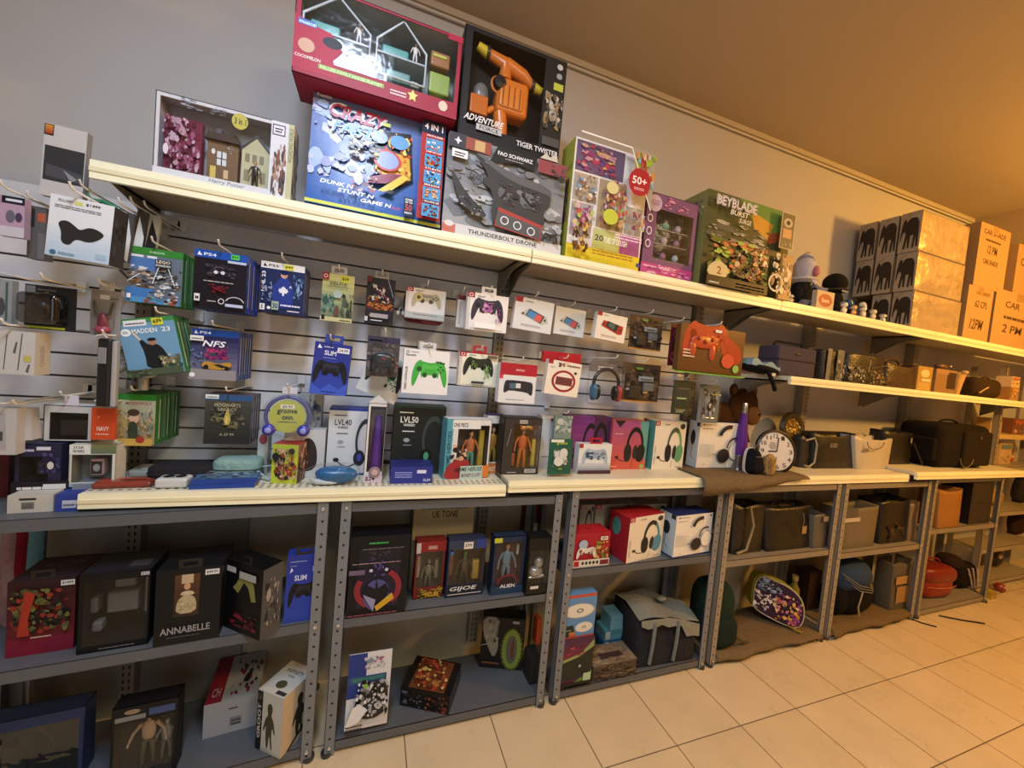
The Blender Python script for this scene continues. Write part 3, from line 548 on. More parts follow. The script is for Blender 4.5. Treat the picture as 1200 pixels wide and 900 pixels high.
# --- pink toy box
def c_pony(o, w, h, d):
    X = lambda u: -w/2+u*w
    for k, (z, cs) in enumerate(((.62, '#5aa08a'), (.44, '#8aa0a8'), (.25, '#a8b8c8'))):
        b = MB(cs, 'plastic'); 
        for i in range(3): b.sup((X(.25+.25*i), .04, h*(z+.06)), (.016, .014, .018), 1, 1, ['#9a6a88', cs, '#b8a0a8'][(i+k) % 3], n=10, k=6)
        b.box(X(.12), .02, h*z-.004, X(.9), d-.01, h*z, '#8a8074'); b.build('toy_row', o)
wb('toy_box', 'pink and purple boxed toy set between the play food box and green spinning-top box', 'toy box', (750, 317), (810, 325), (757, 222), 1.42, .09, '#7b4f78', (.2, .22, .92, .82), '#4b5146',
  [('r', 0, 0, 1, .16, '#c4408a'), ('t', 'Squishies', .33, .09, .68, .16, '#f0d8e6'), ('b', .02, .02, .98, .15, ['#d870a8', '#e8b0d0', '#a83a80'], 8, 2), ('e', .14, .87, .13, .1, '#c0a8bc'), ('t', 'my little', .05, .88, .23, .91, '#8a4a80'), ('t', 'PONY', .05, .84, .23, .88, '#8a4a80'), ('b', .3, .84, .8, .98, ['#c85a90', '#d890b0'], 5, 3), ('ring', .07, .68, .05, .05, .3, '#d8d0e0'), ('ring', .07, .53, .05, .05, .3, '#d8d0e0'), ('ring', .07, .38, .05, .05, .3, '#d8d0e0')],
  z=T, content=c_pony, left=[('r', 0, 0, 1, 1, '#6a3f68')])
bx('slim_carton', 'thin purple and cream carton wedged beside the pink toy box', 'carton', (812, 326), (815, 327), (815, 240), 1.52, .08, '#5b2f72', z=T, left=[('r', 0, 0, .5, 1, '#b98a4a')])
# --- spinning top box
spec = [('g', 0, 0, 1, 1, '#2f2f1c', '#4f5a34', 8), ('poly', [(0, 1), (.35, 1), (.75, .6), (1, .72), (1, 1)], '#a04a28'), ('poly', [(.35, 1), (1, 1), (1, .78), (.7, .72), (.5, .82)], '#5f8a3a'), ('poly', [(.5, .9), (.78, .82), (.72, .64), (.55, .72)], '#c8922a'), ('b', 0, .5, .75, .72, ['#8d8a7a', '#5b5a50', '#b0aa98'], 14, 3, .35),
  ('b', .05, .12, .75, .55, ['#7b8a3a', '#a0b84a', '#c9743a', '#5a6a2c', '#8a4a2a'], 22, 4, .3), ('b', .3, .15, .62, .45, ['#5a4a4a', '#8a6a5a', '#a84a3a', '#3a3434', '#c9a88a'], 16, 5, .35), ('b', .5, .3, .7, .52, ['#b04a3a', '#c9a06a', '#e8d8b8'], 8, 6, .4), ('t', 'BEYBLADE', .04, .83, .50, .935, '#e8e4ee'), ('t', 'BEYBLADE', .045, .835, .495, .93, '#2a2840'), ('t', 'BEYBLADE', .05, .84, .49, .925, '#d8d4e4'), ('t', 'BURST', .2, .765, .40, .82, '#e8e4d8', .2), ('t', 'SURGE', .3, .70, .44, .75, '#d8d0b8', .2),
  ('r', .80, .56, .975, .96, '#c0b088'), ('r', .81, .57, .965, .95, '#6f6a4a'), ('e', .885, .85, .055, .05, '#b9b29a'), ('e', .885, .85, .025, .025, '#333'), ('r', .83, .68, .94, .78, '#c99a6a'), ('b', .82, .57, .95, .66, ['#c9c2a8', '#5a6a3a'], 5, 7), ('r', .86, 0, 1, .5, '#b08a5a'), ('b', .72, .05, 1, .5, ['#c9bfa8', '#7a7a5a', '#d8c8a8', '#8a6a4a'], 14, 8, .35), ('ring', .79, .16, .09, .1, .2, '#c9c2b0'),
  ('poly', chaikin([(-.02, .16), (.1, .27), (.24, .2), (.2, .08), (.05, .06)], 1), '#c9bb88'), ('t', '2', .1, .12, .15, .2, '#8a3a2a'), ('r', 0, 0, .7, .1, '#2b2820'), ('r', .3, .015, .68, .085, '#40392c'), ('l', .32, .02, .66, .08, '#c9c2b0', 2), ('l', .03, .02, .14, .05, '#bbb', 1)]
bx('toy_box', 'large green boxed spinning-top battle set right of the pink toy box', 'toy box', (819, 329), (917, 347), (823, 218), 1.40, .16, '#6f6a3a', spec, z=T, left=[('r', 0, 0, 1, 1, '#8a8248'), ('b', .1, .75, .9, .95, ['#5a6a4a', '#c9c088', '#3f4a5a'], 6, 2), ('r', .1, .0, .25, .8, '#b9763a'), ('r', .3, 0, .4, .7, '#d8b86a')])
# --- plush and figurines
def plush_hood():
    P = at(938, 345, 1.54); o = empty('plush_toy', (P.x, P.y, T)); tag(o, 'seated plush toy with white pointed hood, black coat and grey legs', 'plush toy'); s = 1
    b = MB('#1d1b1e', 'fabric'); b.sup((0, 0, .10), (.06, .05, .09), .9, 1, None, wob=.02); b.sup((-.055, -.02, .09), (.022, .025, .06), 1, 1); b.sup((.055, -.03, .10), (.024, .03, .05), 1, 1); b.build('body', o)
    b = MB('#bdb8c4', 'fabric'); b.sup((.0, -.005, .235), (.062, .058, .075), 1, 1, None, wob=.02); b.tube([(.01, 0, .29), (.04, .01, .325), (.07, .01, .30)], [.045, .028, .01], None, 12); b.build('hood', o)
    b = MB('#c9c3cd', 'fabric')
    for k in range(9):
        a = math.radians(-100+k*25-5); b.add([(.05*math.cos(a)-.0, .05*math.sin(a), .185), (.06*math.cos(a+.3), .06*math.sin(a+.3), .185), (.095*math.cos(a+.15), .09*math.sin(a+.15), .135)], [(0, 1, 2)])
    b.lathe([(.045, .165), (.068, .18), (.05, .20), (.03, .2)]); b.build('collar', o)
    b = MB('#a9626a', 'fabric'); b.sup((.012, -.062, .225), (.026, .012, .03), 1, 1); b.sup((.012, -.07, .225), (.014, .01, .016), 1, 1, '#c98a88'); b.build('face', o)
    for sx in (-1, 1):
        b = MB('#8e8a9a', 'fabric'); b.tube([(sx*.03, -.03, .04), (sx*.05, -.07, .035), (sx*.055, -.10, .02)], [.028, .026, .03], None, 10); b.build('leg', o)
    b = MB('#96919f', 'fabric'); b.tube([(.05, -.02, .16), (.085, -.05, .13), (.10, -.07, .12)], [.02, .02, .024], None, 10); b.build('arm', o)
plush_hood()
def plush_dark():
    P = at(976, 350, 1.55); o = empty('plush_toy', (P.x, P.y, T)); tag(o, 'black round-headed plush toy seated beside the white-hooded one', 'plush toy')
    b = MB('#1a1816', 'fabric'); b.sup((0, 0, .21), (.065, .06, .062), 1, 1, None, wob=.015); b.sup((0, 0, .09), (.055, .05, .085), .9, 1); b.build('body', o)
    b = MB('#3b3530', 'fabric'); b.lathe([(.05, .16), (.07, .165), (.065, .175), (.04, .18)], n=16); b.build('scarf', o)
    b = MB('#c9c2b4', 'plastic')
    for k in range(4): b.sup((-.02+.014*k, -.058, .16), (.005, .004, .008), 1, 1, n=6, k=4)
    b.build('teeth', o)
    for sx in (-1, 1):
        b = MB('#23201e', 'fabric'); b.tube([(sx*.03, -.03, .035), (sx*.05, -.08, .03)], [.026, .028], None, 10); b.build('leg', o)
    b = MB('#2b5a8a', 'fabric'); b.sup((.055, -.045, .07), (.028, .03, .05), 1, 1); b.build('pouch', o)
plush_dark()
rn = random.Random(5)
def figurine(px, py, Y, H, cols, label):
    P = at(px, py, Y); o = empty('figurine', (P.x, P.y, T), (0, 0, rn.uniform(-.4, .4))); tag(o, label, 'figurine', 'small collectible figurines beside the plush toys')
    b = MB(cols[0], 'plastic'); b.lathe([(0, 0), (.02, 0), (.022, .003), (.02, .006), (0, .006)], cols[1], 14); b.build('base', o)
    b = MB(cols[0], 'plastic'); b.sup((0, 0, H*.34), (.016, .013, H*.3), .9, 1, n=12, k=8); b.sup((-.017, -.003, H*.4), (.006, .007, H*.18), 1, 1, cols[2], n=8, k=5); b.sup((.018, -.003, H*.45), (.006, .007, H*.18), 1, 1, cols[2], n=8, k=5); b.build('body', o)
    b = MB(cols[2], 'plastic'); b.sup((0, 0, H*.8), (.018, .017, H*.2), 1, 1, n=12, k=8); b.sup((0, .004, H*.9), (.019, .017, H*.13), 1, 1, cols[1], n=12, k=6); b.build('head', o)
for a in ((926, 346, 1.42, .05, ('#c9b9a0', '#8a7a6a', '#d8cbb8'), 'tiny beige figurine in front of the white-hooded plush'), (990, 352, 1.44, .08, ('#d8d4cc', '#8a8a88', '#e4ddd0'), 'white figurine just right of the dark plush'), (1001, 355, 1.44, .075, ('#b9702c', '#6a4a2a', '#d8b88a'), 'orange figurine among the white ones'),
          (1012, 358, 1.43, .075, ('#cfc8ba', '#7b7468', '#e8e0cc'), 'cream figurine in the middle of the small group'), (1024, 360, 1.43, .07, ('#c9bda6', '#948a78', '#e0d8c4'), 'cream figurine second from the carton end of the group'), (1036, 363, 1.43, .055, ('#e0ddd0', '#a8a294', '#d8d2c0'), 'short pale figurine nearest the foil-wrapped boxes'),
          (997, 345, 1.52, .13, ('#b89a4a', '#3b4a5a', '#8aa0b0'), 'taller gold and blue figurine standing at the back'), (1013, 348, 1.52, .13, ('#7b8aa0', '#d8dde0', '#c9d0d8'), 'blue grey figurine with a ring-shaped top at the back')): figurine(*a)
bx('small_box', 'small tan box with a red oval label lying before the plush toys', 'box', (957, 351), (977, 355), (958, 339), 1.391, .025, '#b9a68c', [('e', .5, .5, .4, .35, '#a8402a'), ('t', 'Stern', .28, .38, .72, .62, '#e8d8c0')], z=T)
# --- stacked foil wrapped boxes
ANI = [('poly', chaikin([(.30, .42), (.28, .62), (.36, .80), (.56, .86), (.80, .84), (.93, .72), (.94, .46), (.6, .40)], 2), '#2e2620'), ('poly', [(.34, .5), (.24, .10), (.34, .08), (.46, .46)], '#2e2620'), ('poly', [(.42, .5), (.46, .10), (.55, .10), (.56, .5)], '#2e2620'), ('poly', [(.72, .5), (.68, .10), (.77, .08), (.84, .5)], '#2e2620'), ('poly', [(.80, .5), (.88, .10), (.96, .12), (.94, .55)], '#2e2620'), ('poly', chaikin([(.34, .84), (.16, .82), (.10, .64), (.06, .30), (.10, .28), (.17, .50), (.30, .52)], 1), '#2e2620')]
lv = []
sil = [('r', 0, 0, 1, 1, '#a39686'), ('b', .02, .5, .98, .98, ['#ada090', '#978a7a'], 3, 2, .4), ('e', .42, .93, .12, .03, '#9a8a5a')]+ANI
for r_, (bl, br, tl, nm) in enumerate((((1066, 377), (1122, 388), (1070, 333), 'bottom'), ((1070, 333), (1126, 345), (1076, 287), 'middle'), ((1076, 286), (1132, 300), (1083, 238), 'top'))):
    P, u, w, h = span(bl, br, tl, 1.40); z = T+sum(lv); lv.append(h+.001); z += 0
    for k, dn in enumerate(('front', 'second', 'third')):
        if k == 2 and r_ == 0: continue
        b = MB('#6d6254', 'card'); dd = .095; b.box(-w/2, 0, 0, w/2, dd, h); faces(b, w, h, dd, [], sil, None, None)
        o = tag(b.build('wrapped_box', None, (P.x+w/2+.004*((r_+k) % 2), 1.40+k*(dd+.012), z)), 'boxed animal figure in %s row of the stack, %s from the shelf edge' % (nm, {'front': 'nearest', 'second': 'second', 'third': 'farthest'}[dn]), 'boxed figure', 'foil-fronted boxes with animal silhouettes on the top shelf')
        b = MB('#d8c09a', 'foil'); n = 10; R = random.Random(r_*5+k); vs = [(-w/2+.004+(w-.008)*i/n, -.002-R.uniform(0, .012)*(0 < i < n and 0 < j < n), .004+(h-.008)*j/n) for j in range(n+1) for i in range(n+1)]
        b.add(vs, [(j*(n+1)+i, j*(n+1)+i+1, (j+1)*(n+1)+i+1, (j+1)*(n+1)+i) for j in range(n) for i in range(n)], sm=True); child(b, 'foil_wrap', o)
# --- brown cartons
def carton(bl, br, tl, Y, d, label, spec=(), z=T, yaw=0):
    o, w, h = bx('cardboard_carton', label, 'carton', bl, br, tl, Y, d, '#b38c5a', spec, z=z, m='kraft', group='handwritten brown cartons on the top shelf', yaw=yaw)
    b = MB('#a8814a', 'plastic'); b.box(-w*.08, -.001, h-.05, w*.08, .02, h+.001); b.box(-w*.08, 0, h, w*.08, d, h+.001); child(b, 'packing_tape', o)
    return o, w, h
INK = '#5b4020'
_, _, h1 = carton((1128, 390), (1157, 396), (1140, 334), 1.39, .16, 'brown carton standing on the shelf beside the foil boxes, handwritten 12 PM', [('t', 'CAR SHADE', .3, .86, .85, .93, INK, .2), ('t', '62 CPL', .3, .62, .8, .75, INK, .2), ('t', '12PM', .2, .2, .7, .4, INK, .2)])
carton((1140, 334), (1175, 342), (1143, 256), 1.392, .14, 'tall narrow carton stacked above the 12 PM carton, reading CAR SHADE', [('t', 'CAR SHADE', .12, .84, .85, .92, INK), ('t', '12 PM', .3, .55, .62, .68, INK), ('t', 'CAR SHADE', .2, .38, .7, .46, INK), ('l', .2, .74, .7, .8, INK, 1)], z=T+h1+.002)
_, _, h2 = carton((1160, 397), (1215, 408), (1172, 338), 1.39, .18, 'wide brown carton at the far right end of the top shelf', [('t', 'CAR', .2, .7, .5, .82, INK, .2), ('t', '2 PM', .2, .25, .6, .4, INK, .2), ('l', .2, .5, .7, .6, INK, 1)])
carton((1186, 344), (1230, 352), (1187, 282), 1.42, .14, 'glossy-taped carton perched above the wide carton at the frame edge', [('t', 'CAR', .1, .6, .4, .75, INK)], z=T+h2+.002)
# ================================================================ hanging goods on the slatwall
RED, PSB, XBG = '#a8202e', '#1f3f9a', '#2f7a2c'
def hangbehind(o, n, dz, w, h, d, cols, what, name='game_case', cat='game case', m='plastic', top=None):
    for k in range(1, n+1):
        b = MB(cols[(k-1) % len(cols)], m); b.box(-w/2, 0, 0, w/2, d, h); F = Face(b, (w/2, 0, 0), (0, 1, 0), (0, 0, 1), d, h); F.r(.3, .1, .7, .9, ['#8fa88a', '#c9c9c9', '#6a7a6a'][k % 3] if cols[0] != PSB else '#32406a')
        if top: b.box(-w/2, 0, h, w/2, d, h+.0005, top)
        q = b.build(name, None, tuple(o.location+Vector((.0015*((k*7) % 3-1), (d+dz)*k, -.001*(k % 2)))), (0, o.rotation_euler.y, o.rotation_euler.z))
        tag(q, '%s, %s one behind the front copy' % (what, ['first', 'second', 'third', 'fourth', 'fifth', 'sixth', 'seventh', 'eighth'][k-1]), cat, 'game cases hanging in packs')
def xbhead(t='XBOX'): return [('r', 0, .88, 1, 1, '#3a8a34'), ('t', t, .35, .915, .65, .95, '#cfe8c8')]
def pshead(t='PS4', c='#2450b0', tc='#e6ecfa'): return [('r', 0, .87, 1, 1, c), ('poly', [(.05, .9), (.08, .97), (.11, .93), (.14, .9)], tc), ('t', t, .17, .905, .40, .955, tc)]
def case(*a, **k): return bx('game_case', a[0], 'game case', a[1], a[2], a[3], a[4], .015, a[5], a[6], m='gloss', group='game cases hanging in packs', **k)
o, w, h = case('green-topped game case with a crowd of brick figures and blue bands', (150, 353), (212, 359), (151, 287), 1.46, XBG, xbhead()+[('r', 0, 0, 1, .87, '#6c7884'), ('r', 0, .60, .5, .82, '#4f7ab8'), ('r', 0, .82, .25, .86, '#e4e4e4'), ('r', .32, .82, .5, .86, '#e4e4e4'),
   ('b', 0, .28, 1, .66, ['#5b4a42', '#c9bba8', '#8a6a50', '#2f2c2e', '#a89888', '#d8d8d8'], 26, 3, .28), ('s', [(.02, .36), (.25, .52)], .002, '#e0e4e8'), ('s', [(.48, .36), (.6, .7)], .002, '#e0e4e8'), ('s', [(.9, .36), (.75, .7)], .002, '#e0e4e8'), ('r', .52, .66, .82, .8, '#2c2c30'), ('t', 'LEGO', .54, .74, .8, .79, '#f0e8c8'), ('t', 'SKYWALKER SAGA', .53, .68, .81, .72, '#eee'),
   ('r', 0, 0, .5, .26, '#3f78c0'), ('r', 0, .0, 1, .1, '#4f90c8'), ('b', .35, .0, 1, .25, ['#a8543a', '#3b3432', '#d0d0d0', '#6a8a98'], 14, 5, .4), ('r', .05, .06, .12, .14, '#eee')], hk='crowded brick-figure game case')
hangbehind(o, 6, .001, w, h, .013, [XBG], 'green game case in the pack of brick-figure games')
o, w, h = case('blue-topped game case with black cover and red lettering, green price sticker', (225, 360), (287, 365), (225, 290), 1.42, PSB, pshead()+[('r', 0, 0, 1, .87, '#242026'), ('r', .62, .83, .98, .87, '#b8c4dc'), ('b', .2, .55, .8, .8, ['#38343a', '#4a4650', '#302c32'], 12, 2, .4), ('e', .42, .64, .04, .03, '#cfd4dc'), ('e', .55, .64, .04, .03, '#cfd4dc'), ('ring', .48, .68, .1, .06, .2, '#5a5a62', 20, 160),
   ('l', .2, .47, .76, .5, '#b8b0b0', 1), ('b', .3, .28, .7, .44, ['#7a1c26', '#5a1620', '#90303a'], 10, 4, .4), ('r', .06, .12, .16, .24, '#e8e8e8'), ('t', 'M', .08, .14, .14, .21, '#222'), ('l', .3, .13, .46, .16, '#bbb', 1), ('ring', .56, .15, .06, .05, .3, '#c8c8c8'), ('ring', .82, .15, .18, .1, .12, '#c8c8d8', 10, 170), ('r', .64, .07, .98, .12, '#b8c0e0')], hk='black-covered game case', st=[(.68, .90, .84, .98, '#4fd24a', '$24')])
hangbehind(o, 8, .001, w, h, .014, ['#1b2f86', '#22389a'], 'dark blue game case in the pack of black-covered games')
LEAF = [(0, .5), (.1, .32), (.2, .38), (.2, .18), (.42, .24), (.38, .10), (.5, .0), (.34, -.12), (.36, -.24), (.12, -.2), (.07, -.5), (-.07, -.5), (-.12, -.2), (-.36, -.24), (-.34, -.12), (-.5, 0), (-.38, .10), (-.42, .24), (-.2, .18), (-.2, .38), (-.1, .32)]
o, w, h = case('white-topped hockey game case showing a player in a blue jersey', (303, 364), (354, 369), (300, 304), 1.50, PSB, pshead('PS5', '#e6e8ea', '#2a2c30')+[('r', 0, 0, 1, .87, '#26305a'), ('poly', chaikin([(.3, .1), (.26, .5), (.38, .62), (.46, .74), (.6, .74), (.7, .6), (.8, .45), (.75, .1)], 1), '#2c3f94'), ('e', .53, .77, .08, .07, '#c99a80'), ('e', .53, .82, .1, .05, '#1c2450'), ('poly', [(.53+x*.24, .45+y*.2) for x, y in LEAF], '#e4e8f0'), ('t', 'A', .66, .52, .72, .57, '#eee'),
   ('tv', 'NHL 23', .03, .4, .11, .8, '#eee'), ('b', .75, .3, 1, .8, ['#7fa0c8', '#44609a', '#9ab4d4', '#2a3a6a'], 12, 4, .4), ('b', .05, .2, .3, .6, ['#4a5a8a', '#8a94b8', '#32406e'], 10, 5, .4), ('r', .04, .03, .15, .15, '#e8e8e8'), ('t', 'E', .07, .05, .12, .13, '#222'), ('e', .24, .08, .04, .03, '#eee'), ('r', .3, .05, .46, .22, '#9ab0a0'), ('t', '30', .32, .08, .44, .18, '#2a3a5a'), ('l', .5, .14, .95, .2, '#dde', 1), ('l', .66, .04, .94, .08, '#dde', 1)], hk='hockey game case', st=[(.52, .885, .74, .985, '#e0dc2e', '$49')])
hangbehind(o, 7, .001, w, h, .014, ['#1b2a70'], 'navy game case in the pack of hockey games')
case('slim pale green game case with a small hero among ruins, red logo corner', (375, 375), (412, 379), (374, 318), 1.55, '#cfd0a0', [('g', 0, 0, 1, 1, '#6a7a5a', '#d8d890', 8), ('b', 0, .15, .45, .6, ['#4a7a6a', '#5f8a78', '#3a5a50'], 8, 2, .5), ('b', .6, .1, 1, .6, ['#3c4238', '#555c4a', '#2f352c'], 8, 3, .5), ('r', 0, .86, .2, 1, RED), ('ring', .1, .93, .06, .04, .3, '#eee'), ('t', 'ZELDA', .22, .77, .8, .83, '#4a5a3a'), ('r', .15, .72, .85, .73, '#4a5a4a'),
   ('poly', [(.35, .6), (.5, .68), (.65, .6), (.6, .5), (.4, .5)], '#a8b8b0'), ('poly', chaikin([(.4, .12), (.42, .3), (.5, .36), (.58, .28), (.56, .12)], 1), '#6a4a3a'), ('r', 0, 0, 1, .09, '#c9c088'), ('r', .04, .02, .14, .12, '#222'), ('l', .6, .02, .95, .07, '#3a4a3a', 1)], hk='slim pale green game case', tab='#b8bcc0', st=[(.58, .84, .84, .98, '#d8dc2a', '$54')])
case('slim dark game case with fiery group artwork, hanging right of the pale green one', (427, 378), (460, 382), (432, 324), 1.60, '#3a3236', [('g', 0, 0, 1, 1, '#2a2426', '#3c3a44', 5), ('b', .0, .3, 1, .6, ['#c98a2e', '#e0b04a', '#8a3a2a', '#d86a2a', '#4a2a2e'], 18, 3, .35), ('b', .2, .45, .8, .85, ['#c8c0cc', '#4a3a5a', '#8a2a34', '#e0dce0', '#2a2630'], 16, 4, .35), ('r', 0, .88, .16, 1, '#7a2430'), ('s', [(.72, .98), (.95, .6)], .002, '#c8c8cc'), ('l', .15, .16, .75, .2, '#e0d0b0', 1), ('r', .18, .13, .8, .22, '#a8a0a0'), ('l', .2, .06, .6, .1, '#ddd', 1), ('r', .0, .04, .1, .14, '#ccc')], hk='fiery slim game case', tab='#b8bcc0')
# controllers and consoles
WH = '#dedcda'
sw = lambda t='PDP': [('r', 0, 0, .07, .85, '#c9c6c2'), ('r', 0, .86, .17, 1, RED), ('ring', .085, .93, .05, .05, .35, '#f0d8d8'), ('t', t, .24, .89, .42, .93, '#555'), ('l', .1, .03, .9, .07, '#b5b2ae', 1)]
def cb(*a, **k): return bx('controller_box', a[0], 'controller box', a[1], a[2], a[3], a[4], a[5], a[6], a[7], group='boxed gaming accessories hanging on hooks', **k)
cb('controller box with gold and white see-through controller, red round pack behind', (474, 371), (520, 378), (475, 335), 1.56, .04, WH, sw()+[('r', 0, 0, 1, .2, '#aeb4b4'), ('c', .52, .58, .76, .55, '#b8ae88', '#4a4a42', '#8a8a7a'), ('ring', .32, .7, .09, .12, .4, '#d8c070'), ('l', .2, .12, .8, .17, '#8a8a8a', 1)], hk='gold and white controller box', top=[('r', 0, 0, 1, 1, '#8a1c28')])
def pack():
    P = at(497, 379, 1.615); o = MB('#7a1a24', 'gloss'); o.cbox(-.085, 0, 0, .085, .07, .13, .03); F = Face(o, (-.085, 0, 0), (1, 0, 0), (0, 0, 1), .17, .13); F.r(.45, .02, .8, .07, '#c03a40'); q = o.build('accessory_pack', None, P); tag(q, 'dark red rounded pack hanging behind the gold and white controller box', 'accessory pack')
    b = MB('#e0e0dc', 'plastic')
    for x in (-.105, -.085): b.sup((x, .0, .03), (.008, .007, .009), 1, 1, n=8, k=5)
    b.tube([(-.105, 0, .035), (-.09, .02, .06), (-.085, 0, .035)], .002); child(b, 'earbuds', q)
pack()
cb('controller box showing a black controller with pink cat-like artwork', (545, 385), (593, 387), (547, 341), 1.50, .03, '#e8e4e0', sw()+[('c', .5, .52, .80, .68, '#3c3440', '#221c26'), ('b', .36, .5, .62, .78, ['#b860a0', '#d890c0', '#9a4a8a'], 10, 3, .5), ('b', .7, .2, .86, .7, ['#8a3a7a', '#3c3440'], 6, 4, .4), ('r', .2, .06, .7, .2, '#f4f2f0')], hk='pink and black controller box', tab='#e0dedc')
cb('second controller box tucked behind the pink and black one', (534, 383), (543, 384), (535, 345), 1.56, .03, '#cfcac4', [('r', 0, .86, 1, 1, '#6a1a24'), ('r', .2, .1, .5, .8, '#b0aaa4')], hk='tucked controller box')
def oled(k=1): return [('r', 0, 0, 1, 1, '#d8dcde'), ('poly', [(.14, .48), (.36, .70), (.84, .52), (.90, .32), (.72, .24)], '#b8bcb4'), ('poly', [(.28, .46), (.38, .68), (.78, .52), (.70, .28)], '#2a2a30'), ('poly', [(.31, .47), (.39, .645), (.58, .57), (.50, .37)], '#4a8ac8'), ('poly', [(.58, .57), (.74, .51), (.68, .31), (.50, .37)], '#d85a5a'), ('e', .22, .50, .03, .04, '#444'), ('e', .80, .40, .03, .04, '#444'), ('l', .2, .12, .7, .2, '#9aa0a4', 2)]
cb('white box picturing a handheld screen with red and blue display, red corner logo', (600, 385), (645, 391), (608, 348), 1.52, .03, WH, oled()+[('r', 0, .84, .18, 1, RED), ('t', 'SWITCH', .25, .87, .45, .92, '#555')], roll=3, hk='handheld console screen box', top=[('r', 0, 0, 1, 1, '#a02030')])
cb('plain white-grey box with the same handheld screen picture and no red corner', (648, 391), (683, 397), (653, 359), 1.56, .03, WH, oled(), roll=2, hk='plain handheld screen box')
cb('cream box picturing a red and black handheld console', (696, 397), (731, 402), (703, 366), 1.50, .03, '#e6dfd0', [('r', .0, .86, .15, 1, RED), ('t', 'SWITCH', .2, .89, .36, .93, '#555'), ('poly', [(.16, .5), (.22, .72), (.90, .62), (.88, .32), (.76, .28)], '#b03030'), ('poly', [(.30, .52), (.36, .72), (.74, .64), (.68, .36)], '#2a3034'), ('poly', [(.38, .55), (.42, .68), (.62, .63), (.58, .44)], '#4a6a60'), ('e', .24, .6, .03, .04, '#333'), ('e', .82, .45, .03, .04, '#333'), ('l', .2, .12, .7, .2, '#b0a898', 2)], roll=4, hk='red handheld console box', right=[('r', 0, 0, 1, 1, '#b5ac9c')], top=[('r', 0, 0, 1, 1, '#a01f2c')])
def blis(name, label, cat, bl, br, tl, Y, d, col, spec, shell=(.1, .1, .9, .8), hk=None, roll=0, clear='clear', content=None, tab=None, group=None, ins=None):
    o, w, h = bx(name, label, cat, bl, br, tl, Y, .003, col, spec, roll=roll, hk=hk, tab=tab, group=group)
    a, c, e, f = shell; b = MB('#ffffff', clear); b.cbox(-w/2+a*w, -d, c*h, -w/2+e*w, -.0005, f*h, .012)
    child(b, 'clear_blister', o)
    if content: content(o, w, h, d)
    return o
def c_char(o, w, h, d): tray(o, [(-w*.32, -d+.006, .12*h, -w*.02, -.004, .42*h, '#3c3630'), (w*.02, -d+.006, .3*h, w*.3, -.004, .52*h, '#6b7078'), (-w*.05, -d+.006, .6*h, w*.25, -.004, .68*h, '#9aa4a8')], 'product')
for (bl, br, tl, nm) in (((736, 408), (773, 416), (741, 368), 'upper'), ((726, 470), (770, 473), (731, 424), 'lower')):
    blis('blister_pack', nm+' of two brown blister packs with an orange bottom edge', 'blister pack', bl, br, tl, 1.50, .025, '#4a382a', [('r', 0, 0, 1, .04, '#c08a4a'), ('b', .0, .1, 1, .95, ['#3a2c22', '#6a543c', '#2a201a', '#5a4a3c'], 16, 3 if nm == 'upper' else 6, .35), ('r', .4, .55, .8, .68, '#9aa0a0'), ('r', .55, .25, .68, .36, '#c9b88a'), ('r', .1, .3, .35, .36, '#a8a89a'), ('r', .32, .84, .5, .9, '#5f8a3a')], hk=nm+' brown blister pack', content=c_char, group='brown accessory blister packs')
blis('blister_pack', 'narrow dark pack with pink coiled cable, between the brown and orange packs', 'blister pack', (782, 428), (796, 430), (784, 378), 1.46, .02, '#5a1626', [('ring', .5, .75, .3, .12, .3, '#b03a4a'), ('s', [(.5, .65), (.5, .35)], .006, '#a8303f'), ('ring', .5, .22, .35, .13, .35, '#c04458')], hk='narrow pink cable pack')
def orange_pack():
    P, u, w, h = span((793, 433), (868, 441), (797, 378), 1.38); o, w, h = bx('controller_pack', 'large brown pack with orange moulded controller and green bottom fold, end of upper hook row', 'controller pack', (793, 433), (868, 441), (797, 378), 1.40, .03, '#6f4a26', [('g', 0, 0, 1, 1, '#6a4622', '#7a5430', 4), ('c', .40, .62, .72, .9, '#b8482a', '#8a2f16'), ('poly', chaikin([(.62, .9), (.78, .8), (.95, .6), (.98, .3), (.8, .2), (.66, .34), (.74, .5), (.66, .7)], 1), '#b04628'), ('b', .3, .5, .6, .85, ['#e8703a', '#b8401c', '#f08a4a'], 10, 2, .4), ('e', .74, .3, .1, .16, '#d0583a'), ('l', .05, .3, .22, .5, '#d8c8a8', 3), ('e', .88, .14, .05, .09, '#8ac060'), ('r', .5, .9, .6, .96, '#ddd')], m='gloss', hk='orange controller pack')
    b = MB('#6fb03a', 'plastic'); b.add([(-w/2-.02, -.02, -.008), (w/2, -.01, -.012), (w/2, .03, 0), (-w/2-.02, .03, .004)], [(0, 1, 2, 3)]); b.box(-w/2-.02, -.022, -.01, w/2, -.018, -.004); child(b, 'green_fold', o, 'bright green bottom fold')
    b = MB('#bd4a28', 'plastic'); F = Face(b, (-w/2, -.003, 0), (1, 0, 0), (0, 0, 1), w, h); b.sup((-w*.16, -.004, h*.66), (w*.19, .010, h*.15), .8, .8); b.sup((-w*.31, -.003, h*.5), (w*.05, .009, h*.2), 1, 1); b.sup((-w*.01, -.003, h*.46), (w*.05, .009, h*.2), 1, 1); b.sup((-w*.16, -.014, h*.66), (w*.03, .006, h*.05), 1, 1, '#8a2a14'); b.sup((-w*.26, -.014, h*.72), (w*.025, .006, h*.045), 1, 1, '#8a2a14'); b.sup((-w*.05, -.014, h*.72), (w*.025, .006, h*.045), 1, 1, '#8a2a14'); child(b, 'moulded_controller', o)
orange_pack()
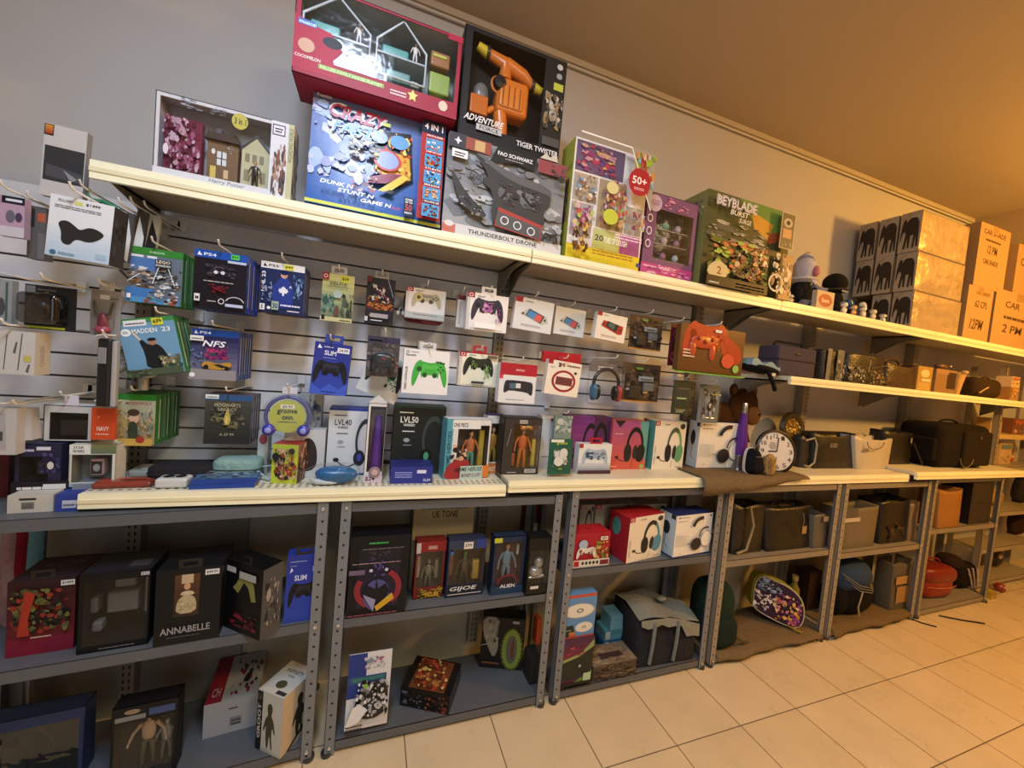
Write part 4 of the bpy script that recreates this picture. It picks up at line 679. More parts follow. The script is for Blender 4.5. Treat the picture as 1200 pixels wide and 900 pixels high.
# second row
o, w, h = case('tilted blue football game case of a man in black with yellow sticker', (152, 437), (207, 424), (138, 379), 1.44, XBG, [('r', 0, 0, 1, 1, '#6a9cc0'), ('r', 0, .92, 1, 1, '#3a8a4a'), ('r', .1, .87, .5, .97, '#dfe3e4'), ('l', .14, .9, .46, .94, '#3a5a8a', 1), ('e', .11, .77, .09, .065, '#e8eef0'), ('t', 'EA', .07, .75, .15, .79, '#2a4a6a'), ('t', 'MADDEN', .22, .74, .66, .82, '#e8eef2'), ('t', '23', .74, .74, .9, .82, '#e8eef2'), ('poly', chaikin([(.34, .10), (.36, .4), (.30, .62), (.36, .64), (.46, .52), (.6, .55), (.72, .42), (.8, .12)], 1), '#23262a'), ('s', [(.33, .62), (.22, .78)], .006, '#c9c0b4'), ('e', .53, .58, .07, .06, '#b07a5a'), ('e', .53, .62, .08, .03, '#23262a'), ('b', .6, .0, 1, .35, ['#8a7a5a', '#5a6a4a', '#c9b890', '#3a4a34'], 16, 2, .4), ('r', 0, 0, 1, .12, '#4a5a44'), ('b', 0, .0, .5, .14, ['#3a4438', '#6a7a5a'], 8, 4, .5)],
  wh=(.135, .170), roll=-13, hk='tilted football game case', st=[(.60, .86, .80, .98, '#d8d82a', '$39')])
hangbehind(o, 6, .002, .135, .17, .013, [XBG, '#2a5a2a'], 'green game case in the pack of football games')
o, w, h = case('racing game case with yellow sports car on purple, blue top band', (222, 443), (277, 446), (224, 384), 1.48, PSB, pshead()+[('g', 0, 0, 1, .87, '#8a8aa0', '#2a2a5a', 8), ('b', .25, .4, .8, .68, ['#8a2a6a', '#a83a6a', '#5a2a6a'], 10, 3, .5), ('b', 0, .3, .4, .6, ['#5a6a9a', '#8a8ab0', '#3a4a7a'], 8, 4, .4), ('r', 0, 0, 1, .2, '#8f8c90'), ('poly', chaikin([(.25, .3), (.35, .38), (.6, .32), (.85, .38), (.92, .32), (.8, .22), (.5, .2), (.3, .24)], 1), '#b88a34'), ('poly', [(.5, .3), (.62, .32), (.8, .28), (.7, .24)], '#2a2a30'), ('e', .36, .25, .05, .045, '#222'), ('e', .8, .24, .05, .045, '#222'), ('r', 0, .76, .28, .86, '#e4e4e4'), ('l', .03, .79, .25, .83, '#222', 1), ('t', 'NFS', .26, .66, .72, .78, '#eeeef4', .3), ('t', 'HEAT', .36, .54, .7, .62, '#b8407a', .2), ('e', .08, .08, .06, .045, '#e8e8e8')], hk='racing game case')
hangbehind(o, 8, .002, w, h, .015, ['#2a4296', '#1c2f78'], 'blue game case in the pack of racing games')
def pads(o, w, h, d): pass
cb('blue hanging controller box picturing a black controller, left of the dark clamshell', (362, 461), (405, 465), (366, 400), 1.46, .04, '#27399c', [('g', 0, 0, 1, 1, '#2f4ab8', '#2a2f8c', 6), ('t', 'SLIM', .28, .76, .60, .85, '#dfe4f4'), ('l', .25, .70, .6, .73, '#7f8ad0', 1), ('poly', [(.08, .88), (.12, .96), (.17, .92), (.2, .88)], '#dfe4f4'), ('l', .25, .91, .5, .94, '#cfd6f0', 1), ('r', .62, .83, .95, .93, '#e8e8ec'), ('t', '24.99', .66, .85, .91, .91, '#222'), ('c', .5, .40, .95, .5, '#1c1c24', '#0c0c10', '#2f2f3c'), ('poly', [(0, 0), (1, 0), (1, .25), (.75, .12), (.5, .22), (.3, .08), (0, .2)], '#3a5ad0'), ('l', .3, .04, .7, .07, '#9aa8e8', 1)], roll=3, hk='blue controller box', tab='#2a3aa0', right=[('r', 0, 0, 1, 1, '#1c2878')])
def c_pad(o, w, h, d):
    b = MB('#232225', 'plastic'); b.sup((0, -d*.45, h*.42), (w*.36, d*.35, h*.18), .8, .8); b.sup((-w*.28, -d*.4, h*.26), (w*.1, d*.3, h*.16)); b.sup((w*.28, -d*.4, h*.26), (w*.1, d*.3, h*.16)); b.sup((0, -d*.8, h*.45), (w*.06, .006, h*.03), 1, 1, '#a02020', n=10, k=6); child(b, 'controller', o)
blis('blister_pack', 'dark clamshell holding a round black game controller, above the tilted white box', 'blister pack', (428, 440), (466, 441), (433, 393), 1.44, .04, '#4a4446', [('r', 0, .85, 1, 1, '#38304a'), ('l', .05, .88, .45, .95, '#c9b8d8', 1), ('b', 0, .1, 1, .85, ['#5a5456', '#3a3638', '#726c6e', '#8a4a4a'], 16, 3, .35)], content=c_pad, hk='dark controller clamshell')
cb('tilted white box with dark green controller, below the dark clamshell', (414, 463), (452, 481), (440, 424), 1.52, .03, '#dfe2e0', [('c', .52, .52, .9, .7, '#262a28', '#111', '#3a423c'), ('b', .55, .25, .85, .6, ['#3a7a4a', '#2a4a34', '#5aa06a'], 8, 2, .3), ('r', .0, .9, 1, 1, '#d5d8d6'), ('t', 'Rematch', .06, .92, .4, .97, '#333')], wh=(.15, .16), roll=22, hk='tilted white camouflage controller box')
cb('white box picturing a bright lime green controller', (470, 460), (524, 458), (467, 407), 1.46, .04, '#e4e4e2', [('ring', .08, .93, .035, .03, .35, '#444'), ('t', 'XBOX', .15, .915, .32, .945, '#666'), ('t', 'Rematch', .05, .84, .26, .89, '#444'), ('tv', 'WIRED CONTROLLER', .05, .08, .10, .6, '#555'), ('c', .58, .42, .78, .66, '#3fae3a', '#1f5a24', '#4fc048'), ('s', [(.7, .75), (.9, .72)], .005, '#2a3a2c')], hk='lime green controller box', tab='#c9cdd0')
cb('cream box picturing a black and green camouflage controller', (536, 451), (581, 452), (537, 411), 1.50, .04, '#e6e4cc', sw('PDP')+[('r', .0, .97, 1, 1, RED), ('c', .5, .54, .80, .62, '#2f3226', '#1c1e16'), ('b', .3, .55, .48, .75, ['#7aa83a', '#4a6a2a'], 6, 3, .5), ('b', .62, .2, .82, .7, ['#6a9a34', '#2f3226', '#8ab84a'], 10, 4, .35), ('r', .33, .08, .66, .15, '#3a3a34'), ('r', .7, .86, .97, .95, '#6a5a44')], hk='green camouflage controller box', tab='#b02a38')
cb('red-topped box picturing a black handheld console case', (583, 471), (626, 472), (584, 424), 1.44, .04, '#d8dcdf', [('r', 0, .70, 1, 1, '#b3202e'), ('t', 'SWITCH', .42, .81, .65, .86, '#f0d0d4'), ('r', 0, .6, .09, .7, '#d8303c'), ('poly', chaikin([(.12, .24), (.14, .52), (.2, .58), (.84, .56), (.92, .5), (.92, .2), (.84, .22), (.78, .28), (.28, .32), (.2, .26)], 1), '#2c2e34'), ('r', .28, .36, .44, .5, '#4a6a7a'), ('r', .45, .38, .58, .5, '#d0d4d8'), ('e', .68, .44, .08, .07, '#3a3034'), ('l', .2, .07, .7, .11, '#8aa0b4', 1)], hk='red-topped console case box')
cb('cream box picturing a round red steering wheel', (637, 462), (676, 467), (645, 422), 1.46, .03, '#e6ddcc', [('r', 0, .88, .14, 1, RED), ('e', .52, .42, .36, .32, '#a02432', 28), ('e', .52, .42, .29, .255, '#e6ddcc', 28), ('r', .28, .30, .78, .54, '#8a2a34'), ('r', .3, .33, .74, .5, '#6a3a3a'), ('e', .84, .70, .045, .04, '#333'), ('b', .3, .82, .5, .96, ['#8a1c28', '#3a2024'], 6, 2, .5), ('l', .55, .88, .95, .94, '#6a3a3a', 1), ('t', 'PDP', .08, .78, .2, .81, '#555')], roll=4, hk='red steering wheel box', tab='#b8202c', top=[('r', 0, 0, 1, 1, '#b3202e')])
bx('controller_box', 'red hanging card showing behind the steering wheel box', 'controller box', (636, 424), (680, 428), (639, 411), 1.50, .02, '#b81f2b', (), m='plastic')
def hp_pack():
    P = at(705, 475, 1.50); o = empty('headphone_pack', P); tag(o, 'clear pack holding dark headphones with a blue and a red earcup', 'headphones')
    b = MB('#ffffff', 'clear'); b.cbox(-.075, -.05, 0, .085, .03, .2, .02); child(b, 'clear_case', o)
    b = MB('#2a2a2e', 'plastic'); b.tube([(.065*math.cos(a), -.02, .10+.065*math.sin(a)) for a in [math.radians(q) for q in range(-20, 201, 15)]], .008, None, 8); child(b, 'headband', o)
    for x, c in ((-.062, '#3a6a88'), (.065, '#a83a40')):
        b = MB(c, 'plastic'); b.sup((x, -.02, .06), (.016, .024, .038), .8, 1); b.sup((x*.72, -.02, .06), (.014, .022, .034), .9, 1, '#1c1c20'); child(b, 'earcup', o)
    b = MB('#7a7270', 'card'); b.box(-.07, .02, .15, .08, .024, .19); F = Face(b, (-.07, .02, .15), (1, 0, 0), (0, 0, 1), .15, .04); F.l(.3, .2, .8, .8, '#d8d8d8', 2); child(b, 'card_header', o); hook(P.x, 1.45, P.z+.215, 'clear headphone pack')
hp_pack()
blis('blister_pack', 'dark green clamshell with rounded top, hanging under the orange controller pack', 'blister pack', (786, 485), (806, 488), (790, 445), 1.44, .03, '#2f3a34', [('r', .25, .45, .8, .5, '#9ab88a'), ('r', .25, .06, .7, .12, '#8aa07a'), ('r', .1, .1, .9, .42, '#27352a')], hk='dark green clamshell')
blis('blister_pack', 'clear pack with dark shoe-shaped gadgets at the edge of the slatwall', 'blister pack', (816, 495), (840, 498), (823, 450), 1.48, .03, '#6a747c', [('b', .2, .1, .9, .9, ['#2a2226', '#8a98a4', '#c8b8a0', '#4a3a3e'], 12, 4, .4)], hk='clear gadget pack')
# third row
o, w, h = case('green-topped war game case with soldier artwork, front of a thick fanned pack', (136, 521), (180, 530), (139, 461), 1.50, XBG, [('r', 0, 0, 1, 1, '#a8946a'), ('r', 0, .88, 1, 1, '#2f8a34'), ('g', 0, .45, 1, .88, '#b8a67a', '#a8b8a8', 5), ('t', 'MONOPOLY', .2, .79, .9, .85, '#a8506a'), ('b', 0, .15, .5, .7, ['#b8a05a', '#8a7a4a', '#c9b47a'], 12, 4, .4), ('b', .6, .2, 1, .75, ['#7a8a7a', '#5a6a5a', '#8a9a94', '#a8a080'], 12, 5, .4), ('e', .5, .55, .13, .12, '#c9a88a'), ('e', .48, .65, .16, .07, '#4a3a30'), ('poly', chaikin([(.36, .1), (.34, .4), (.46, .5), (.6, .42), (.62, .1)], 1), '#3a4034'), ('r', 0, 0, 1, .14, '#c0a048'), ('e', .68, .12, .12, .07, '#a03a2a'), ('r', .02, .04, .1, .12, '#eee')], hk='soldier game case')
hangbehind(o, 8, .004, w, h, .014, [XBG, '#276a28', '#348a30'], 'bright green game case in the thick soldier-game pack')
o, w, h = case('wizard school game case with dark castle cover, lowest of the blue-topped cases', (238, 520), (292, 523), (236, 461), 1.50, '#3a4a6a', [('r', 0, .88, 1, 1, '#34588a'), ('r', 0, .91, .28, .99, '#e0e4e4'), ('l', .03, .93, .25, .97, '#222', 1), ('g', 0, 0, 1, .88, '#2c2f2e', '#4a4c44', 8), ('b', .1, .3, .9, .85, ['#5a5a48', '#6a6850', '#3a3c38', '#7a7450'], 16, 3, .4), ('poly', [(.42, .5), (.5, .75), (.58, .5), (.54, .4), (.46, .4)], '#b8a850'), ('t', 'HOGWARTS', .22, .76, .78, .83, '#a8a488'), ('t', 'LEGACY', .3, .68, .7, .74, '#a8a488'), ('s', [(.48, .42), (.5, .56)], .004, '#d8c87a'), ('t', 'A 27 99', .35, .18, .66, .23, '#a0a08a')], hk='dark castle game case')
hangbehind(o, 5, .004, w, h, .014, ['#3a3442', '#54424a'], 'dark-spined game case in the pack of castle games')
# ================================================================ left end: accessories on the slatwall and rack top
RT0 = .9085
LG = 'packaged accessories at the left end'
o, w, h = bx('photo_product_box', 'white card with dark photo panel and small orange logo, highest item at far left', 'box', (46, 228), (96, 236), (50, 143), 1.42, .02, '#bdb9b4', [('r', .04, .22, .98, .70, '#343436'), ('poly', [(.1, .45), (.95, .38), (.95, .25), (.1, .28)], '#4c4c4e'), ('poly', [(.5, .40), (.85, .30), (.7, .25)], '#8c8c8c'), ('r', 0, .84, .22, .99, '#2c1c1c'), ('g', .02, .86, .2, .98, '#a83a24', '#d0902a', 4)], roll=2, right=[('r', 0, 0, 1, 1, '#8a8886')])
bx('blister_pack', 'small pink and white earphone pack with navy hang tab, at the left frame edge', 'blister pack', (-2, 275), (28, 277), (0, 228), 1.40, .02, '#b895a8', [('r', 0, 0, 1, .25, '#c9c2c6'), ('r', .1, .82, 1, 1, '#1c1c34'), ('r', .25, .88, .9, .94, '#d8d8e0'), ('e', .45, .5, .18, .16, '#6a6470'), ('e', .78, .5, .14, .12, '#4a3c54')], hk='pink earphone pack', group=LG)
bx('blister_pack', 'charcoal accessory pack wedged between the pink pack and the white silhouette box', 'blister pack', (31, 302), (52, 303), (32, 240), 1.45, .03, '#5c5a5a', [('r', 0, .6, .4, .95, '#2c2a2a'), ('r', .55, .72, 1, .88, '#b85a3c'), ('r', .6, 0, 1, .5, '#6e6c6c')], hk='charcoal accessory pack')
bx('earphone_box', 'white box with black clip-shaped silhouette and pale blue lower half', 'box', (52, 299), (127, 313), (63, 228), 1.30, .06, '#d5d8da', [('g', 0, 0, 1, .5, '#a8c0d4', '#cfd6da', 6), ('t', 'SKULLCANDY', .12, .90, .35, .945, '#444'), ('r', .38, .89, .5, .95, '#c8cc60'), ('t', '$1499', .55, .90, .78, .95, '#2c2c2c'), ('l', .08, .80, .8, .86, '#777', 2), ('poly', chaikin([(.14, .56), (.28, .62), (.42, .54), (.5, .48), (.66, .58), (.9, .50), (.84, .40), (.66, .30), (.44, .34), (.36, .20), (.22, .24), (.22, .42)], 2), '#2a2826'), ('r', .78, .06, .95, .14, '#9ab4c8'), ('e', .12, .06, .05, .04, '#3a6a8a'), ('l', .2, .04, .45, .09, '#6a8aa4', 2)], roll=3, right=[('r', 0, 0, 1, 1, '#3a3738'), ('b', .1, .1, .9, .9, ['#2a2829', '#4c4a4a'], 5, 2)], hk='white silhouette box')
for k, (a, c, e, cc, nm) in enumerate((((140, 306), (149, 308), (144, 248), '#4a4a4c', 'dark grey'), ((152, 305), (164, 307), (156, 246), '#3a3a3c', 'charcoal'), ((167, 304), (180, 306), (170, 250), '#b8bcc0', 'silver'))):
    bx('accessory_card', '%s slim card pack hanging between the silhouette box and the game cases' % nm, 'accessory pack', a, c, e, 1.44+.03*k, .012, cc, [('poly', [(0, .1), (1, .0), (1, .5), (.3, .9)], '#d0d4d4' if k < 2 else '#2a2a2c')], roll=5, hk='%s slim card' % nm, group=LG)
b = MB('#8a8886', 'plastic'); b.tube([(w*.3, .01, .01), (w*.3, .01, -.05), (w*.3, .29, -.17)], .004); child(b, 'display_arm', o)
b = MB('#2f7a58', 'plastic'); b.tube([(0, 0, 0), (.03, -.01, .0), (.06, 0, -.012)], .006); b.tube([(0, 0, 0), (-.012, 0, .018), (-.006, 0, .03)], .003); o = b.build('size_hanger', None, at(108, 235, 1.42)); tag(o, 'small green plastic hanger above the white silhouette box', 'hanger'); hook(o.location.x-.008, 1.42, o.location.z+.026, 'green plastic hanger')
def c_head(o, w, h, d):
    b = MB('#1c1b1d', 'plastic'); b.sup((-w*.05, -d*.5, h*.45), (w*.26, d*.4, h*.22), .8, .9); b.tube([(w*.3*math.cos(a), -d*.3, h*.5+h*.3*math.sin(a)) for a in [math.radians(q) for q in range(0, 181, 20)]], .005); child(b, 'headphones', o)
blis('headphone_pack', 'black boxed headphones with lime green bottom strip, hanging at far left', 'headphones', (28, 383), (88, 383), (20, 331), 1.38, .05, '#1f1e20', [('r', 0, 0, .8, .05, '#b8cc2a'), ('r', .02, .82, .2, .97, '#6a6a6c'), ('r', .22, .74, .34, .82, '#d0d83a'), ('r', .38, .78, .46, .85, '#9ab03a'), ('r', .25, .88, .6, .92, '#54545c')], content=c_head, clear='smoke', hk='black lime-striped headphones')
bx('blister_pack', 'pale clear pack cut off by the frame left of the lime-striped headphones', 'blister pack', (-6, 380), (13, 383), (-8, 326), 1.42, .02, '#8f9492', [('e', .3, .4, .3, .2, '#4a4a4c'), ('r', .6, .1, .75, .95, '#4a5a52')], hk='pale edge pack', group=LG)
def c_bud(o, w, h, d):
    b = MB('#7a2a3c', 'plastic'); b.sup((.0, -.012, h*.28), (.012, .01, .03)); b.sup((0, -.012, h*.14), (.018, .012, .012), 1, 1, '#a8405a'); b.tube([(-.02, -.01, h*.75), (-.015, -.012, h*.5), (0, -.012, h*.4)], .003, '#3a3a3a'); b.tube([(.02, -.01, h*.75), (.015, -.012, h*.5), (0, -.012, h*.4)], .003, '#3a3a3a'); child(b, 'earphones', o)
blis('blister_pack', 'clear grey pack with a pink earphone, right of the lime-striped headphones', 'blister pack', (105, 392), (140, 396), (103, 338), 1.42, .025, '#8a8784', [('r', .3, .8, .62, .9, '#c8c8c8'), ('l', .64, .82, .9, .86, '#444', 1)], content=c_bud, hk='pink earphone pack', tab='#b0b0ae')
bx('charger_box', 'white box with black cable drawings cut by the left frame edge', 'box', (-12, 437), (40, 443), (-4, 386), 1.34, .05, '#bcbab6', [('s', [(.3, .1), (.36, .9)], .002, '#555'), ('s', [(.62, .1), (.7, .95)], .002, '#444'), ('r', .74, .3, .92, .45, '#b8ac5a'), ('poly', [(.5, .5), (.56, .75), (.6, .74), (.56, .48)], '#5a5654'), ('poly', [(.8, .08), (.86, .25), (.9, .24), (.86, .05)], '#5a5654')], right=[('r', 0, 0, 1, 1, '#c0b8a6'), ('tv', 'CHARGER', .3, .2, .6, .7, '#9a9080')], hk='white cable box')
o = MB('#1c1c1e', 'plastic'); o.cbox(-.018, -.02, 0, .012, .006, .19, .006); o.cbox(.012, -.018, .0, .024, .0, .185, .004, '#9a9c9a'); o.cbox(-.014, -.024, .12, .004, -.02, .165, .003, '#7c7e7e'); o.tube([(-.005, 0, .19), (-.015, 0, .2), (-.03, 0, .195)], .003, '#c9c9c9'); P = at(126, 476, 1.40); q = tag(o.build('stylus_pack', None, P), 'tall narrow black and silver pack hanging above the orange pouch', 'accessory pack'); hook(P.x, 1.40, P.z+.20, 'narrow black and silver pack')
def gadget():
    P = at(141, 456, 1.47); o = empty('toy_gadget', P); tag(o, 'grey plastic toy with dials and a loop, half behind the tilted football case', 'toy')
    b = MB('#9aa29c', 'plastic'); b.cbox(-.045, 0, .085, .03, .02, .12, .008); b.sup((-.02, -.004, .10), (.016, .012, .016), 1, 1, '#3c4040'); child(b, 'dial_plate', o)
    b = MB('#8e9290', 'plastic'); b.tube([(-.03, .01, 0), (-.02, .01, .05), (.02, .01, .08), (.05, .01, .05), (.05, .01, 0)], .012); child(b, 'loop', o)
    b = MB('#b8bcb8', 'plastic'); b.sup((.06, 0, .06), (.03, .018, .022)); b.sup((.045, -.018, .06), (.008, .006, .008), 1, 1, '#222'); child(b, 'head', o); hook(P.x, 1.47, P.z+.125, 'grey plastic toy')
gadget()
def cambox():
    o, w, h = wb('camera_box', 'white-framed box with large black opening beside the orange pouch', 'box', (50, 517), (108, 517), (47, 474), 1.46, .05, '#b8bab8', (.12, .05, .9, .8), '#161616', [], content=lambda o, w, h, d: tray(o, [(-w*.3, .02, .1*h, w*.3, .04, .6*h, '#1c1c1c')], 'camera'), top=[('r', 0, 0, 1, 1, '#c9ccca')])
    b = MB('#c8c4d8', 'plastic'); b.box(-.01, 0, h, .02, .002, h+.03); child(b, 'hang_tab', o); hook(o.location.x, 1.46, o.location.z+h+.03, 'white-framed black-window box')
cambox()
bx('pouch', 'flat orange pouch with white letters hanging beside the war game pack', 'pouch', (106, 515), (134, 517), (108, 478), 1.42, .01, '#c8451e', [('e', .3, .72, .05, .04, '#e88a6a'), ('t', 'NAVY', .25, .28, .75, .42, '#e0cfc8'), ('l', .2, .16, .75, .22, '#e0b8a8', 1)], m='plastic', hk='orange pouch')
for k, (bl, br, tl, yaw, nm) in enumerate((((-4, 533), (18, 534), (-4, 478), 0, 'white phone box at the left frame edge above the dark red box'), ((16, 516), (38, 512), (4, 478), 0, 'leaning white phone box above the navy watch box'))):
    bx('phone_box', nm, 'box', bl, br, tl, 1.40+.03*k, .03, '#b6b4b2', [('poly', [(.1, .1), (.5, .1), (.4, .9), (.15, .9)], '#a2a0a2'), ('r', .1, .3, .3, .5, '#4a484a')], hk=nm.split(' at')[0] if k == 0 else 'leaning phone box', roll=-4*k, group=LG)
bx('small_carton', 'dark red carton at the left frame edge on the rack top', 'box', (-10, 562), (10, 562), (-10, 533), 1.42, .1, '#5a1420', z=RT0, yaw=4)
def c_watch(c, fc):
    def f(o, w, h, d):
        b = MB(c, 'plastic'); b.cbox(-w*.16, .02, h*.2, w*.16, .05, h*.62, .006); F = Face(b, (-w*.16, .02, h*.2), (1, 0, 0), (0, 0, 1), w*.32, h*.42); F.r(.12, .12, .88, .85, '#2a2a2c'); F.e(.5, .48, .28, .26, fc); F.ring(.5, .48, .28, .26, .2, '#555'); child(b, 'watch', o)
    return f
wb('watch_box', 'navy window box with dark toy watch stacked on flat boxes at far left', 'toy box', (16, 562), (72, 562), (16, 520), 1.34, .07, '#272644', (.1, .08, .7, .7), '#26262e', [('l', .05, .82, .4, .92, '#b8b8d0', 1), ('r', .45, .85, .75, .93, '#cfcfe0'), ('b', .5, .3, 1, .8, ['#3a3470', '#221f40', '#4a4a7a'], 10, 3, .4), ('e', .78, .5, .07, .09, '#c9c9c0')], z=RT0+.055, yaw=3, content=c_watch('#1c1c22', '#3a3a44'), top=[('r', 0, 0, 1, 1, '#33315a')])
wb('watch_box', 'white and green window box with pink toy watch, beside the navy watch box', 'toy box', (80, 565), (135, 560), (82, 521), 1.34, .06, '#c9cdc6', (.05, .1, .92, .76), '#7e8482', [('r', 0, .78, .6, 1, '#d4d8d4'), ('t', 'STAR', .08, .90, .30, .96, '#222'), ('t', 'WARS', .07, .81, .31, .88, '#222'), ('g', .45, .78, 1, 1, '#5a6a54', '#8aa07a', 4), ('r', 0, 0, 1, .08, '#9ab4c0')], z=RT0+.053, yaw=4, content=c_watch('#b89aa0', '#9aa0a0'))
bx('flat_box', 'black flat box with white lettering under the navy watch box', 'box', (12, 580), (80, 578), (12, 566), 1.33, .12, '#1c1c22', [('l', .1, .5, .85, .85, '#d8d8dc', 1), ('r', .55, .5, .95, .85, '#cfd4d8')], z=RT0+.029, yaw=4)
bx('flat_box', 'grey-blue flat box under the white and green watch box', 'box', (84, 580), (128, 576), (84, 568), 1.33, .1, '#7a8494', z=RT0+.029, yaw=4)
bx('flat_box', 'white flat box with barcode at the left of the rack top', 'box', (8, 602), (62, 600), (10, 581), 1.325, .12, '#bcb9ae', [('r', .25, .7, .62, .82, '#2a2a2a'), ('r', .3, .2, .58, .6, '#7a7a74'), ('l', .32, .25, .56, .55, '#333', 3)], z=RT0, yaw=4)
bx('flat_box', 'blue flat box with white barcode label against the cream shelf end', 'box', (64, 600), (92, 597), (63, 580), 1.325, .12, '#2b3f94', [('r', .3, .2, .9, .65, '#b8bcd0'), ('l', .35, .3, .85, .55, '#333', 1)], z=RT0, yaw=4)
# ================================================================ left counter shelf
C1 = CZ1+.0005
def case3(px, py, Y, rx, ry, rz, col, nm, label, z=C1, yaw=0, ball=None, strap=None, e=.55, cat='case'):
    P = at(px, py, Y); o = empty(nm, (P.x, P.y, z), (0, 0, math.radians(yaw))); tag(o, label, cat)
    b = MB(col, 'fabric'); b.sup((0, 0, rz), (rx, ry, rz), .45, e, n=28, k=12); child(b, 'shell', o)
    b = MB('#2a2a2a', 'plastic'); b.tube([(rx*1.005*math.copysign(abs(math.cos(a))**e, math.cos(a)), ry*1.005*math.copysign(abs(math.sin(a))**e, math.sin(a)), rz) for a in [6.283*i/28 for i in range(28)]], .0018, None, 5, closed=True); child(b, 'zip', o)
    if strap: b = MB(strap, 'fabric'); b.tube([(rx, 0, rz), (rx+.03, -.01, rz*1.2), (rx+.05, -.03, .012), (rx+.03, -.05, .006), (rx*.9, -.03, rz*.8)], .004, None, 6); child(b, 'wrist_strap', o)
    return o
case3(215, 548, 1.50, .085, .045, .028, '#26262a', 'hard_case', 'long black zipped hard case with wrist strap, at the left of the counter', strap='#6a7478')
case3(280, 546, 1.52, .07, .045, .036, '#7fa39c', 'hard_case', 'mint green zipped hard case behind the blue game cases', strap='#9ab0aa')
o = MB('#8a3626', 'plastic'); o.cbox(-.075, -.03, 0, .06, .03, .018, .008); F = Face(o, (-.07, -.025, .018), (1, 0, 0), (0, 1, 0), .125, .05); F.r(.05, .1, .95, .9, '#a84a34'); F.l(.4, .3, .9, .7, '#c9a090', 1); tag(o.build('flat_case', None, (at(152, 565, 1.45).x, 1.45, C1), (0, 0, .08)), 'thin rust red case lying at the left end of the perforated counter', 'case')
o = MB('#8c928e', 'plastic'); o.cbox(-.05, 0, 0, .05, .06, .022, .008); o.sup((0, .03, .022), (.03, .02, .006), 1, 1, '#a0a5a2'); tag(o.build('flat_case', None, (at(172, 558, 1.53).x, 1.53, C1)), 'pale grey flat plastic case behind the rust red one', 'case')
def whitebundle():
    P = at(205, 568, 1.44); o = empty('cable_reel', (P.x, P.y, C1)); tag(o, 'white hard pack with black oval cut-outs, left of the blue game cases', 'pack')
    b = MB('#c4c6c2', 'plastic'); b.cbox(-.04, -.03, 0, .04, .03, .03, .008); F = Face(b, (-.035, -.025, .03), (1, 0, 0), (0, 1, 0), .07, .05); F.e(.28, .5, .2, .3, '#26262a'); F.e(.72, .5, .2, .3, '#26262a'); F.s([(.5, .1), (.5, .9)], .002, '#3a6a5a'); child(b, 'body', o)
whitebundle()
for k, (nm, dx, yw) in enumerate((('lower', 0, 3), ('upper', .006, 7))):
    P = at(262, 570, 1.415); b = MB('#1f3a80', 'gloss'); b.box(-.085, 0, 0, .085, .135, .014, '#26449a'); F = Face(b, (-.085, 0, .014), (1, 0, 0), (0, 1, 0), .17, .135); F.r(.02, .03, .98, .97, '#4a6a90'); F.b(.05, .05, .95, .95, ['#5a7a9a', '#8aa0b0', '#3a5078', '#7a8088'], 14, 4+k, .35)
    tag(b.build('game_case', None, (P.x+dx, 1.405+.004*k, C1+.0145*k), (0, 0, math.radians(yw))), '%s of two blue game cases lying flat on the counter' % nm, 'game case', 'game cases lying on the counter')
def c_none(o, w, h, d): pass
o, w, h = bx('toy_box', 'lime and red small toy box with racing pictures, turned sideways on the counter', 'toy box', (317, 566), (347, 570), (320, 520), 1.42, .07, '#b8c42e', [('g', 0, 0, 1, 1, '#c0d02e', '#a8b83a', 3), ('b', .1, .1, 1, .9, ['#7a4a3a', '#c9a088', '#3a2e2c', '#a83a2a', '#8a7a6a'], 22, 3, .35), ('e', .2, .7, .14, .1, '#222'), ('e', .8, .85, .12, .08, '#3a3230')], z=C1, yaw=-12, right=[('r', 0, 0, 1, 1, '#8a6a54'), ('b', 0, 0, 1, 1, ['#5a463c', '#a8503a', '#c9a890', '#3a302c'], 14, 5, .4)], top=[('r', 0, 0, 1, 1, '#a82a2a'), ('e', .5, .5, .3, .15, '#7a1c1c')])
def onn():
    P = at(337, 488, 1.48); o = empty('headphone_pack', P); tag(o, 'round clear pack of blue headphones around a lime green card disc', 'headphones')
    b = MB('#b6c05a', 'card'); b.lathe([(0, 0), (.056, 0), (.056, .002), (0, .002)], None, 28, axis='y'); F = Face(b, (-.056, -.0025, -.056), (1, 0, 0), (0, 0, 1), .112, .112); F.t('groove', .22, .55, .76, .70, '#2a2c6a'); F.t('onn.', .36, .40, .68, .51, '#2a2c6a'); F.l(.25, .32, .75, .36, '#4a4a8a', 1); F.r(.3, .74, .68, .86, '#e4e4dc'); F.t('$9.99', .36, .76, .62, .83, '#222'); child(b, 'card_disc', o)
    b = MB('#5a5a9a', 'plastic'); b.tube([(.066*math.cos(a), .006, .066*math.sin(a)) for a in [math.radians(q) for q in range(-30, 211, 12)]], .006, None, 8)
    child(b, 'headband', o)
    for q in (-1, 1): b = MB('#3438a8', 'plastic'); b.sup((q*.052, -.008, -.046), (.02, .012, .02)); b.sup((q*.052, -.019, -.046), (.010, .004, .010), 1, 1, '#8a94e0'); child(b, 'earcup', o)
    b = MB('#ffffff', 'clear'); b.lathe([(0, -.022), (.07, -.022), (.078, -.01), (.078, .012), (0, .012)], None, 32, axis='y'); child(b, 'clear_shell', o)
    b = MB('#c9c9d4', 'card'); b.box(-.02, .0, .078, .025, .002, .10); child(b, 'hang_tab', o); hook(P.x, 1.48, P.z+.10, 'round headphone pack')
onn()
bx('headset_box', 'silver box with blue picture, half hidden behind the round headphone pack', 'box', (346, 520), (374, 523), (352, 462), 1.56, .06, '#9aa2a8', [('b', .3, .2, 1, .95, ['#5a6a94', '#7a84a0', '#3f4a6a'], 12, 2, .35)], z=C1+.11, hk='silver headset box')
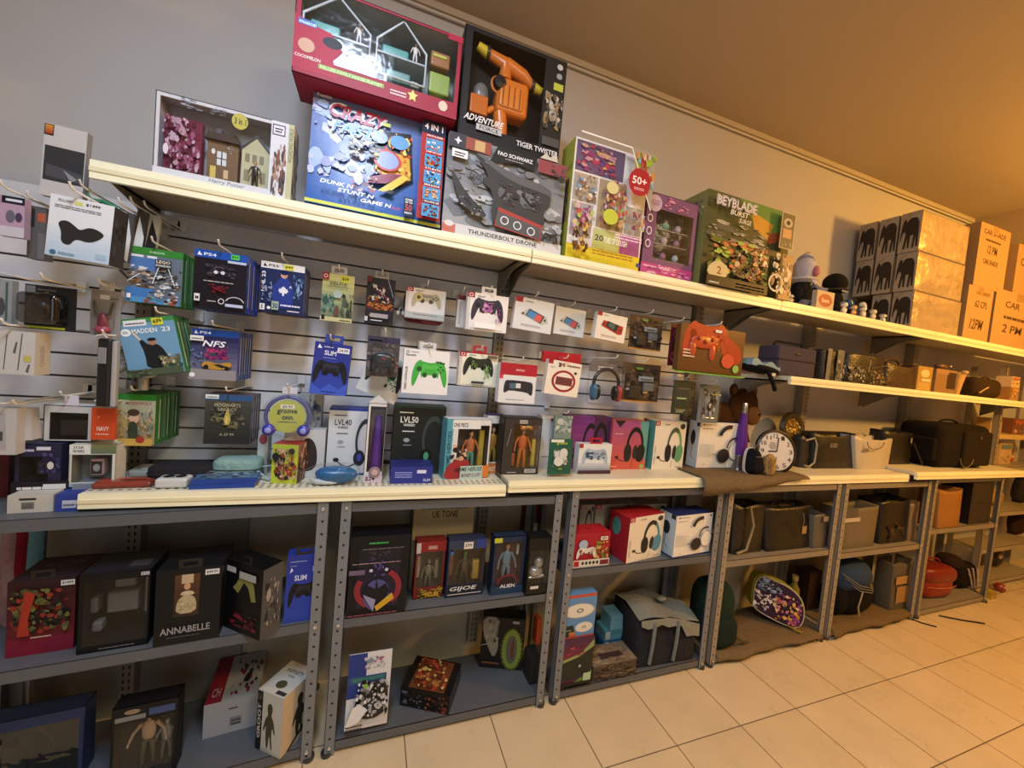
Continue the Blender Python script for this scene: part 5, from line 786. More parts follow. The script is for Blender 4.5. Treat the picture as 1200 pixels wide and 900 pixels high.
bx('speaker_box', 'white box picturing a dark rounded speaker behind the lime toy box', 'box', (330, 560), (378, 560), (332, 503), 1.52, .06, '#c4c9cb', [('poly', chaikin([(.35, .12), (.3, .5), (.5, .85), (.72, .8), (.84, .5), (.8, .15)], 2), '#33292c'), ('e', .12, .6, .08, .1, '#a8404a')], z=C1)
bx('headset_box', 'pale box standing left of the round headphone pack, mostly hidden', 'box', (300, 556), (312, 557), (300, 504), 1.54, .05, '#b9bfbc', [('e', .5, .8, .4, .12, '#a04a54')], z=C1)
def bluewrap():
    P = at(393, 562, 1.44); o = empty('wrapped_goods', (P.x, P.y, C1)); tag(o, 'blue item in crinkled clear wrap lying before the white headset box', 'wrapped goods')
    b = MB('#1f5f96', 'plastic'); b.sup((0, .0, .03), (.065, .035, .028), .7, .8, wob=.06, seed=3); b.sup((-.03, -.01, .012), (.045, .025, .011), .8, .8, '#c4ccd4', wob=.05); child(b, 'contents', o)
    b = MB('#ffffff', 'clear'); b.sup((0, 0, .036), (.088, .045, .035), .8, .9, n=28, k=14, wob=.09, seed=5); child(b, 'clear_wrap', o)
bluewrap()
def lvl(nm, label, bl, br, tl, Y, dark, t1, acc, z, **k):
    bg = '#1e2220' if dark else '#d4d7da'; tx = '#e0e4e2' if dark else '#3a3c40'; bandc = '#26443a' if dark else '#2b3c9c'
    s = [('r', 0, 0, 1, .03, bandc), ('r', 0, .97, 1, 1, bandc), ('l', .1, .89, .36, .92, tx, 1), ('t', t1, .12, .75, .46, .84, tx), ('t', 'WIRED', .18, .70, .40, .735, tx), ('l', .17, .62, .40, .65, tx, 1), ('e', .26, .50, .06, .03, '#9aa4a8'), ('l', .2, .42, .36, .45, '#8a9494', 1)]
    s += [('ring', .78, .52, .22, .34, .22, '#3a3c40' if not dark else '#3c4642', 60, 240), ('ring', .80, .52, .22, .34, .2, '#2c2e32' if not dark else '#333c38', -60, 60), ('e', .66, .26, .12, .12, '#2a2c32' if not dark else '#0f1412'), ('e', .66, .27, .05, .06, acc), ('s', [(.6, .18), (.45, .13), (.32, .15), (.22, .21)], .004, '#3a3c44'), ('e', .19, .235, .06, .03, '#2a2c30')]
    return bx('headset_box', label, 'headset box', bl, br, tl, Y, .09, bg, s, z=z, group='boxed headsets', **k)
lvl(0, 'white headset box with blue edges, left side of the counter', (381, 557), (438, 556), (387, 478), 1.52, False, 'LVL40', '#4a54b0', C1, top=[('r', 0, 0, 1, 1, '#2b3c9c')], left=[('r', 0, 0, 1, 1, '#a8b0ba')])
def lava():
    o, w, h = wb('lamp_box', 'tall narrow white window box with purple tube, between white and black headset boxes', 'lamp box', (425, 566), (447, 568), (431, 472), 1.40, .06, '#cfcfd0', (.14, .14, .98, .96), '#5a4048', [('r', 0, 0, 1, .10, '#c9b8c8'), ('t', '$24', .1, .02, .6, .08, '#222')], z=C1,
      content=lambda o, w, h, d: [child(MB('#5a2f94', 'plastic').lathe([(0, 0), (.018, 0), (.022, .03), (.012, h*.75), (0, h*.78)], None, 16, (w*.1, .03, .02)), 'glitter_tube', o), child(MB('#7a5a48', 'plastic').box(-w*.3, .045, .02, w*.4, .05, h*.9), 'insert', o)])
    b = MB('#c9cacb', 'card'); b.prism([(-w/2, h), (w/2, h), (0, h+.028)], 0, .06); child(b, 'gable_top', o)
    b = MB('#8a7a84', 'card'); b.lathe([(0, 0), (.02, 0), (.02, .002), (0, .002)], None, 16, (.005, -.003, h*.14), axis='y'); b.lathe([(0, 0), (.011, 0), (.011, .002), (0, .002)], '#c9a0a4', 14, (.005, -.0055, h*.14), axis='y'); child(b, 'round_badge', o)
lava()
bx('headset_box', 'deep blue carton lying flat before the black headset box', 'box', (457, 567), (506, 566), (455, 547), 1.40, .10, '#2c3490', [('l', .1, .35, .5, .75, '#8a94d8', 3), ('r', .62, .6, .84, .8, '#d0d4e8'), ('t', 'SLIM', .78, .12, .95, .28, '#c9d0f0')], z=C1, top=[('r', 0, 0, 1, 1, '#262c74'), ('l', .2, .7, .8, .8, '#5a64b8', 1)])
lvl(0, 'black headset box with green-accented headset picture', (457, 556), (517, 556), (457, 474), 1.55, True, 'LVL50', '#4aa070', C1, left=[('r', 0, 0, 1, 1, '#1c2a24')])
# figures in window boxes
def c_f1(top, legs, skin, extra, fx=.1, H=.72, hair=None):
    def f(o, w, h, d):
        doll(o, fx*w, .03, .06*h, H*h, top, legs, skin, hair)
        tray(o, [(-w/2+q[0]*w, .03, q[1]*h, -w/2+q[2]*w, .05, q[3]*h, q[4]) for q in extra], 'accessory')
    return f
wb('figure_box', 'white and teal window box holding a small figure, red and cyan lower panel', 'figure box', (519, 562), (571, 558), (525, 491), 1.42, .07, '#cdd2d4', (.25, .18, .96, .9), '#6a5f58', [('r', 0, 0, .14, 1, '#4a9ab0'), ('tv', 'ANIME HEROES', .03, .1, .11, .8, '#1c3a44'), ('r', .12, .84, .75, .98, '#d8dcdc'), ('t', 'ONE PIECE', .14, .87, .46, .94, '#222'), ('poly', chaikin([(0, 0), (.02, .15), (.16, .30), (.42, .36), (.56, .28), (.56, .1), (.4, 0)], 1), '#a02a2e'), ('b', .1, .3, .5, .58, ['#c99a7a', '#2c2624', '#d8b090'], 9, 3, .4), ('r', .35, .0, .86, .22, '#a8c4c0'), ('t', 'ANIME HEROES', .22, .13, .83, .20, '#1c2226', .3), ('t', 'MONKEY D LUFFY', .38, .03, .82, .09, '#7a2a2e', .2), ('r', .86, .02, 1, .22, '#d8742a')], z=C1, yaw=6, content=c_f1('#b8683c', '#4a9a8a', '#c99a74', [(.8, .1, .93, .8, '#b8a030')], hair='#222'), left=[('r', 0, 0, 1, 1, '#5aa0ae')], right=[('r', 0, 0, 1, 1, '#b8b4a0')], m='card')
wb('figure_box', 'second white window box with yellow and orange figure, tucked behind the cyan one', 'figure box', (565, 555), (588, 553), (568, 486), 1.50, .06, '#d0d0d4', (.08, .2, .85, .86), '#7a6a44', [('r', 0, 0, .85, .18, '#d07a2e'), ('t', 'NARUTO', .05, .04, .8, .12, '#f0e0d0')], z=C1, content=c_f1('#c88a2e', '#b8a030', '#c99a74', [], 0), top=[('r', 0, 0, 1, 1, '#3a3470')])
wb('figure_box', 'dark brown window box holding an orange-clad figure with yellow accessory', 'figure box', (586, 556), (630, 556), (591, 489), 1.46, .08, '#39332e', (.26, .12, .98, .88), '#6f5a3c', [('r', .4, .80, .9, .87, '#5a3a28'), ('b', .42, .8, .75, .87, ['#d8c04a', '#c9782e', '#e8e0b8'], 5, 2, .5), ('r', .62, .03, .92, .10, '#c0b8ac'), ('t', 'GOKU', .65, .045, .89, .09, '#2a2420'), ('l', .16, .03, .4, .06, '#aaa', 1), ('r', .38, .9, .6, .97, '#9a948c'), ('s', [(.1, .5), (.18, .8)], .003, '#8a8074')], z=CZ2+.0005, content=c_f1('#c8642c', '#c9702e', '#c99a74', [(.85, .1, .96, .6, '#b8a83a'), (.3, .1, .42, .35, '#b8602e')], .08, .74, '#d8c890'), sidewin='r')
bx('figure_box', 'plain white box behind the orange-clad figure box', 'box', (630, 548), (645, 547), (630, 487), 1.54, .06, '#cfcfd2', [('r', .7, .9, .9, .96, '#b03040'), ('l', .2, .2, .8, .25, '#8a8a90', 1)], z=CZ2+.0005)
C2 = CZ2+.0005
blis('earbud_pack', 'rounded dark green pack showing white earbuds', 'earbuds', (641, 556), (668, 557), (645, 514), 1.42, .012, '#1f5a46', [('t', 'groove', .3, .82, .75, .90, '#c0c838'), ('r', .05, .9, .6, .98, '#d8dcd4'), ('b', .2, .25, .8, .72, ['#d4d4d0', '#c0c4c4', '#e4e4e0'], 9, 2, .5), ('e', .6, .6, .18, .14, '#d8dad8'), ('e', .42, .38, .2, .14, '#e0e0de'), ('t', 'ANC', .42, .14, .6, .19, '#c0c838')], shell=(.15, .2, .85, .75))
bpk = bx('earbud_pack', 'teal and grey crumpled clear pack behind the dark green earbud pack', 'earbuds', (648, 520), (668, 520), (650, 487), 1.52, .02, '#7a9088', [('b', 0, .4, 1, 1, ['#a8b0aa', '#c0c4be', '#5a8478'], 9, 3, .5)], hk='teal crumpled pack')
bx('controller_box', 'small white box with blue camouflage controller standing on the counter, red hang tab', 'controller box', (676, 555), (714, 555), (679, 520), 1.42, .04, '#d6dadc', [('g', 0, 0, 1, .35, '#7a8a9a', '#c8ced2', 4), ('r', 0, .86, .12, 1, RED), ('c', .5, .52, .8, .62, '#a0b4c8', '#3a4a6a'), ('b', .2, .5, .8, .78, ['#6a84a8', '#3c5078', '#c0ccd8'], 12, 3, .3), ('r', 0, 0, 1, .12, '#4a2c3a')], z=C2, tab='#b0202c')
# headset boxes right of them
def hsbox(label, bl, br, tl, Y, bg, hc, cup, z=C2, yaw=0, d=.09, spec=(), corner=RED, **k):
    s = list(spec) or [('r', 0, .90, .14, 1, corner), ('ring', .07, .95, .04, .03, .35, '#f0d8d8'), ('t', 'LVL40', .3, .91, .46, .95, '#555'), ('e', .88, .90, .08, .06, '#3a3c3a'), ('tv', 'WIRED STEREO', .04, .1, .08, .5, '#999'), ('l', .75, .04, .95, .07, '#777', 1)]
    s += [('ring', .66, .46, .24, .42, .24, hc, -5, 125), ('ring', .66, .46, .24, .42, .24, cup, -8, 60), ('ring', .66, .46, .24, .42, .24, hc, 118, 188), ('poly', chaikin([(.38, .20), (.36, .46), (.48, .54), (.57, .46), (.57, .22), (.48, .14)], 2), '#242426'), ('poly', chaikin([(.68, .24), (.72, .48), (.88, .54), (.97, .42), (.91, .18), (.78, .14)], 2), cup), ('poly', chaikin([(.60, .25), (.62, .48), (.73, .52), (.71, .20)], 1), '#2c2c2e'), ('s', [(.5, .2), (.4, .17), (.28, .185), (.2, .23)], .003, '#2c2c2e'), ('e', .175, .25, .05, .028, '#2c2c2e'), ('s', [(.62, .18), (.60, .03)], .0015, '#444')]
    return bx('headset_box', label, 'headset box', bl, br, tl, Y, d, bg, s, z=z, yaw=yaw, group='boxed headsets', **k)
hsbox('purple headset box showing a pink-cushioned headset, behind the small blue camouflage controller box', (664, 549), (700, 549), (662, 487), 1.56, '#7a3480', '#1c1820', '#c04870', spec=[('g', 0, 0, 1, 1, '#a84a6a', '#6a2c84', 6)])
bx('headset_box', 'violet and black headset box seen between the purple and coral boxes', 'headset box', (692, 549), (712, 549), (692, 488), 1.53, .08, '#4a2458', [('ring', .4, .5, .4, .4, .3, '#18141c', 0, 360), ('e', .4, .3, .2, .25, '#3a2a34')], z=C2, group='boxed headsets')
hsbox('coral, pink and teal headset box with black gaming headset', (713, 550), (755, 550), (710, 492), 1.48, '#c0504a', '#18181a', '#1e1e20', spec=[('g', 0, 0, 1, 1, '#d0553e', '#9a4a84', 6), ('poly', [(.75, 1), (1, 1), (1, .1), (.9, .4)], '#5a9a90'), ('poly', [(.05, 1), (.35, 1), (.2, .86)], '#221c22'), ('l', .08, .72, .3, .75, '#e0b0a0', 1), ('l', .04, .05, .2, .08, '#e8c0b0', 1), ('e', .9, .06, .06, .05, '#8ab860')], right=[('r', 0, 0, 1, 1, '#4f8a84')])
hsbox('cream headset box with green-cupped headset and red corner, on the counter', (763, 550), (799, 550), (768, 493), 1.44, '#ddd6c6', '#4a5a4a', '#5f9a6a', left=[('r', 0, 0, 1, 1, '#5a9a92'), ('r', 0, 0, .3, 1, '#a83a44')])
PULSE = [('r', 0, 0, 1, .035, '#2a3270'), ('poly', [(.05, .93), (.08, .97), (.12, .93)], '#333'), ('t', 'PlayStation', .12, .93, .36, .96, '#444'), ('l', .05, .85, .3, .875, '#666', 1), ('r', .92, .92, .97, .96, '#555')]+[('e', .04+.035*i, .28+.035*j+.01*(i % 2), .010, .008, '#8fa0a4') for i in range(9) for j in range(8)]
def pulse(label, bl, br, tl, Y, z, yaw=0, d=.07):
    s = PULSE+[('ring', .66, .66, .26, .30, .28, '#26262a', 80, 165), ('ring', .80, .42, .2, .28, .14, '#2a2a2e', 70, 170), ('e', .82, .40, .15, .19, '#dcdcda'), ('ring', .82, .40, .15, .19, .1, '#b8b8b4'), ('e', .55, .30, .14, .15, '#2c2628'), ('s', [(.66, .18), (.62, .03)], .0015, '#444'), ('s', [(.3, .34), (.42, .32)], .003, '#333'), ('t', 'CE', .1, .10, .16, .13, '#888')]
    return bx('headset_box', label, 'headset box', bl, br, tl, Y, d, '#e0ddd6', s, z=z, yaw=yaw, left=[('r', 0, 0, 1, 1, '#b8c4cc'), ('e', .45, .65, .22, .16, '#26262c'), ('s', [(.45, .5), (.4, .25), (.65, .2)], .003, '#333'), ('r', .7, .9, .95, 1, '#222'), ('r', 0, 0, 1, .035, '#2a3270')], top=[('r', 0, 0, 1, 1, '#26306a')], group='boxed headsets')
pulse('white headset box with dotted pattern at the right end of the counter row', (815, 550), (866, 550), (817, 494), 1.44, C2)
# ================================================================ right part of the counter and the middle shelf
def cloth(name, label, x0, x1, z, Yf, drop, col='#6f5c40', seed=1, back=.26, nx=36):
    rnd = random.Random(seed); b = MB(col, 'fabric'); top = []; rows = []
    for i in range(nx+1):
        u = i/nx; x = x0+(x1-x0)*u; wv = .012*math.sin(u*9+seed)+.008*math.sin(u*23+seed*2); dr = drop(u)
        rows.append([(x, Yf+back, z+.004), (x, Yf+back*.5, z+.004+.001*math.sin(i)), (x, Yf+.02, z+.005), (x, Yf-.014, z+.002), (x+wv*.3, Yf-.026+wv*.3, z-dr*.5-.004), (x+wv*.5, Yf-.024+wv*.7, z-dr-.006)])
    vs = [p for r_ in rows for p in r_]; n = 6; fs = [(i*n+j, (i+1)*n+j, (i+1)*n+j+1, i*n+j+1) for i in range(nx) for j in range(n-1)]
    b.add(vs, fs, sm=True); o = b.build(name); md = o.modifiers.new('thickness', 'SOLIDIFY'); md.thickness = .003; tag(o, label, 'cloth'); return o
cloth('brown_cloth', 'brown cloth draped over the counter edge under the wall clock', 1.482, 2.2, C2, 1.378, lambda u: .075*max(0, 1-u*1.1)**.8+.002)
cloth('brown_cloth', 'brown mat lying over the bottom deck under the unicorn backpack', 1.73, 2.52, RZ['d'][0], 1.402, lambda u: .014+.004*math.sin(u*5), seed=3)
cloth('brown_cloth', 'brown mat spilling onto the floor below the helmet bag', 2.62, 3.40, RZ['e'][0], 1.402, lambda u: .018+.006*math.sin(u*4+1), '#6a5738', seed=5)
def shell(name, px, py, Y, z, label, cat, yaw=0):
    P = at(px, py, Y); o = empty(name, (P.x, Y, z), (0, 0, math.radians(yaw))); tag(o, label, cat); return o
def handle(o, x0, x1, z0, H, y=0, r=.004, col='#1c1a18', m='leather', n=12, lean=0, name='handle'):
    b = MB(col, m); b.tube([((x0+x1)/2-(x1-x0)/2*math.cos(math.pi*i/n), y-lean*math.sin(math.pi*i/n), z0+H*math.sin(math.pi*i/n)) for i in range(n+1)], r, None, 6); return child(b, name, o)
def tote(name, label, bl, br, tl, Y, d, z, col, yaw=0, taper=.88, m='leather', hH=.08, hcol=None, spec=(), cat='handbag', soft=.004, nh=2, wtop=1.05):
    yw = math.radians(yaw); P, u, w, h = span(bl, br, tl, Y, yw, z); o = empty(name, P+u*(w/2), (0, 0, yw)); tag(o, label, cat); b = MB(col, m)
    rings = []
    for t in [0, .04, .3, .6, .9, 1]:
        ww, dd = w*(1+(wtop-1)*t)*(1 if t > 0 else .97)/2, d*(1-(1-taper)*t)/2; cyy = d/2; sag = soft*math.sin(t*9)
        rings.append([(-ww+.006, cyy-dd, h*t), (-ww*.4, cyy-dd-sag, h*t), (ww*.4, cyy-dd-sag, h*t), (ww-.006, cyy-dd, h*t), (ww, cyy-dd+.006, h*t), (ww, cyy+dd-.006, h*t), (ww-.006, cyy+dd, h*t), (-ww+.006, cyy+dd, h*t), (-ww, cyy+dd-.006, h*t), (-ww, cyy-dd+.006, h*t)])
    for sc_, zf in ((.93, 1.0), (.90, .8)): rings.append([(x*sc_, d/2+(y-d/2)*sc_, h*zf) for x, y, _ in rings[5]])
    for k_ in (5, 6): rings[k_] = [(x, y, z_+.010*math.sin(x*37+len(label))-.012*(1-abs(x)/(w*.6))) for x, y, z_ in rings[k_]]
    b.loft(rings, None, None, True); art(Face(b, (-w/2, -soft-.001, 0), (1, 0, 0), (0, 0, 1), w, h), spec); child(b, 'body', o)
    for k in range(nh): handle(o, -w*.22, w*.22, h*.96, hH, d*(.15+.7*k) if nh > 1 else d*.5, .004, hcol or col, 'leather')
    return o, w, h
# lamp, sneaker, clock, bear, medallion
o = shell('glitter_lamp', 865, 545, 1.51, C2, 'slim cone-shaped purple glitter lamp with silver cap behind the white headset box', 'lamp'); o.scale = (1, 1, 1.28)
b = MB('#8a8a90', 'chrome'); b.lathe([(0, 0), (.04, 0), (.042, .004), (.026, .035), (.032, .06), (.03, .064), (0, .064)], None, 22); child(b, 'base', o)
b = MB('#5b1f8c', 'plastic'); b.lathe([(0, .064), (.03, .064), (.033, .10), (.026, .17), (.015, .24), (0, .24)], None, 22); child(b, 'purple_glass', o)
b = MB('#b8b8bc', 'chrome'); b.lathe([(0, .24), (.0155, .24), (.011, .28), (.009, .283), (0, .283)], None, 18); child(b, 'cap', o)
def sneaker():
    o = shell('slipper', 884, 560, 1.40, C2+.004, 'black slipper with white sole rim propped upright beside the clock', 'shoe', 0); o.rotation_euler = (math.radians(-12), 0, math.radians(-8))
    out = [(-.046, .01), (-.05, .03), (-.044, .07), (-.032, .115), (-.015, .14), (.012, .14), (.03, .115), (.042, .07), (.05, .03), (.044, .01), (.02, 0), (-.02, 0)]
    out = chaikin(out, 2); b = MB('#cfcac2', 'plastic'); b.prism(out[::-1], .012, .026, None, None, False); child(b, 'sole', o)
    up = [(x*.93, z*.94+.004) for x, z in out]; b = MB('#16151a', 'fabric'); n = len(up)
    cz = .065; rings = [[(x*s_, y, (z-cz)*s_+cz) for x, z in up[::-1]] for s_, y in ((1, .012), (.98, -.006), (.86, -.024), (.6, -.034), (.2, -.037))]
    b.loft(rings, None, None, True); child(b, 'upper', o)
    b = MB('#2c2a30', 'plastic'); b.cbox(-.022, -.041, .085, .022, -.03, .094, .003); child(b, 'strap', o)
    b = MB('#8f8a84', 'chrome'); b.tube([(-.012, -.02, .13), (-.01, -.03, .15), (.008, -.03, .15), (.012, -.02, .13)], .003); child(b, 'loop', o)
sneaker()
def broom():
    o = shell('hair_brush', 899, 556, 1.39, C2, 'tan bristle tuft standing between the slipper and the clock', 'brush'); R = random.Random(4); b = MB('#b08a54', 'fur'); b.sup((.008, 0, .055), (.038, .022, .062), .9, 1, wob=.05)
    for i in range(120):
        a = R.uniform(0, 6.28); q = R.uniform(.2, 1); x, y = .026*q*math.cos(a), .02*q*math.sin(a); b.tube([(x, y, .02), (x*1.4, y*1.3, .06), (x*1.5+.005, y*1.4, .095+R.uniform(-.01, .012))], [.0016, .0014, .0006], ['#b08a54', '#9a7442', '#c9a468'][i % 3], 3)
    child(b, 'bristles', o); b = MB('#5a4430', 'plastic'); b.cbox(-.028, -.018, 0, .028, .018, .02, .005); child(b, 'base', o)
broom()
def clock():
    P = at(911, 550, 1.44); o = empty('wall_clock', (P.x, 1.44, C2+.004), (math.radians(-12), 0, math.radians(-14))); tag(o, 'round white wall clock with black rim leaning among the handbags', 'clock'); R = .112
    b = MB('#141414', 'plastic'); b.lathe([(0, -.018), (R, -.018), (R+.006, -.010), (R+.005, .004), (R-.004, .008), (R-.010, 0), (0, 0)], None, 40, (0, 0, R), axis='y'); child(b, 'rim', o)
    b = MB('#c9c8cc', 'card'); b.lathe([(0, .002), (R-.009, .002), (R-.009, .0), (0, .0)], None, 40, (0, -.0006, R), axis='y'); F = Face(b, (-R, -.0032, 0), (1, 0, 0), (0, 0, 1), 2*R, 2*R)
    for k in range(1, 13):
        a = math.radians(90-30*k); cx, cy = .5+.37*math.cos(a), .5+.37*math.sin(a); s_ = .045 if k < 10 else .062; F.t(str(k), cx-s_, cy-.05, cx+s_, cy+.05, '#1c1c1e', bold=False)
    F.ring(.5, .5, .455, .455, .01, '#555'); child(b, 'dial', o)
    b = MB('#141414', 'plastic'); b.box(-.002, -.007, 0, .002, -.005, .075); b.T = Matrix(); q = child(b, 'minute_hand', o); q.location = (0, 0, R); q.rotation_euler = (0, math.radians(12), 0)
    b = MB('#141414', 'plastic'); b.box(-.003, -.006, 0, .003, -.004, .048); q = child(b, 'hour_hand', o); q.location = (0, 0, R); q.rotation_euler = (0, math.radians(-92), 0)
    b = MB('#8a8a8a', 'card'); b.lathe([(0, 0), (.02, 0), (.02, .0006), (0, .0006)], '#9a9a9e', 16, (-.02, -.0042, R+.03), axis='y'); child(b, 'maker_mark', o)
clock()
def bear():
    o = shell('teddy_bear', 850, 530, 1.655, C2+.002, 'large brown teddy bear slumped in shade behind the clock and purple lamp', 'teddy bear', 8); o.scale = (1.12, .5, 1.12)
    A, B = '#4a2f1a', '#6b4a2c'
    b = MB(A, 'fur'); b.sup((-.06, .02, .15), (.16, .07, .16), .9, 1, n=24, k=14, wob=.015); child(b, 'body', o)
    b = MB(A, 'fur'); b.sup((.10, -.01, .29), (.12, .075, .10), .95, 1, n=24, k=14); child(b, 'head', o)
    b = MB(B, 'fur'); b.sup((.14, -.085, .25), (.06, .035, .05), .95, 1, n=18, k=10); b.sup((.165, -.115, .262), (.017, .010, .013), 1, 1, '#1c120c', 'plastic', n=12, k=8); child(b, 'muzzle', o)
    for x, z in ((.01, .375), (.18, .37)): b = MB(A, 'fur'); b.sup((x, .0, z), (.035, .018, .035), n=14, k=8); b.sup((x, -.014, z), (.022, .01, .022), 1, 1, B, n=12, k=6); child(b, 'ear', o)
    for x in (.08, .165): b = MB('#120c08', 'plastic'); b.sup((x, -.075, .315), (.009, .006, .009), n=8, k=6); child(b, 'eye', o)
    for p in (((-.16, .0, .22), (-.19, -.02, .15), (-.18, -.03, .09)), ((.03, -.02, .20), (.09, -.05, .15), (.10, -.06, .10))): b = MB(A, 'fur'); b.tube(p, [.045, .042, .046], None, 14); child(b, 'arm', o)
    for x in (-.14, .04): b = MB(A, 'fur'); b.tube([(x, 0, .05), (x, -.05, .045), (x, -.07, .05)], [.048, .046, .048], None, 14); child(b, 'leg', o)
bear()
def medal():
    P = at(938, 487, 1.60); o = empty('decor_plaque', (P.x, 1.62, C2+.12), (math.radians(-8), 0, 0)); tag(o, 'round dark-framed plaque with gold relief leaning on the back wall', 'plaque'); R = .095
    b = MB('#2e2414', 'leather'); b.lathe([(0, -.02), (R, -.02), (R+.012, -.008), (R, .008), (R-.025, .004), (R-.03, -.004), (0, -.004)], None, 36, (0, 0, R), axis='y'); child(b, 'frame', o)
    rr = random.Random(8); b = MB('#c09a3c', 'foil')
    for i in range(60): a = rr.uniform(0, 6.28); q = (R-.034)*math.sqrt(rr.random()); b.sup((q*math.cos(a), .0, R+q*math.sin(a)), (rr.uniform(.004, .012), .005, rr.uniform(.004, .012)), 1, 1, rr.choice(['#b8903a', '#8f6a24', '#d8b458']), n=8, k=5)
    b.lathe([(0, -.004), (R-.03, -.004), (R-.03, 0), (0, 0)], '#8a6a2c', 28, (0, 0, R), axis='y'); child(b, 'relief', o)
    b = MB('#4a3c28', 'plastic'); b.box(-.05, .0, -.12, .05, .03, 0); child(b, 'stand', o)
medal()
def strapbag():
    o, w, h = tote('handbag', 'small dark grey bag with a wide silver edge strap beside the clock', (937, 548), (948, 548), (936, 512), 1.46, .07, C2, '#2a2724', cat='handbag', nh=0)
    b = MB('#8f8b84', 'leather'); b.tube([(-w*.4, -.01, h*.9), (w*.3, -.02, h*1.0), (w*.62, -.02, h*.8), (w*.6, -.02, h*.2), (w*.1, -.018, h*.05), (-w*.3, -.015, h*.1)], .006, None, 8); child(b, 'strap', o)
strapbag()
tote('handbag', 'wide black handbag with small pale script lettering on its front', (953, 548), (1000, 552), (951, 508), 1.42, .10, C2, '#1d1a17', spec=[('t', 'GUESS', .30, .62, .48, .74, '#8a7f70', .3)], nh=0, taper=.7)
o, w, h = tote('handbag', 'light grey trapezoid tote with thin looping handle, in front of the black bags', (1004, 549), (1040, 554), (1006, 513), 1.40, .11, C2, '#b6ac9c', wtop=1.22, taper=.8, nh=0, spec=[('e', .2, .62, .07, .06, '#6a645c')])
handle(o, -w*.35, w*.18, h*.9, -.05, -.012, .003, '#6f675c'); handle(o, -w*.3, w*.2, h, .018, .09, .004, '#a39a8a')
o, w, h = tote('handbag', 'plain black boxy bag behind the light grey tote, buckle at its corner', (1034, 548), (1066, 548), (1032, 505), 1.50, .10, C2, '#1a1713', nh=0, spec=[('r', .86, .7, .92, .84, '#8a7a5a')]); b = MB('#1c1814', 'leather'); b.tube([(w*.45, -.01, h*.7), (w*.62, -.04, h*.2), (w*.7, -.05, .01), (w*.4, -.06, .008)], .006, None, 6); child(b, 'strap', o)
b = MB('#c9b48c', 'card'); b.box(-.02, -.012, 0, .02, .012, .001); tag(b.build('price_tag', None, (at(1052, 547, 1.43).x, 1.43, C2+.001), (0, 0, -.4)), 'small cream paper tag lying at the foot of the grey tote', 'tag')
def duffel():
    P = at(1128, 546, 1.42); C3 = CZ3+.0005; o = empty('duffel_bag', (P.x, 1.42, C3), (0, 0, 0)); tag(o, 'large black wheeled duffel bag at the far right end of the counter', 'duffel bag')
    b = MB('#1c160f', 'fabric'); b.cbox(-.29, 0, 0, .34, .24, .30, .05); child(b, 'body', o)
    b = MB('#241c13', 'fabric'); b.cbox(-.05, -.02, .02, .30, .01, .26, .04); child(b, 'front_pocket', o)
    b = MB('#6b5a40', 'plastic'); b.tube([(-.02+.085*math.cos(a), -.024, .09+.075*math.sin(a)) for a in [math.radians(q) for q in range(190, 350, 12)]], .003, None, 6); child(b, 'piping', o)
    b = MB('#9a8a6a', 'chrome'); b.lathe([(0, 0), (.012, 0), (.012, .004), (0, .005)], None, 14, (.12, -.022, .22), axis='y'); child(b, 'badge', o)
    handle(o, -.12, .12, .295, .03, .10, .007, '#1c160f', 'fabric'); b = MB('#19140e', 'fabric'); b.cbox(-.32, .02, .04, -.28, .2, .2, .02); child(b, 'end_pocket', o)
duffel()
# ---- middle shelf
M1 = MZ+.0005
def visor():
    P = at(897, 440, 1.40); o = empty('shin_pads', (P.x, 1.40, M1+.0), (0, math.radians(6), 0)); tag(o, 'black padded item with light blue wavy top overhanging the middle shelf end', 'pads')
    b = MB('#17181a', 'fabric'); b.sup((0, .05, .022), (.115, .07, .02), .8, .8, wob=.03); child(b, 'pad', o)
    b = MB('#7aa0b4', 'plastic'); n = 16; pts = [(-.11+.2*i/n, .052+.010*math.sin(i*.75)) for i in range(n+1)]; b.prism((pts+[(x, .025) for x, _ in pts[::-1]])[::-1], -.005, .06, None, None, False); child(b, 'blue_top', o)
    b = MB('#141414', 'fabric'); b.tube([(.0, -.01, .01), (.02, -.03, -.04), (.06, -.02, -.075)], .010, None, 6); child(b, 'strap', o)
    b = MB('#c9c9c4', 'plastic'); b.box(.035, -.008, -.006, .06, .03, .012); child(b, 'buckle', o)
visor()
def lunch():
    o, w, h = bx('lunch_bag', 'blocky greyish purple lunch bag with top loop handle on the middle shelf', 'lunch bag', (909, 444), (954, 445), (909, 403), 1.44, .12, '#4a4250', (), z=M1, m='fabric', round_=.012)
    b = MB('#3a3340', 'fabric'); b.cbox(-w/2-.003, -.004, h*.52, w/2+.003, .124, h*.56, .003); child(b, 'zip_band', o); b = MB('#2c2830', 'plastic'); b.cbox(-.02, -.004, h*.72, .02, 0, h*.8, .002); child(b, 'badge', o)
    b = MB('#26222a', 'fabric'); b.tube([(-w*.4, .06, h*.98), (-w*.32, .06, h*1.16), (w*.32, .06, h*1.16), (w*.42, .06, h*.98)], .006, None, 8); child(b, 'handle', o); b = MB('#a8987a', 'fabric'); b.box(w/2, .02, 0, w/2+.002, .09, h*.8); child(b, 'side_panel', o)
lunch()
o, w, h = tote('handbag', 'black bag with two silver stripes, right of the purple lunch bag', (962, 447), (988, 449), (962, 407), 1.44, .08, M1, '#1c1b1a', spec=[('r', .12, 0, .3, 1, '#6a6c68'), ('r', .55, 0, .85, 1, '#5f615f'), ('b', .55, .1, .95, .7, ['#8a8c88', '#3a3a38', '#a8a49a'], 9, 3, .4)], nh=0)
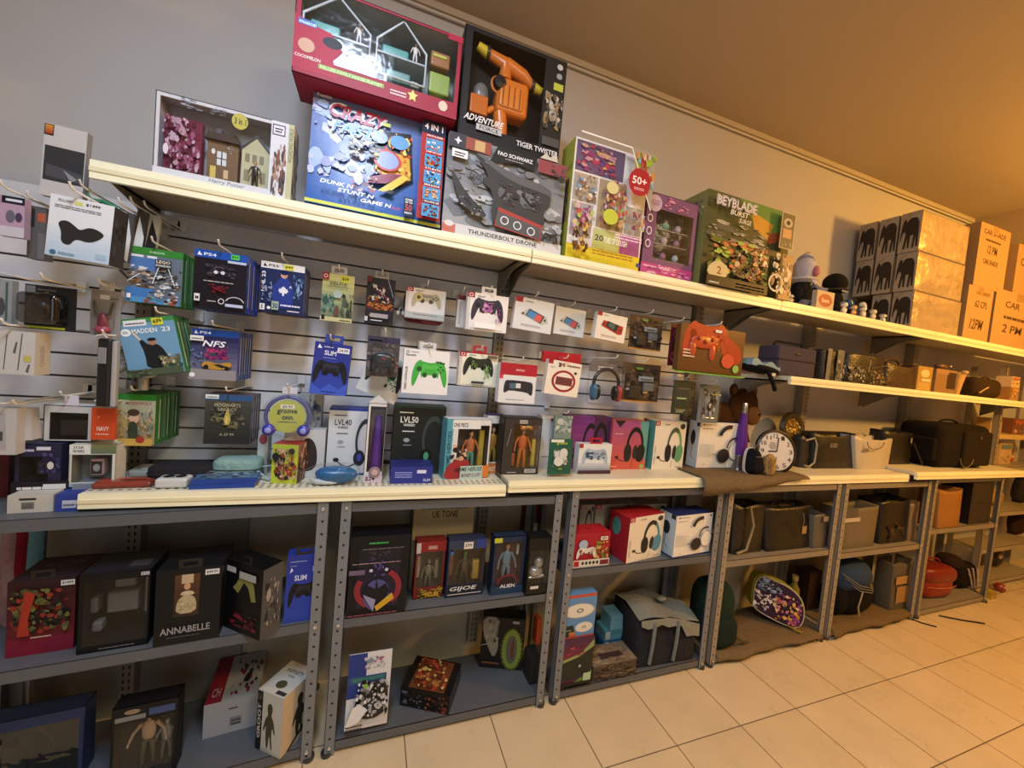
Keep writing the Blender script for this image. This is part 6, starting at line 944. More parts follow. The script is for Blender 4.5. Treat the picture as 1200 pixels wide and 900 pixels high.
o, w, h = tote('handbag', 'black and silver patterned purse with zip, middle shelf', (990, 450), (1036, 453), (990, 411), 1.43, .09, M1, '#241f1b', spec=[('b', .0, .05, .45, .6, ['#7a7a70', '#a8a498', '#4a4844'], 16, 2, .3), ('b', .5, .05, 1, .5, ['#8a7a5a', '#4a3c28', '#b09a70'], 22, 4, .2), ('s', [(.42, .4), (.45, .8)], .003, '#b8b0a0'), ('s', [(.5, .55), (.98, .75)], .003, '#6a5a40')], nh=0, wtop=.9)
o, w, h = tote('handbag', 'plain brown bag with round ring handle, middle shelf', (1038, 454), (1072, 457), (1038, 424), 1.43, .09, M1, '#3f2a18', nh=0); handle(o, -w*.5, w*.05, h*.95, .035, .03, .006, '#3a2614')
bx('tin_box', 'small gold and white box beside the brown ring-handled bag', 'box', (1073, 457), (1090, 459), (1074, 428), 1.43, .06, '#a8853c', [('e', .5, .72, .3, .16, '#d8c088'), ('r', .1, .05, .9, .35, '#b8984c'), ('r', .3, .4, .9, .5, '#d8c8a0')], z=M1)
o, w, h = bx('tin_box', 'tan box with dark panel in the middle of the far shelf', 'box', (1094, 460), (1118, 463), (1094, 431), 1.43, .06, '#8f6d44', [('r', .55, .2, .98, .9, '#3c2a18'), ('r', 0, .8, .6, 1, '#a07a50')], z=M1); b = MB('#6a4c34', 'plastic'); b.sup((-.01, .03, h+.02), (.05, .03, .02)); b.sup((.035, .0, h+.025), (.006, .006, .006), 1, 1, '#e8d0a0'); tag(b.build('shoe', None, o.location), 'small brown shoe lying on the tan box', 'shoe')
b = MB('#c9a468', 'plastic'); b.tube([(0, 0, 0), (.004, 0, .05), (.0, 0, .09), (-.012, 0, .115)], [.010, .010, .008, .003], None, 10); tag(b.build('horn', None, (at(1119, 432, 1.5).x, 1.5, M1)), 'curved cream horn standing behind the tan box', 'horn'); 
def boot():
    P = at(1129, 463, 1.42); o = MB('#c0965a', 'fabric'); o.loft([[(x*s_+ox, y*s_*.9+.04, z) for x, y in [(.03*math.cos(6.283*i/14), .03*math.sin(6.283*i/14)) for i in range(14)]] for s_, ox, z in ((.7, 0, 0), (.75, 0, .02), (1, .005, .08), (1.35, .012, .15), (1.4, .014, .155))], None, None, True)
    o.sup((0, .01, .155), (.02, .02, .012), 1, 1, '#d0a870'); q = o.build('vase', None, (P.x, 1.42, M1)); tag(q, 'cream flared vase with stuffing at its mouth, far end of the middle shelf', 'vase')
boot()
o = shell('gym_bag', 1160, 468, 1.43, M1, 'dark rounded bag with pale slanted stripe at the right end of the middle shelf', 'bag'); b = MB('#3b2a16', 'fabric'); b.cbox(-.17, 0, 0, .17, .2, .14, .045); child(b, 'body', o); b = MB('#b89a68', 'fabric'); b.tube([(-.16, -.003, .03), (-.10, -.006, .06), (-.06, -.006, .075)], .005); child(b, 'stripe', o); handle(o, -.02, .1, .13, .02, .05, .005, '#2a1c10')
# ---- odds and ends beyond the end of the shelves
RR = 'assorted goods on the far rack'
def odd(px, py, Y, z, kind, label, cat, s, col, c2='#c9a070'):
    P = at(px, py, Y); x, y, zz = s; o = MB(col, 'plastic')
    if kind == 'box': o.box(-x, 0, 0, x, 2*y, 2*zz); F = Face(o, (-x, 0, 0), (1, 0, 0), (0, 0, 1), 2*x, 2*zz); F.b(.05, .05, .95, .95, [c2, col, '#d8b880'], 8, int(px), .4); F.r(.1, .7, .9, .9, c2)
    elif kind == 'bag': o.m = 'fabric'; o.sup((0, y, zz), (x, y, zz), .7, .8, wob=.05, seed=int(px)); o.tube([(-x*.4, y, zz*1.8), (0, y, zz*2.25), (x*.4, y, zz*1.8)], .006, c2)
    elif kind == 'ball': o.sup((0, y, zz), (x, y, zz)); o.sup((-x*.3, y*.2, zz*1.3), (x*.3, y*.3, zz*.3), 1, 1, c2)
    tag(o.build(label.split('|')[1], None, (P.x, Y, z)), label.split('|')[0], cat, RR); return o
odd(1170, 430, 1.655, M1, 'box', 'cream map-printed box behind the dark rounded bag, middle shelf end|printed_box', 'box', (.05, .016, .075), '#c9a868', '#a8884a')
odd(1192, 440, 1.44, M1+.001, 'box', 'tan box at the frame edge on the middle shelf|printed_box', 'box', (.06, .05, .05), '#a8783c', '#c98a40')
odd(1192, 438, 1.46, M1+.103, 'box', 'white and orange package on top of the tan box at the frame edge|printed_box', 'package', (.06, .04, .04), '#d8b888', '#c8602c')
FZ = 1.02
b = MB('#c8a860', 'cream'); b.box(4.54, 1.54, 1.21, 5.46, 1.69, 1.235); b.box(4.54, 1.53, 1.20, 5.46, 1.54, 1.235); tag(b.build('wall_shelf'), 'short cream shelf of the far rack at the right frame edge', 'shelf')
odd(1170, 482, 1.60, 1.236, 'box', 'cream box on the short far shelf|printed_box', 'box', (.09, .04, .06), '#c9a264', '#b8502c')
odd(1196, 482, 1.60, 1.236, 'box', 'red and dark toy package at the frame edge on the short far shelf|printed_box', 'package', (.09, .04, .065), '#7a4a34', '#c04a28')
odd(1180, 520, 1.60, .981, 'box', 'cream box with blue picture just right of the duffel|printed_box', 'box', (.10, .04, .09), '#c9a468', '#5a7a84')
odd(1188, 540, 1.60, .981, 'ball', 'orange and red toy ball below the cream box with blue picture|toy_ball', 'ball', (.045, .045, .045), '#c04a24')
odd(1206, 580, 1.60, .6205, 'bag', 'grey and black stuffed bag on the far rack|soft_bag', 'bag', (.10, .045, .12), '#2c2820', '#8a8070')
odd(1172, 600, 1.60, .6205, 'bag', 'yellow and beige shoe bag on the far rack|soft_bag', 'bag', (.08, .045, .06), '#b88a24', '#a89878')
odd(1196, 650, 1.60, .3305, 'bag', 'dark brown slumped bag low on the far rack|soft_bag', 'bag', (.10, .045, .11), '#3a2410', '#5a2a2c')
odd(1170, 690, 1.60, .0605, 'ball', 'black bike helmet on the bottom of the far rack|helmet', 'helmet', (.09, .045, .085), '#17130f', '#a89070')
odd(1178, 702, 1.42, .0, 'ball', 'small red ball on the floor at the far rack foot|toy_ball', 'ball', (.035, .035, .035), '#8a2c20')
odd(1164, 704, 1.40, .0, 'box', 'small yellow toy block on the floor beside the red ball|toy_block', 'toy', (.04, .03, .028), '#b8962e', '#8a7a24')
# ================================================================ lower racks
A1, A0 = RZ['a'][1]+.0005, RZ['a'][0]+.0005
def YL(px): return 1.39-(at(380, 700, 1.39).x-at(px, 700, 1.37).x)*math.tan(LY)+.012       # front line of the slightly turned left rack
def mask(label, bl, br, tl, col, spec, d=.14, z=A1, st=None, **k):
    b = bx('boxed_mask', label, 'boxed figure', bl, br, tl, YL(bl[0])+k.pop('dy', 0), d, col, spec, yaw=k.pop('yaw', 4), z=z, m='card', group='large boxed collectibles on the left rack', st=st, tab=k.pop('tab', '#161618'), **k); return b
mask('dark red box with monster artwork at the left frame edge, middle deck', (6, 772), (86, 760), (4, 684), '#4a1420', [('g', 0, 0, 1, 1, '#7a1428', '#2c1416', 8), ('r', 0, 0, 1, .22, '#7a1630'), ('b', .05, .3, .95, .9, ['#2c2a1c', '#54552c', '#8a2c1c', '#1c1c16', '#6a6a34'], 26, 3, .35), ('poly', [(.2, .3), (.3, .9), (.45, .85), (.35, .5), (.38, .3)], '#a02c1c'), ('l', .4, .26, .7, .29, '#b8b0a0', 1)], top=[('r', 0, 0, 1, 1, '#2e2226'), ('b', .1, .1, .9, .9, ['#4a3a3c', '#3a1c24'], 5, 2)], st=[(.78, .90, .99, .97, '#d0d0cc', '$1499')])
def c_panels(o, w, h, d): tray(o, [(-w*.25, .05, .35*h, w*.22, .09, .62*h, '#5a5c5e'), (-w*.15, .05, .68*h, w*.18, .09, .86*h, '#5a5c5e'), (-w*.45, .05, .12*h, -w*.3, .08, .25*h, '#6c6e6e'), (w*.3, .05, .3*h, w*.44, .08, .8*h, '#626466'), (-w*.46, .04, .4*h, -w*.34, .07, .6*h, '#4c4e50')], 'figure_pieces')
wb('boxed_mask', 'black window box with grey pieces inside, second on the left rack', 'boxed figure', (89, 768), (173, 757), (90, 675), YL(90)-.01, .13, '#0c0c0d', (.06, .08, .96, .9), '#151517', [('l', .3, .03, .8, .05, '#777', 1)], yaw=4, z=A1, content=c_panels, top=[('r', 0, 0, 1, 1, '#222226'), ('r', .6, .2, .9, .5, '#3c3c40')], group='large boxed collectibles on the left rack', st=[(.86, .93, .98, .97, '#c9c9c9', '$20')])
mask('black box with lit picture of a seated doll above grey lettering', (179, 759), (256, 744), (181, 670), '#17171a', [('r', 0, 0, 1, 1, '#0f1012'), ('g', .28, .36, .66, .92, '#33241a', '#5a3820', 6), ('r', .38, .80, .56, .92, '#b8a080'), ('e', .47, .76, .05, .045, '#c0986a'), ('poly', chaikin([(.36, .64), (.40, .70), (.55, .70), (.60, .64)], 1), '#c0b090'), ('poly', chaikin([(.31, .40), (.32, .56), (.40, .64), (.55, .64), (.62, .56), (.62, .40)], 1), '#b0a27c'), ('b', .34, .42, .6, .6, ['#c0b28c', '#9a8c68'], 8, 2), ('t', 'ANNABELLE', .1, .15, .86, .24, '#8f8f92'), ('l', .2, .1, .7, .12, '#55565a', 1)], st=[(.74, .89, .96, .96, '#d4d4d2', '$49.99')])
mask('black box with pale angular mask eyes and a tilted front corner over the deck edge', (262, 734), (304, 751), (265, 654), '#0b0b0c', [('poly', [(.2, .62), (.35, .56), (.5, .74), (.62, .68), (.72, .5), (.84, .52), (.76, .76), (.55, .84), (.42, .86), (.3, .70)], '#8a8644'), ('b', .15, .08, .9, .3, ['#5a1424', '#7a1c30', '#3a1018'], 9, 3, .4), ('r', .05, .85, .3, .93, '#b8babc'), ('r', .4, .80, .85, .90, '#a8aca8')], d=.07, yaw=-38, z=A1+.0, dy=.06, right=[('r', 0, 0, 1, 1, '#4c4c4e'), ('b', .1, .1, .9, .9, ['#77787a', '#2a2a2c', '#9a9488'], 9, 2)])
mask('blue controller box standing at the right end of the left rack', (332, 731), (370, 726), (336, 652), '#26389a', [('g', 0, 0, 1, 1, '#2c44b4', '#26349a', 5), ('t', 'SLIM', .25, .62, .62, .70, '#d0d6f0'), ('poly', [(.1, .74), (.14, .82), (.2, .78)], '#d0d6f0'), ('c', .55, .38, .95, .4, '#16161c', '#0c0c10', '#2a2a34'), ('r', .8, .74, .98, .82, '#d0d0d4'), ('l', .1, .9, .6, .93, '#8a96d8', 1), ('l', .1, .84, .3, .86, '#8a96d8', 1)], d=.05, dy=.03)
# bottom of left rack
wb('boxed_figure', 'blue-edged window box cut by the lower left corner of the photo', 'boxed figure', (-40, 945), (96, 925), (-10, 850), YL(40)+.0, .06, '#27365c', (.03, .05, .95, .86), '#4a5058', [('r', 0, .86, 1, 1, '#2a3866')], yaw=4, z=A0, content=lambda o, w, h, d: [doll(o, -.02, .035, .02, h*.8, '#6e7478', '#5a5c5e', '#7a7c7a', arms=.5), tray(o, [(-w*.4, .035, .05*h, -w*.1, .055, .5*h, '#6a7078')], 'backdrop_piece')], clear='smoke')
wb('boxed_figure', 'black window box with beige figure and bright reflections, bottom of the left rack', 'boxed figure', (127, 925), (205, 905), (130, 833), YL(150)-.0, .055, '#101011', (.04, .06, .94, .80), '#34342f', [('r', .05, .82, .5, .88, '#77787a'), ('r', .55, .84, .95, .93, '#3a4c7a'), ('e', .3, .93, .12, .03, '#8a7660')], yaw=4, z=A0, content=lambda o, w, h, d: [doll(o, 0, .03, .02, h*.72, '#a08468', '#4a4638', '#b09a78', arms=.3), doll(o, w*.28, .035, .02, h*.55, '#77746a', '#5a564c', '#8a8474')])
bx('statue_box', 'white and crimson lidded box lying beside the turned white carton', 'box', (237, 864), (300, 858), (236, 828), YL(260)+.02, .22, '#9fa0a2', [('l', .45, .7, .62, .78, '#333', 1), ('r', .48, .2, .7, .45, '#7c7e80'), ('l', .5, .22, .68, .42, '#3a3a3c', 2)], yaw=6, z=A0, top=[('r', 0, 0, .30, 1, '#8a1c30'), ('t', 'CH', .08, .12, .24, .3, '#c9a0a4'), ('b', .45, .05, 1, .9, ['#26221f', '#8a1c2c', '#1c1a18', '#a8a8a8'], 14, 4, .3)])
def groot():
    FIG = chaikin([(.42, .08), (.37, .3), (.38, .46), (.30, .34), (.25, .35), (.34, .56), (.44, .63), (.40, .70), (.40, .78), (.46, .83), (.54, .83), (.60, .78), (.60, .70), (.56, .63), (.66, .56), (.75, .35), (.70, .34), (.62, .46), (.60, .3), (.66, .08), (.60, .07), (.52, .34), (.48, .07)], 1)
    o, w, h = bx('statue_box', 'white carton standing turned on the lower deck, dark figure silhouettes and black edge', 'boxed figure', (299, 876), (328, 890), (301, 806), 1.375, .135, '#c0bfb6', [('poly', FIG, '#3f402c'), ('r', 0, 0, 1, .05, '#b0b0a8')], yaw=-36, z=A0,
      top=[('t', 'INFINITY', .2, .66, .85, .78, '#55554c'), ('t', 'WAR', .4, .54, .66, .62, '#55554c'), ('e', .5, .3, .18, .12, '#4a4c30'), ('r', .6, .04, .95, .14, '#333')], right=[('r', 0, 0, 1, 1, '#b8a58c'), ('poly', [(x*.9+.08, y) for x, y in FIG], '#2c2b22'), ('poly', [(.15, 0), (.9, .3), (.95, .24), (.3, 0)], '#26241c')])
    b = MB('#161616', 'card'); b.box(-w/2-.0006, -.0012, 0, -w/2+w*.20, 0, h*.98); F = Face(b, (-w/2, -.0016, 0), (1, 0, 0), (0, 0, 1), w*.2, h); F.tv('GROOT', .2, .2, .8, .78, '#c8c8c4'); F.e(.5, .9, .45, .06, '#3f402c'); child(b, 'black_edge_strip', o)
groot()
bx('white_board', 'plain white panel standing at the back of the lower deck, left frame edge', 'panel', (-20, 842), (33, 836), (-20, 790), 1.56, .02, '#b8b8b6', z=A0, wh=(None, .36))
for k, (px, cc, nm) in enumerate(((6, '#9a7a80', 'pale pink'), (20, '#7a1426', 'crimson'), (34, '#5f8a9a', 'light blue'))):
    b = MB(cc, 'fabric'); b.loft([[(x*(.9+.1*t)+.004*math.sin(9*t+x*60), y*(1+.2*t), .34-.34*t) for x, y in ((-.022, 0), (0, -.008), (.022, 0), (.022, .014), (0, .02), (-.022, .014))] for t in (0, .2, .5, .8, 1)]); tag(b.build('folded_garment', None, (at(px+6, 640, 1.56).x, 1.56, A1)), '%s folded garment upright at the back of the left rack, frame edge' % nm, 'garment')
# rack 2
B1, B0 = RZ['b'][1]+.0005, RZ['b'][0]+.0005
bx('boxed_figure', 'large black and violet box with red crescent emblem and diagonal yellow sticker', 'boxed figure', (405, 726), (474, 721), (410, 630), 1.40, .09, '#100f14', [('g', .15, .1, .85, .85, '#26203a', '#1c1a22', 6), ('l', .3, .9, .62, .94, '#3aa04a', 1), ('l', .2, .83, .9, .86, '#5a5860', 1), ('b', .3, .7, .7, .82, ['#4a4a54', '#34343c'], 6, 2), ('l', .05, .66, .85, .68, '#a88890', 1), ('r', .0, .53, .26, .59, '#6a5878'), ('ring', .5, .34, .40, .26, .25, '#8a2434', 150, 240), ('ring', .5, .34, .40, .26, .25, '#8a2434', -50, 60), ('e', .48, .26, .22, .20, '#4a4a84'),
   ('poly', [(.44, .04), (.22, .3), (.3, .4), (.45, .34), (.46, .5), (.5, .34), (.62, .4), (.7, .3), (.5, .04)], '#15141a'), ('poly', [(.44, .05), (.47, .2), (.25, .28)], '#8a8ab0'), ('b', .36, .45, .64, .75, ['#4a3f8a', '#3a3070', '#6a60a8'], 6, 4), ('e', .36, .58, .03, .02, '#b8c0e8'), ('e', .62, .58, .03, .02, '#b8c0e8'), ('l', .02, .02, .85, .05, '#8a3c54', 1), ('poly', [(.46, .12), (.50, .06), (.78, .20), (.74, .28)], '#c89a1e')], z=B1, left=[('r', 0, 0, 1, 1, '#121118')])
ub, w, h = bx('cardboard_carton', 'brown carton with printed top line standing behind the boxed action figures', 'carton', (478, 690), (548, 690), (478, 590), 1.60, .08, '#968d6c', [('t', 'UE TONE', .3, .82, .72, .90, '#3a3628'), ('l', .12, .92, .88, .94, '#4a4536', 1)], z=B1, m='kraft')
hp = at(511, 607, 1.55); hz = hp.z-B1-.07
b = MB('#23211e', 'plastic'); b.tube([(.07, .01, .04), (.07, .01, hz)]+[(.07*math.cos(a), .01, hz+.07*math.sin(a)) for a in [math.radians(q) for q in range(12, 180, 12)]]+[(-.07, .01, hz), (-.07, .01, .04)], .006); b.sup((-.07, .01, .035), (.014, .025, .035)); b.sup((.07, .01, .035), (.014, .025, .035)); tag(b.build('headphones', None, (hp.x, 1.55, B1)), 'dark tall-banded headphones standing in front of the brown carton, behind the boxed figures', 'headphones')
wb('boxed_figure', 'red-topped window box with olive-clad figure and yellow lower label', 'boxed figure', (483, 703), (518, 702), (482, 636), 1.43, .05, '#7a1c1c', (.06, .2, .92, .82), '#54463c', [('r', .0, .82, 1, 1, '#8a1f1c'), ('t', 'SERIES', .4, .86, .7, .92, '#c8b0a0'), ('r', .02, .8, .16, .98, '#b0b0ac'), ('b', .1, 0, 1, .2, ['#8a7a1e', '#b89a28', '#3a342c', '#54502c'], 14, 2, .3), ('t', 'FIGURE', .4, .04, .85, .12, '#d8b830')], z=B1, content=c_f1('#6b6a50', '#5f6048', '#8a6a50', [(.08, .3, .22, .7, '#8a8070'), (.7, .25, .85, .6, '#7a6a54')], 0, .55, '#6b6a50'))
wb('boxed_figure', 'window box with green-helmeted soldier figure and slanted white lettering at its foot', 'boxed figure', (521, 701), (565, 695), (528, 634), 1.40, .06, '#2a3350', (.05, .22, .96, .84), '#5a4034', [('r', 0, .84, 1, 1, '#303a54'), ('r', .4, .84, .64, .96, '#d4d0c8'), ('t', '$2999', .43, .87, .61, .93, '#222'), ('r', .75, .84, 1, 1, '#2c3c8a'), ('r', 0, 0, 1, .22, '#1c2230'), ('t', 'GIJOE', .08, .09, .78, .18, '#d4d4d4', .35), ('r', .06, .04, .96, .055, '#c0c0c0'), ('e', .1, .78, .05, .04, '#3a5a9a')], z=B1, yaw=0, content=c_f1('#3c3a24', '#3a3028', '#4a7a2c', [(.72, .2, .92, .55, '#a8862c'), (.06, .3, .2, .75, '#6a4434')], 0, .68, '#4a7a2c'))
wb('boxed_figure', 'dark blue window box with a figure in pale blue overalls', 'boxed figure', (574, 698), (611, 701), (577, 630), 1.40, .05, '#1f2c48', (.1, .14, .9, .9), '#5c3c3c', [('r', .0, .90, .24, .98, '#b8bc2c'), ('poly', chaikin([(.2, .12), (.3, .28), (.5, .34), (.7, .28), (.8, .12)], 1), '#2a1c24'), ('ring', .5, .2, .32, .14, .2, '#7a2430', 0, 180), ('r', 0, 0, 1, .14, '#223a5a'), ('t', 'ALIEN', .28, .11, .74, .17, '#dcdcdc')], z=B1, content=c_f1('#5f7f94', '#6a8498', '#b08a70', [(.8, .6, .88, .8, '#b0b0b0')], 0, .76, '#8a2c24'), right=[('r', 0, 0, 1, 1, '#16171c')])
wb('boxed_figure', 'black window box with silver machine toy at the right end beside the rack post', 'boxed figure', (615, 698), (642, 694), (616, 632), 1.43, .07, '#171717', (.08, .18, .96, .78), '#5c5a4e', [('r', .2, .1, .55, .15, '#c9c9c4'), ('r', 0, .78, 1, 1, '#141416')], z=B1, content=lambda o, w, h, d: [child(MB('#a8a8a4', 'foil').sup((0, .03, h*.34), (w*.32, .02, h*.1)).sup((w*.1, .03, h*.5), (w*.2, .018, h*.1)).tube([(-w*.3, .025, h*.25), (w*.3, .02, h*.28)], .008), 'machine_toy', o)])
blis('boxed_figure', 'white and blue carded toy with black and white comic artwork, bottom deck', 'carded toy', (403, 858), (453, 850), (411, 768), 1.40, .012, '#d0d2d6', [('r', 0, .42, .42, 1, '#26388a'), ('r', .0, .6, .9, .7, '#2c4c8a'), ('r', .1, .63, .85, .68, '#3a7a74'), ('b', .35, .78, .85, .96, ['#a8607a', '#c9c9d4', '#7a8aa8'], 9, 2, .4), ('poly', chaikin([(.15, .2), (.25, .5), (.6, .62), (.95, .6), (.98, .2), (.6, .1)], 1), '#26262a'), ('b', .2, .18, .98, .66, ['#e0e0e4', '#1c1c20', '#9a9aa0', '#d0d0d4', '#2c2c30'], 30, 3, .28), ('poly', [(.0, .1), (.15, .35), (.3, .4), (.5, .3), (.3, .15)], '#dcdce0'), ('l', .02, .02, .4, .14, '#3a3a44', 3), ('e', .42, .62, .06, .03, '#7ab03a')], shell=(.3, .08, .95, .6))
def lying():
    P = onz(467, 808, .09); o, w = None, None
    b = MB('#1b1614', 'gloss'); W, D_, H = .20, .17, .075; b.box(-W/2, 0, 0, W/2, D_, H); F = Face(b, (-W/2, 0, H), (1, 0, 0), (0, 1, 0), W, D_); F.r(.14, .04, .86, .96, '#6a3a20'); F.b(.15, .05, .85, .95, ['#8a4a24', '#b0402c', '#5a2a1c', '#a86a34', '#c9b060'], 26, 3, .3)
    F = Face(b, (-W/2, 0, 0), (1, 0, 0), (0, 0, 1), W, H); F.b(.02, .05, .45, .95, ['#3a4044', '#5a646c', '#2a2a2c'], 8, 2); F.b(.5, .05, .98, .95, ['#7a3424', '#4a1c14', '#8a5a34'], 10, 5)
    tag(b.build('game_box', None, (at(500, 820, 1.40).x+.0, 1.44, B0), (0, 0, math.radians(-27))), 'black and orange glossy box lying turned on the bottom deck beside the carded toy', 'game box')
lying()
o, w, h = bx('boxed_mask', 'tall black box with pale sleeping face photo and furry green oval', 'boxed mask', (561, 781), (610, 797), (567, 722), 1.50, .07, '#1d1b1a', [('poly', chaikin([(.02, 1), (.02, .7), (.2, .35), (.32, .2), (.42, .4), (.36, .7), (.4, 1)], 1), '#8f8a80'), ('b', .1, .5, .4, .95, ['#77726a', '#a09a90', '#2c2a2a'], 12, 3), ('l', .05, .1, .45, .18, '#7a4a34', 1), ('s', [(.0, .45), (.2, .5), (.3, .4)], .003, '#b0aca4'), ('r', .7, .92, .85, .97, '#999'),
   ('e', .72, .42, .22, .38, '#7a8f34'), ('e', .72, .42, .13, .28, '#5f5a50'), ('e', .74, .42, .04, .2, '#6a3a2a')], yaw=-20, z=B0)
R = random.Random(3); b = MB('#8fa83c', 'fur')
for i in range(90):
    a = 6.283*i/90; rx, rz = w*.20, h*.36; x, z_ = w*.22+rx*math.cos(a), h*.42+rz*math.sin(a); b.tube([(x, -.001, z_), (x+.012*math.cos(a), -.008, z_+.014*math.sin(a)+R.uniform(-.004, .004))], [.002, .0005], ['#8fa83c', '#b0c85a', '#6f8430'][i % 3], 3)
child(b, 'fur_ring', o)
b = MB('#c04a1c', 'plastic'); b.cbox(-.012, 0, 0, .012, .05, .12, .005); tag(b.build('toy_sword', None, (at(637, 735, 1.52).x-.02, 1.52, B0+.12)), 'bright orange upright toy against the rack post above the bottom deck', 'toy'); 
bx('plain_carton', 'dark carton at the right end of the bottom deck that holds up the orange toy', 'carton', (620, 803), (632, 800), (620, 742), 1.50, .08, '#2c2a28', z=B0, wh=(None, .118))
# rack 3
K1, K0 = RZ['c'][1]+.0005, RZ['c'][0]+.0005
bx('controller_box', 'small red cube box with white retro controller, left of the red headset box', 'controller box', (670, 665), (712, 661), (673, 626), 1.405, .09, '#a81c2a', [('b', .55, .2, 1, .75, ['#6a7a3a', '#8a8a2c', '#c9a84a', '#4a5a2c'], 12, 3, .35), ('e', .24, .68, .12, .14, '#9ab4cc'), ('c', .34, .40, .54, .38, '#d0ccc4', '#8a3a3c'), ('r', 0, 0, 1, .22, '#cfc9bc'), ('r', .02, .03, .16, .19, '#b01c2a')]+[('e', .26+.1*i, .12, .035, .05, '#2a2a2a') for i in range(5)]+[('r', .74, .04, .98, .18, '#7a2430'), ('r', .7, .78, .9, .9, '#d8d0c0'), ('t', '$20', .74, .8, .86, .88, '#222')], z=K1, top=[('r', 0, 0, 1, 1, '#b81f2c'), ('r', .4, .45, .6, .55, '#7a1420')], left=[('r', 0, 0, 1, 1, '#8a1824')])
hsbox('red-sided headset box with blue-cupped headset, front of the lower shelf', (733, 665), (773, 659), (738, 608), 1.395, '#ddd3c0', '#2c2c2e', '#4f8aa4', z=K1, yaw=10, d=.12, left=[('r', 0, 0, 1, 1, '#a81c28'), ('e', .35, .7, .22, .2, '#3f8a80')], top=[('r', 0, 0, 1, 1, '#b4202c')])
pulse('white headset box with deep blue top on the lower shelf by the rack post', (788, 655), (830, 651), (795, 605), 1.405, K1, yaw=5, d=.10)
for k, (bl, br, tl, nm) in enumerate((((676, 640), (692, 640), (676, 592), 'left'), ((694, 640), (737, 640), (697, 592), 'middle'), ((742, 640), (776, 638), (744, 592), 'right'))):
    hsbox('headset box in the back row of the lower shelf, %s one' % nm, bl, br, tl, 1.56, '#b0a898', '#2c2c2e', '#3a6a84', z=K1, d=.08)
    P = at((bl[0]+br[0])/2, 590, 1.57)
for k, (px, q) in enumerate(((700, .10), (765, .12))):
    P = at(px, 590, 1.56); b = MB('#7a1a22', 'card'); b.box(-q, 0, 0, q, .09, .035); F = Face(b, (-q, 0, 0), (1, 0, 0), (0, 0, 1), 2*q, .035); F.r(.1, .3, .4, .7, '#a83a40'); tag(b.build('flat_box', None, (P.x, 1.555, K1+.238)), 'flat dark red box lying on the back row of headset boxes, %s one' % ('left' if k == 0 else 'right'), 'box')
bx('toy_box', 'red and white box behind the rack post, above the dark boxed figures', 'box', (612, 627), (636, 627), (612, 588), 1.60, .07, '#7a1c28', [('r', .5, 0, 1, .5, '#a8a49c')], z=B1, wh=(None, .33))
# bottom of rack 3
bx('toy_box', 'green and maroon outdoor-scene box under the disc box, beside the rack post', 'box', (656, 812), (691, 806), (659, 752), 1.40, .05, '#5a2a3a', [('g', 0, .6, 1, 1, '#7a2c3a', '#4a2a4a', 4), ('poly', [(0, .15), (0, .55), (.5, .62), (1, .85), (1, .2)], '#2a2c24'), ('poly', [(.4, .1), (1, .3), (1, .1)], '#6a8a3a'), ('poly', [(0, .6), (.6, .7), (1, .95), (1, .8), (.5, .62), (0, .54)], '#8a9a5a'), ('b', .1, .65, .7, .9, ['#8a2c44', '#a83a4a', '#5a1c34'], 9, 3), ('r', .7, .12, .95, .28, '#a8c09a'), ('r', 0, 0, 1, .12, '#1c1c1a'), ('l', .1, .03, .9, .09, '#c0a84a', 1), ('e', .55, .45, .04, .03, '#b0b0a8')], z=K0)
lowh = at(655, 752, 1.40).z-K0
bx('disc_toy_box', 'blue box picturing two white flying discs, standing on the outdoor-scene box', 'toy box', (656, 750), (695, 746), (663, 699), 1.402, .045, '#5a8ac0', [('r', 0, .93, 1, 1, '#c04a34'), ('e', .5, .62, .46, .17, '#d8d4c8'), ('ring', .5, .62, .46, .17, .08, '#a8a498'), ('ring', .52, .62, .1, .05, .4, '#555'), ('poly', [(0, .28), (.35, .3), (.45, 0), (0, 0)], '#23302c'), ('e', .68, .22, .26, .12, '#d4d0c4'), ('ring', .68, .22, .06, .03, .4, '#555'), ('r', .25, .04, .42, .14, '#c0682c'), ('r', .0, .68, .1, .86, '#b8402c'), ('r', 0, 0, 1, .03, '#c0504a'), ('l', .05, .18, .3, .2, '#c9c9c0', 1)], z=K0+lowh+.001, right=[('r', 0, 0, 1, 1, '#a04438')])
bx('camouflage_case', 'brown camouflage case with dark top handle plate, front of the bottom deck', 'case', (694, 800), (758, 791), (697, 776), 1.41, .12, '#5a4a3a', [('b', 0, 0, 1, 1, ['#4a3c30', '#6f5c48', '#3a3028', '#7f6c54'], 26, 3, .25)], z=K0, top=[('r', 0, 0, 1, 1, '#7a6a54'), ('b', 0, 0, 1, 1, ['#6a5a48', '#8a7a62'], 12, 3), ('r', .25, .25, .75, .5, '#3c2c2c')], m='fabric', round_=.008, wh=(.235, .07))
for k, (nm, z_, c, x_) in enumerate((('lower deep blue', 0, '#1f5a8c', 0), ('upper light blue', .052, '#5a94a8', .003))):
    P = at(717, 765, 1.58); b = MB(c, 'card'); b.box(-.075, 0, 0, .075, .08, .05); b.box(-.077, -.002, .03, .077, .082, .0505, '#4a8a98' if k else '#26649a'); F = Face(b, (-.075, -.002, 0), (1, 0, 0), (0, 0, 1), .15, .05); F.r(.02, .1, .2, .9, '#b8bcb8'); tag(b.build('shoe_box', None, (P.x+x_, 1.555, K0+z_+.0), (0, 0, 0)), '%s lidded box in the stack behind the camouflage case' % nm, 'box', 'blue lidded boxes')
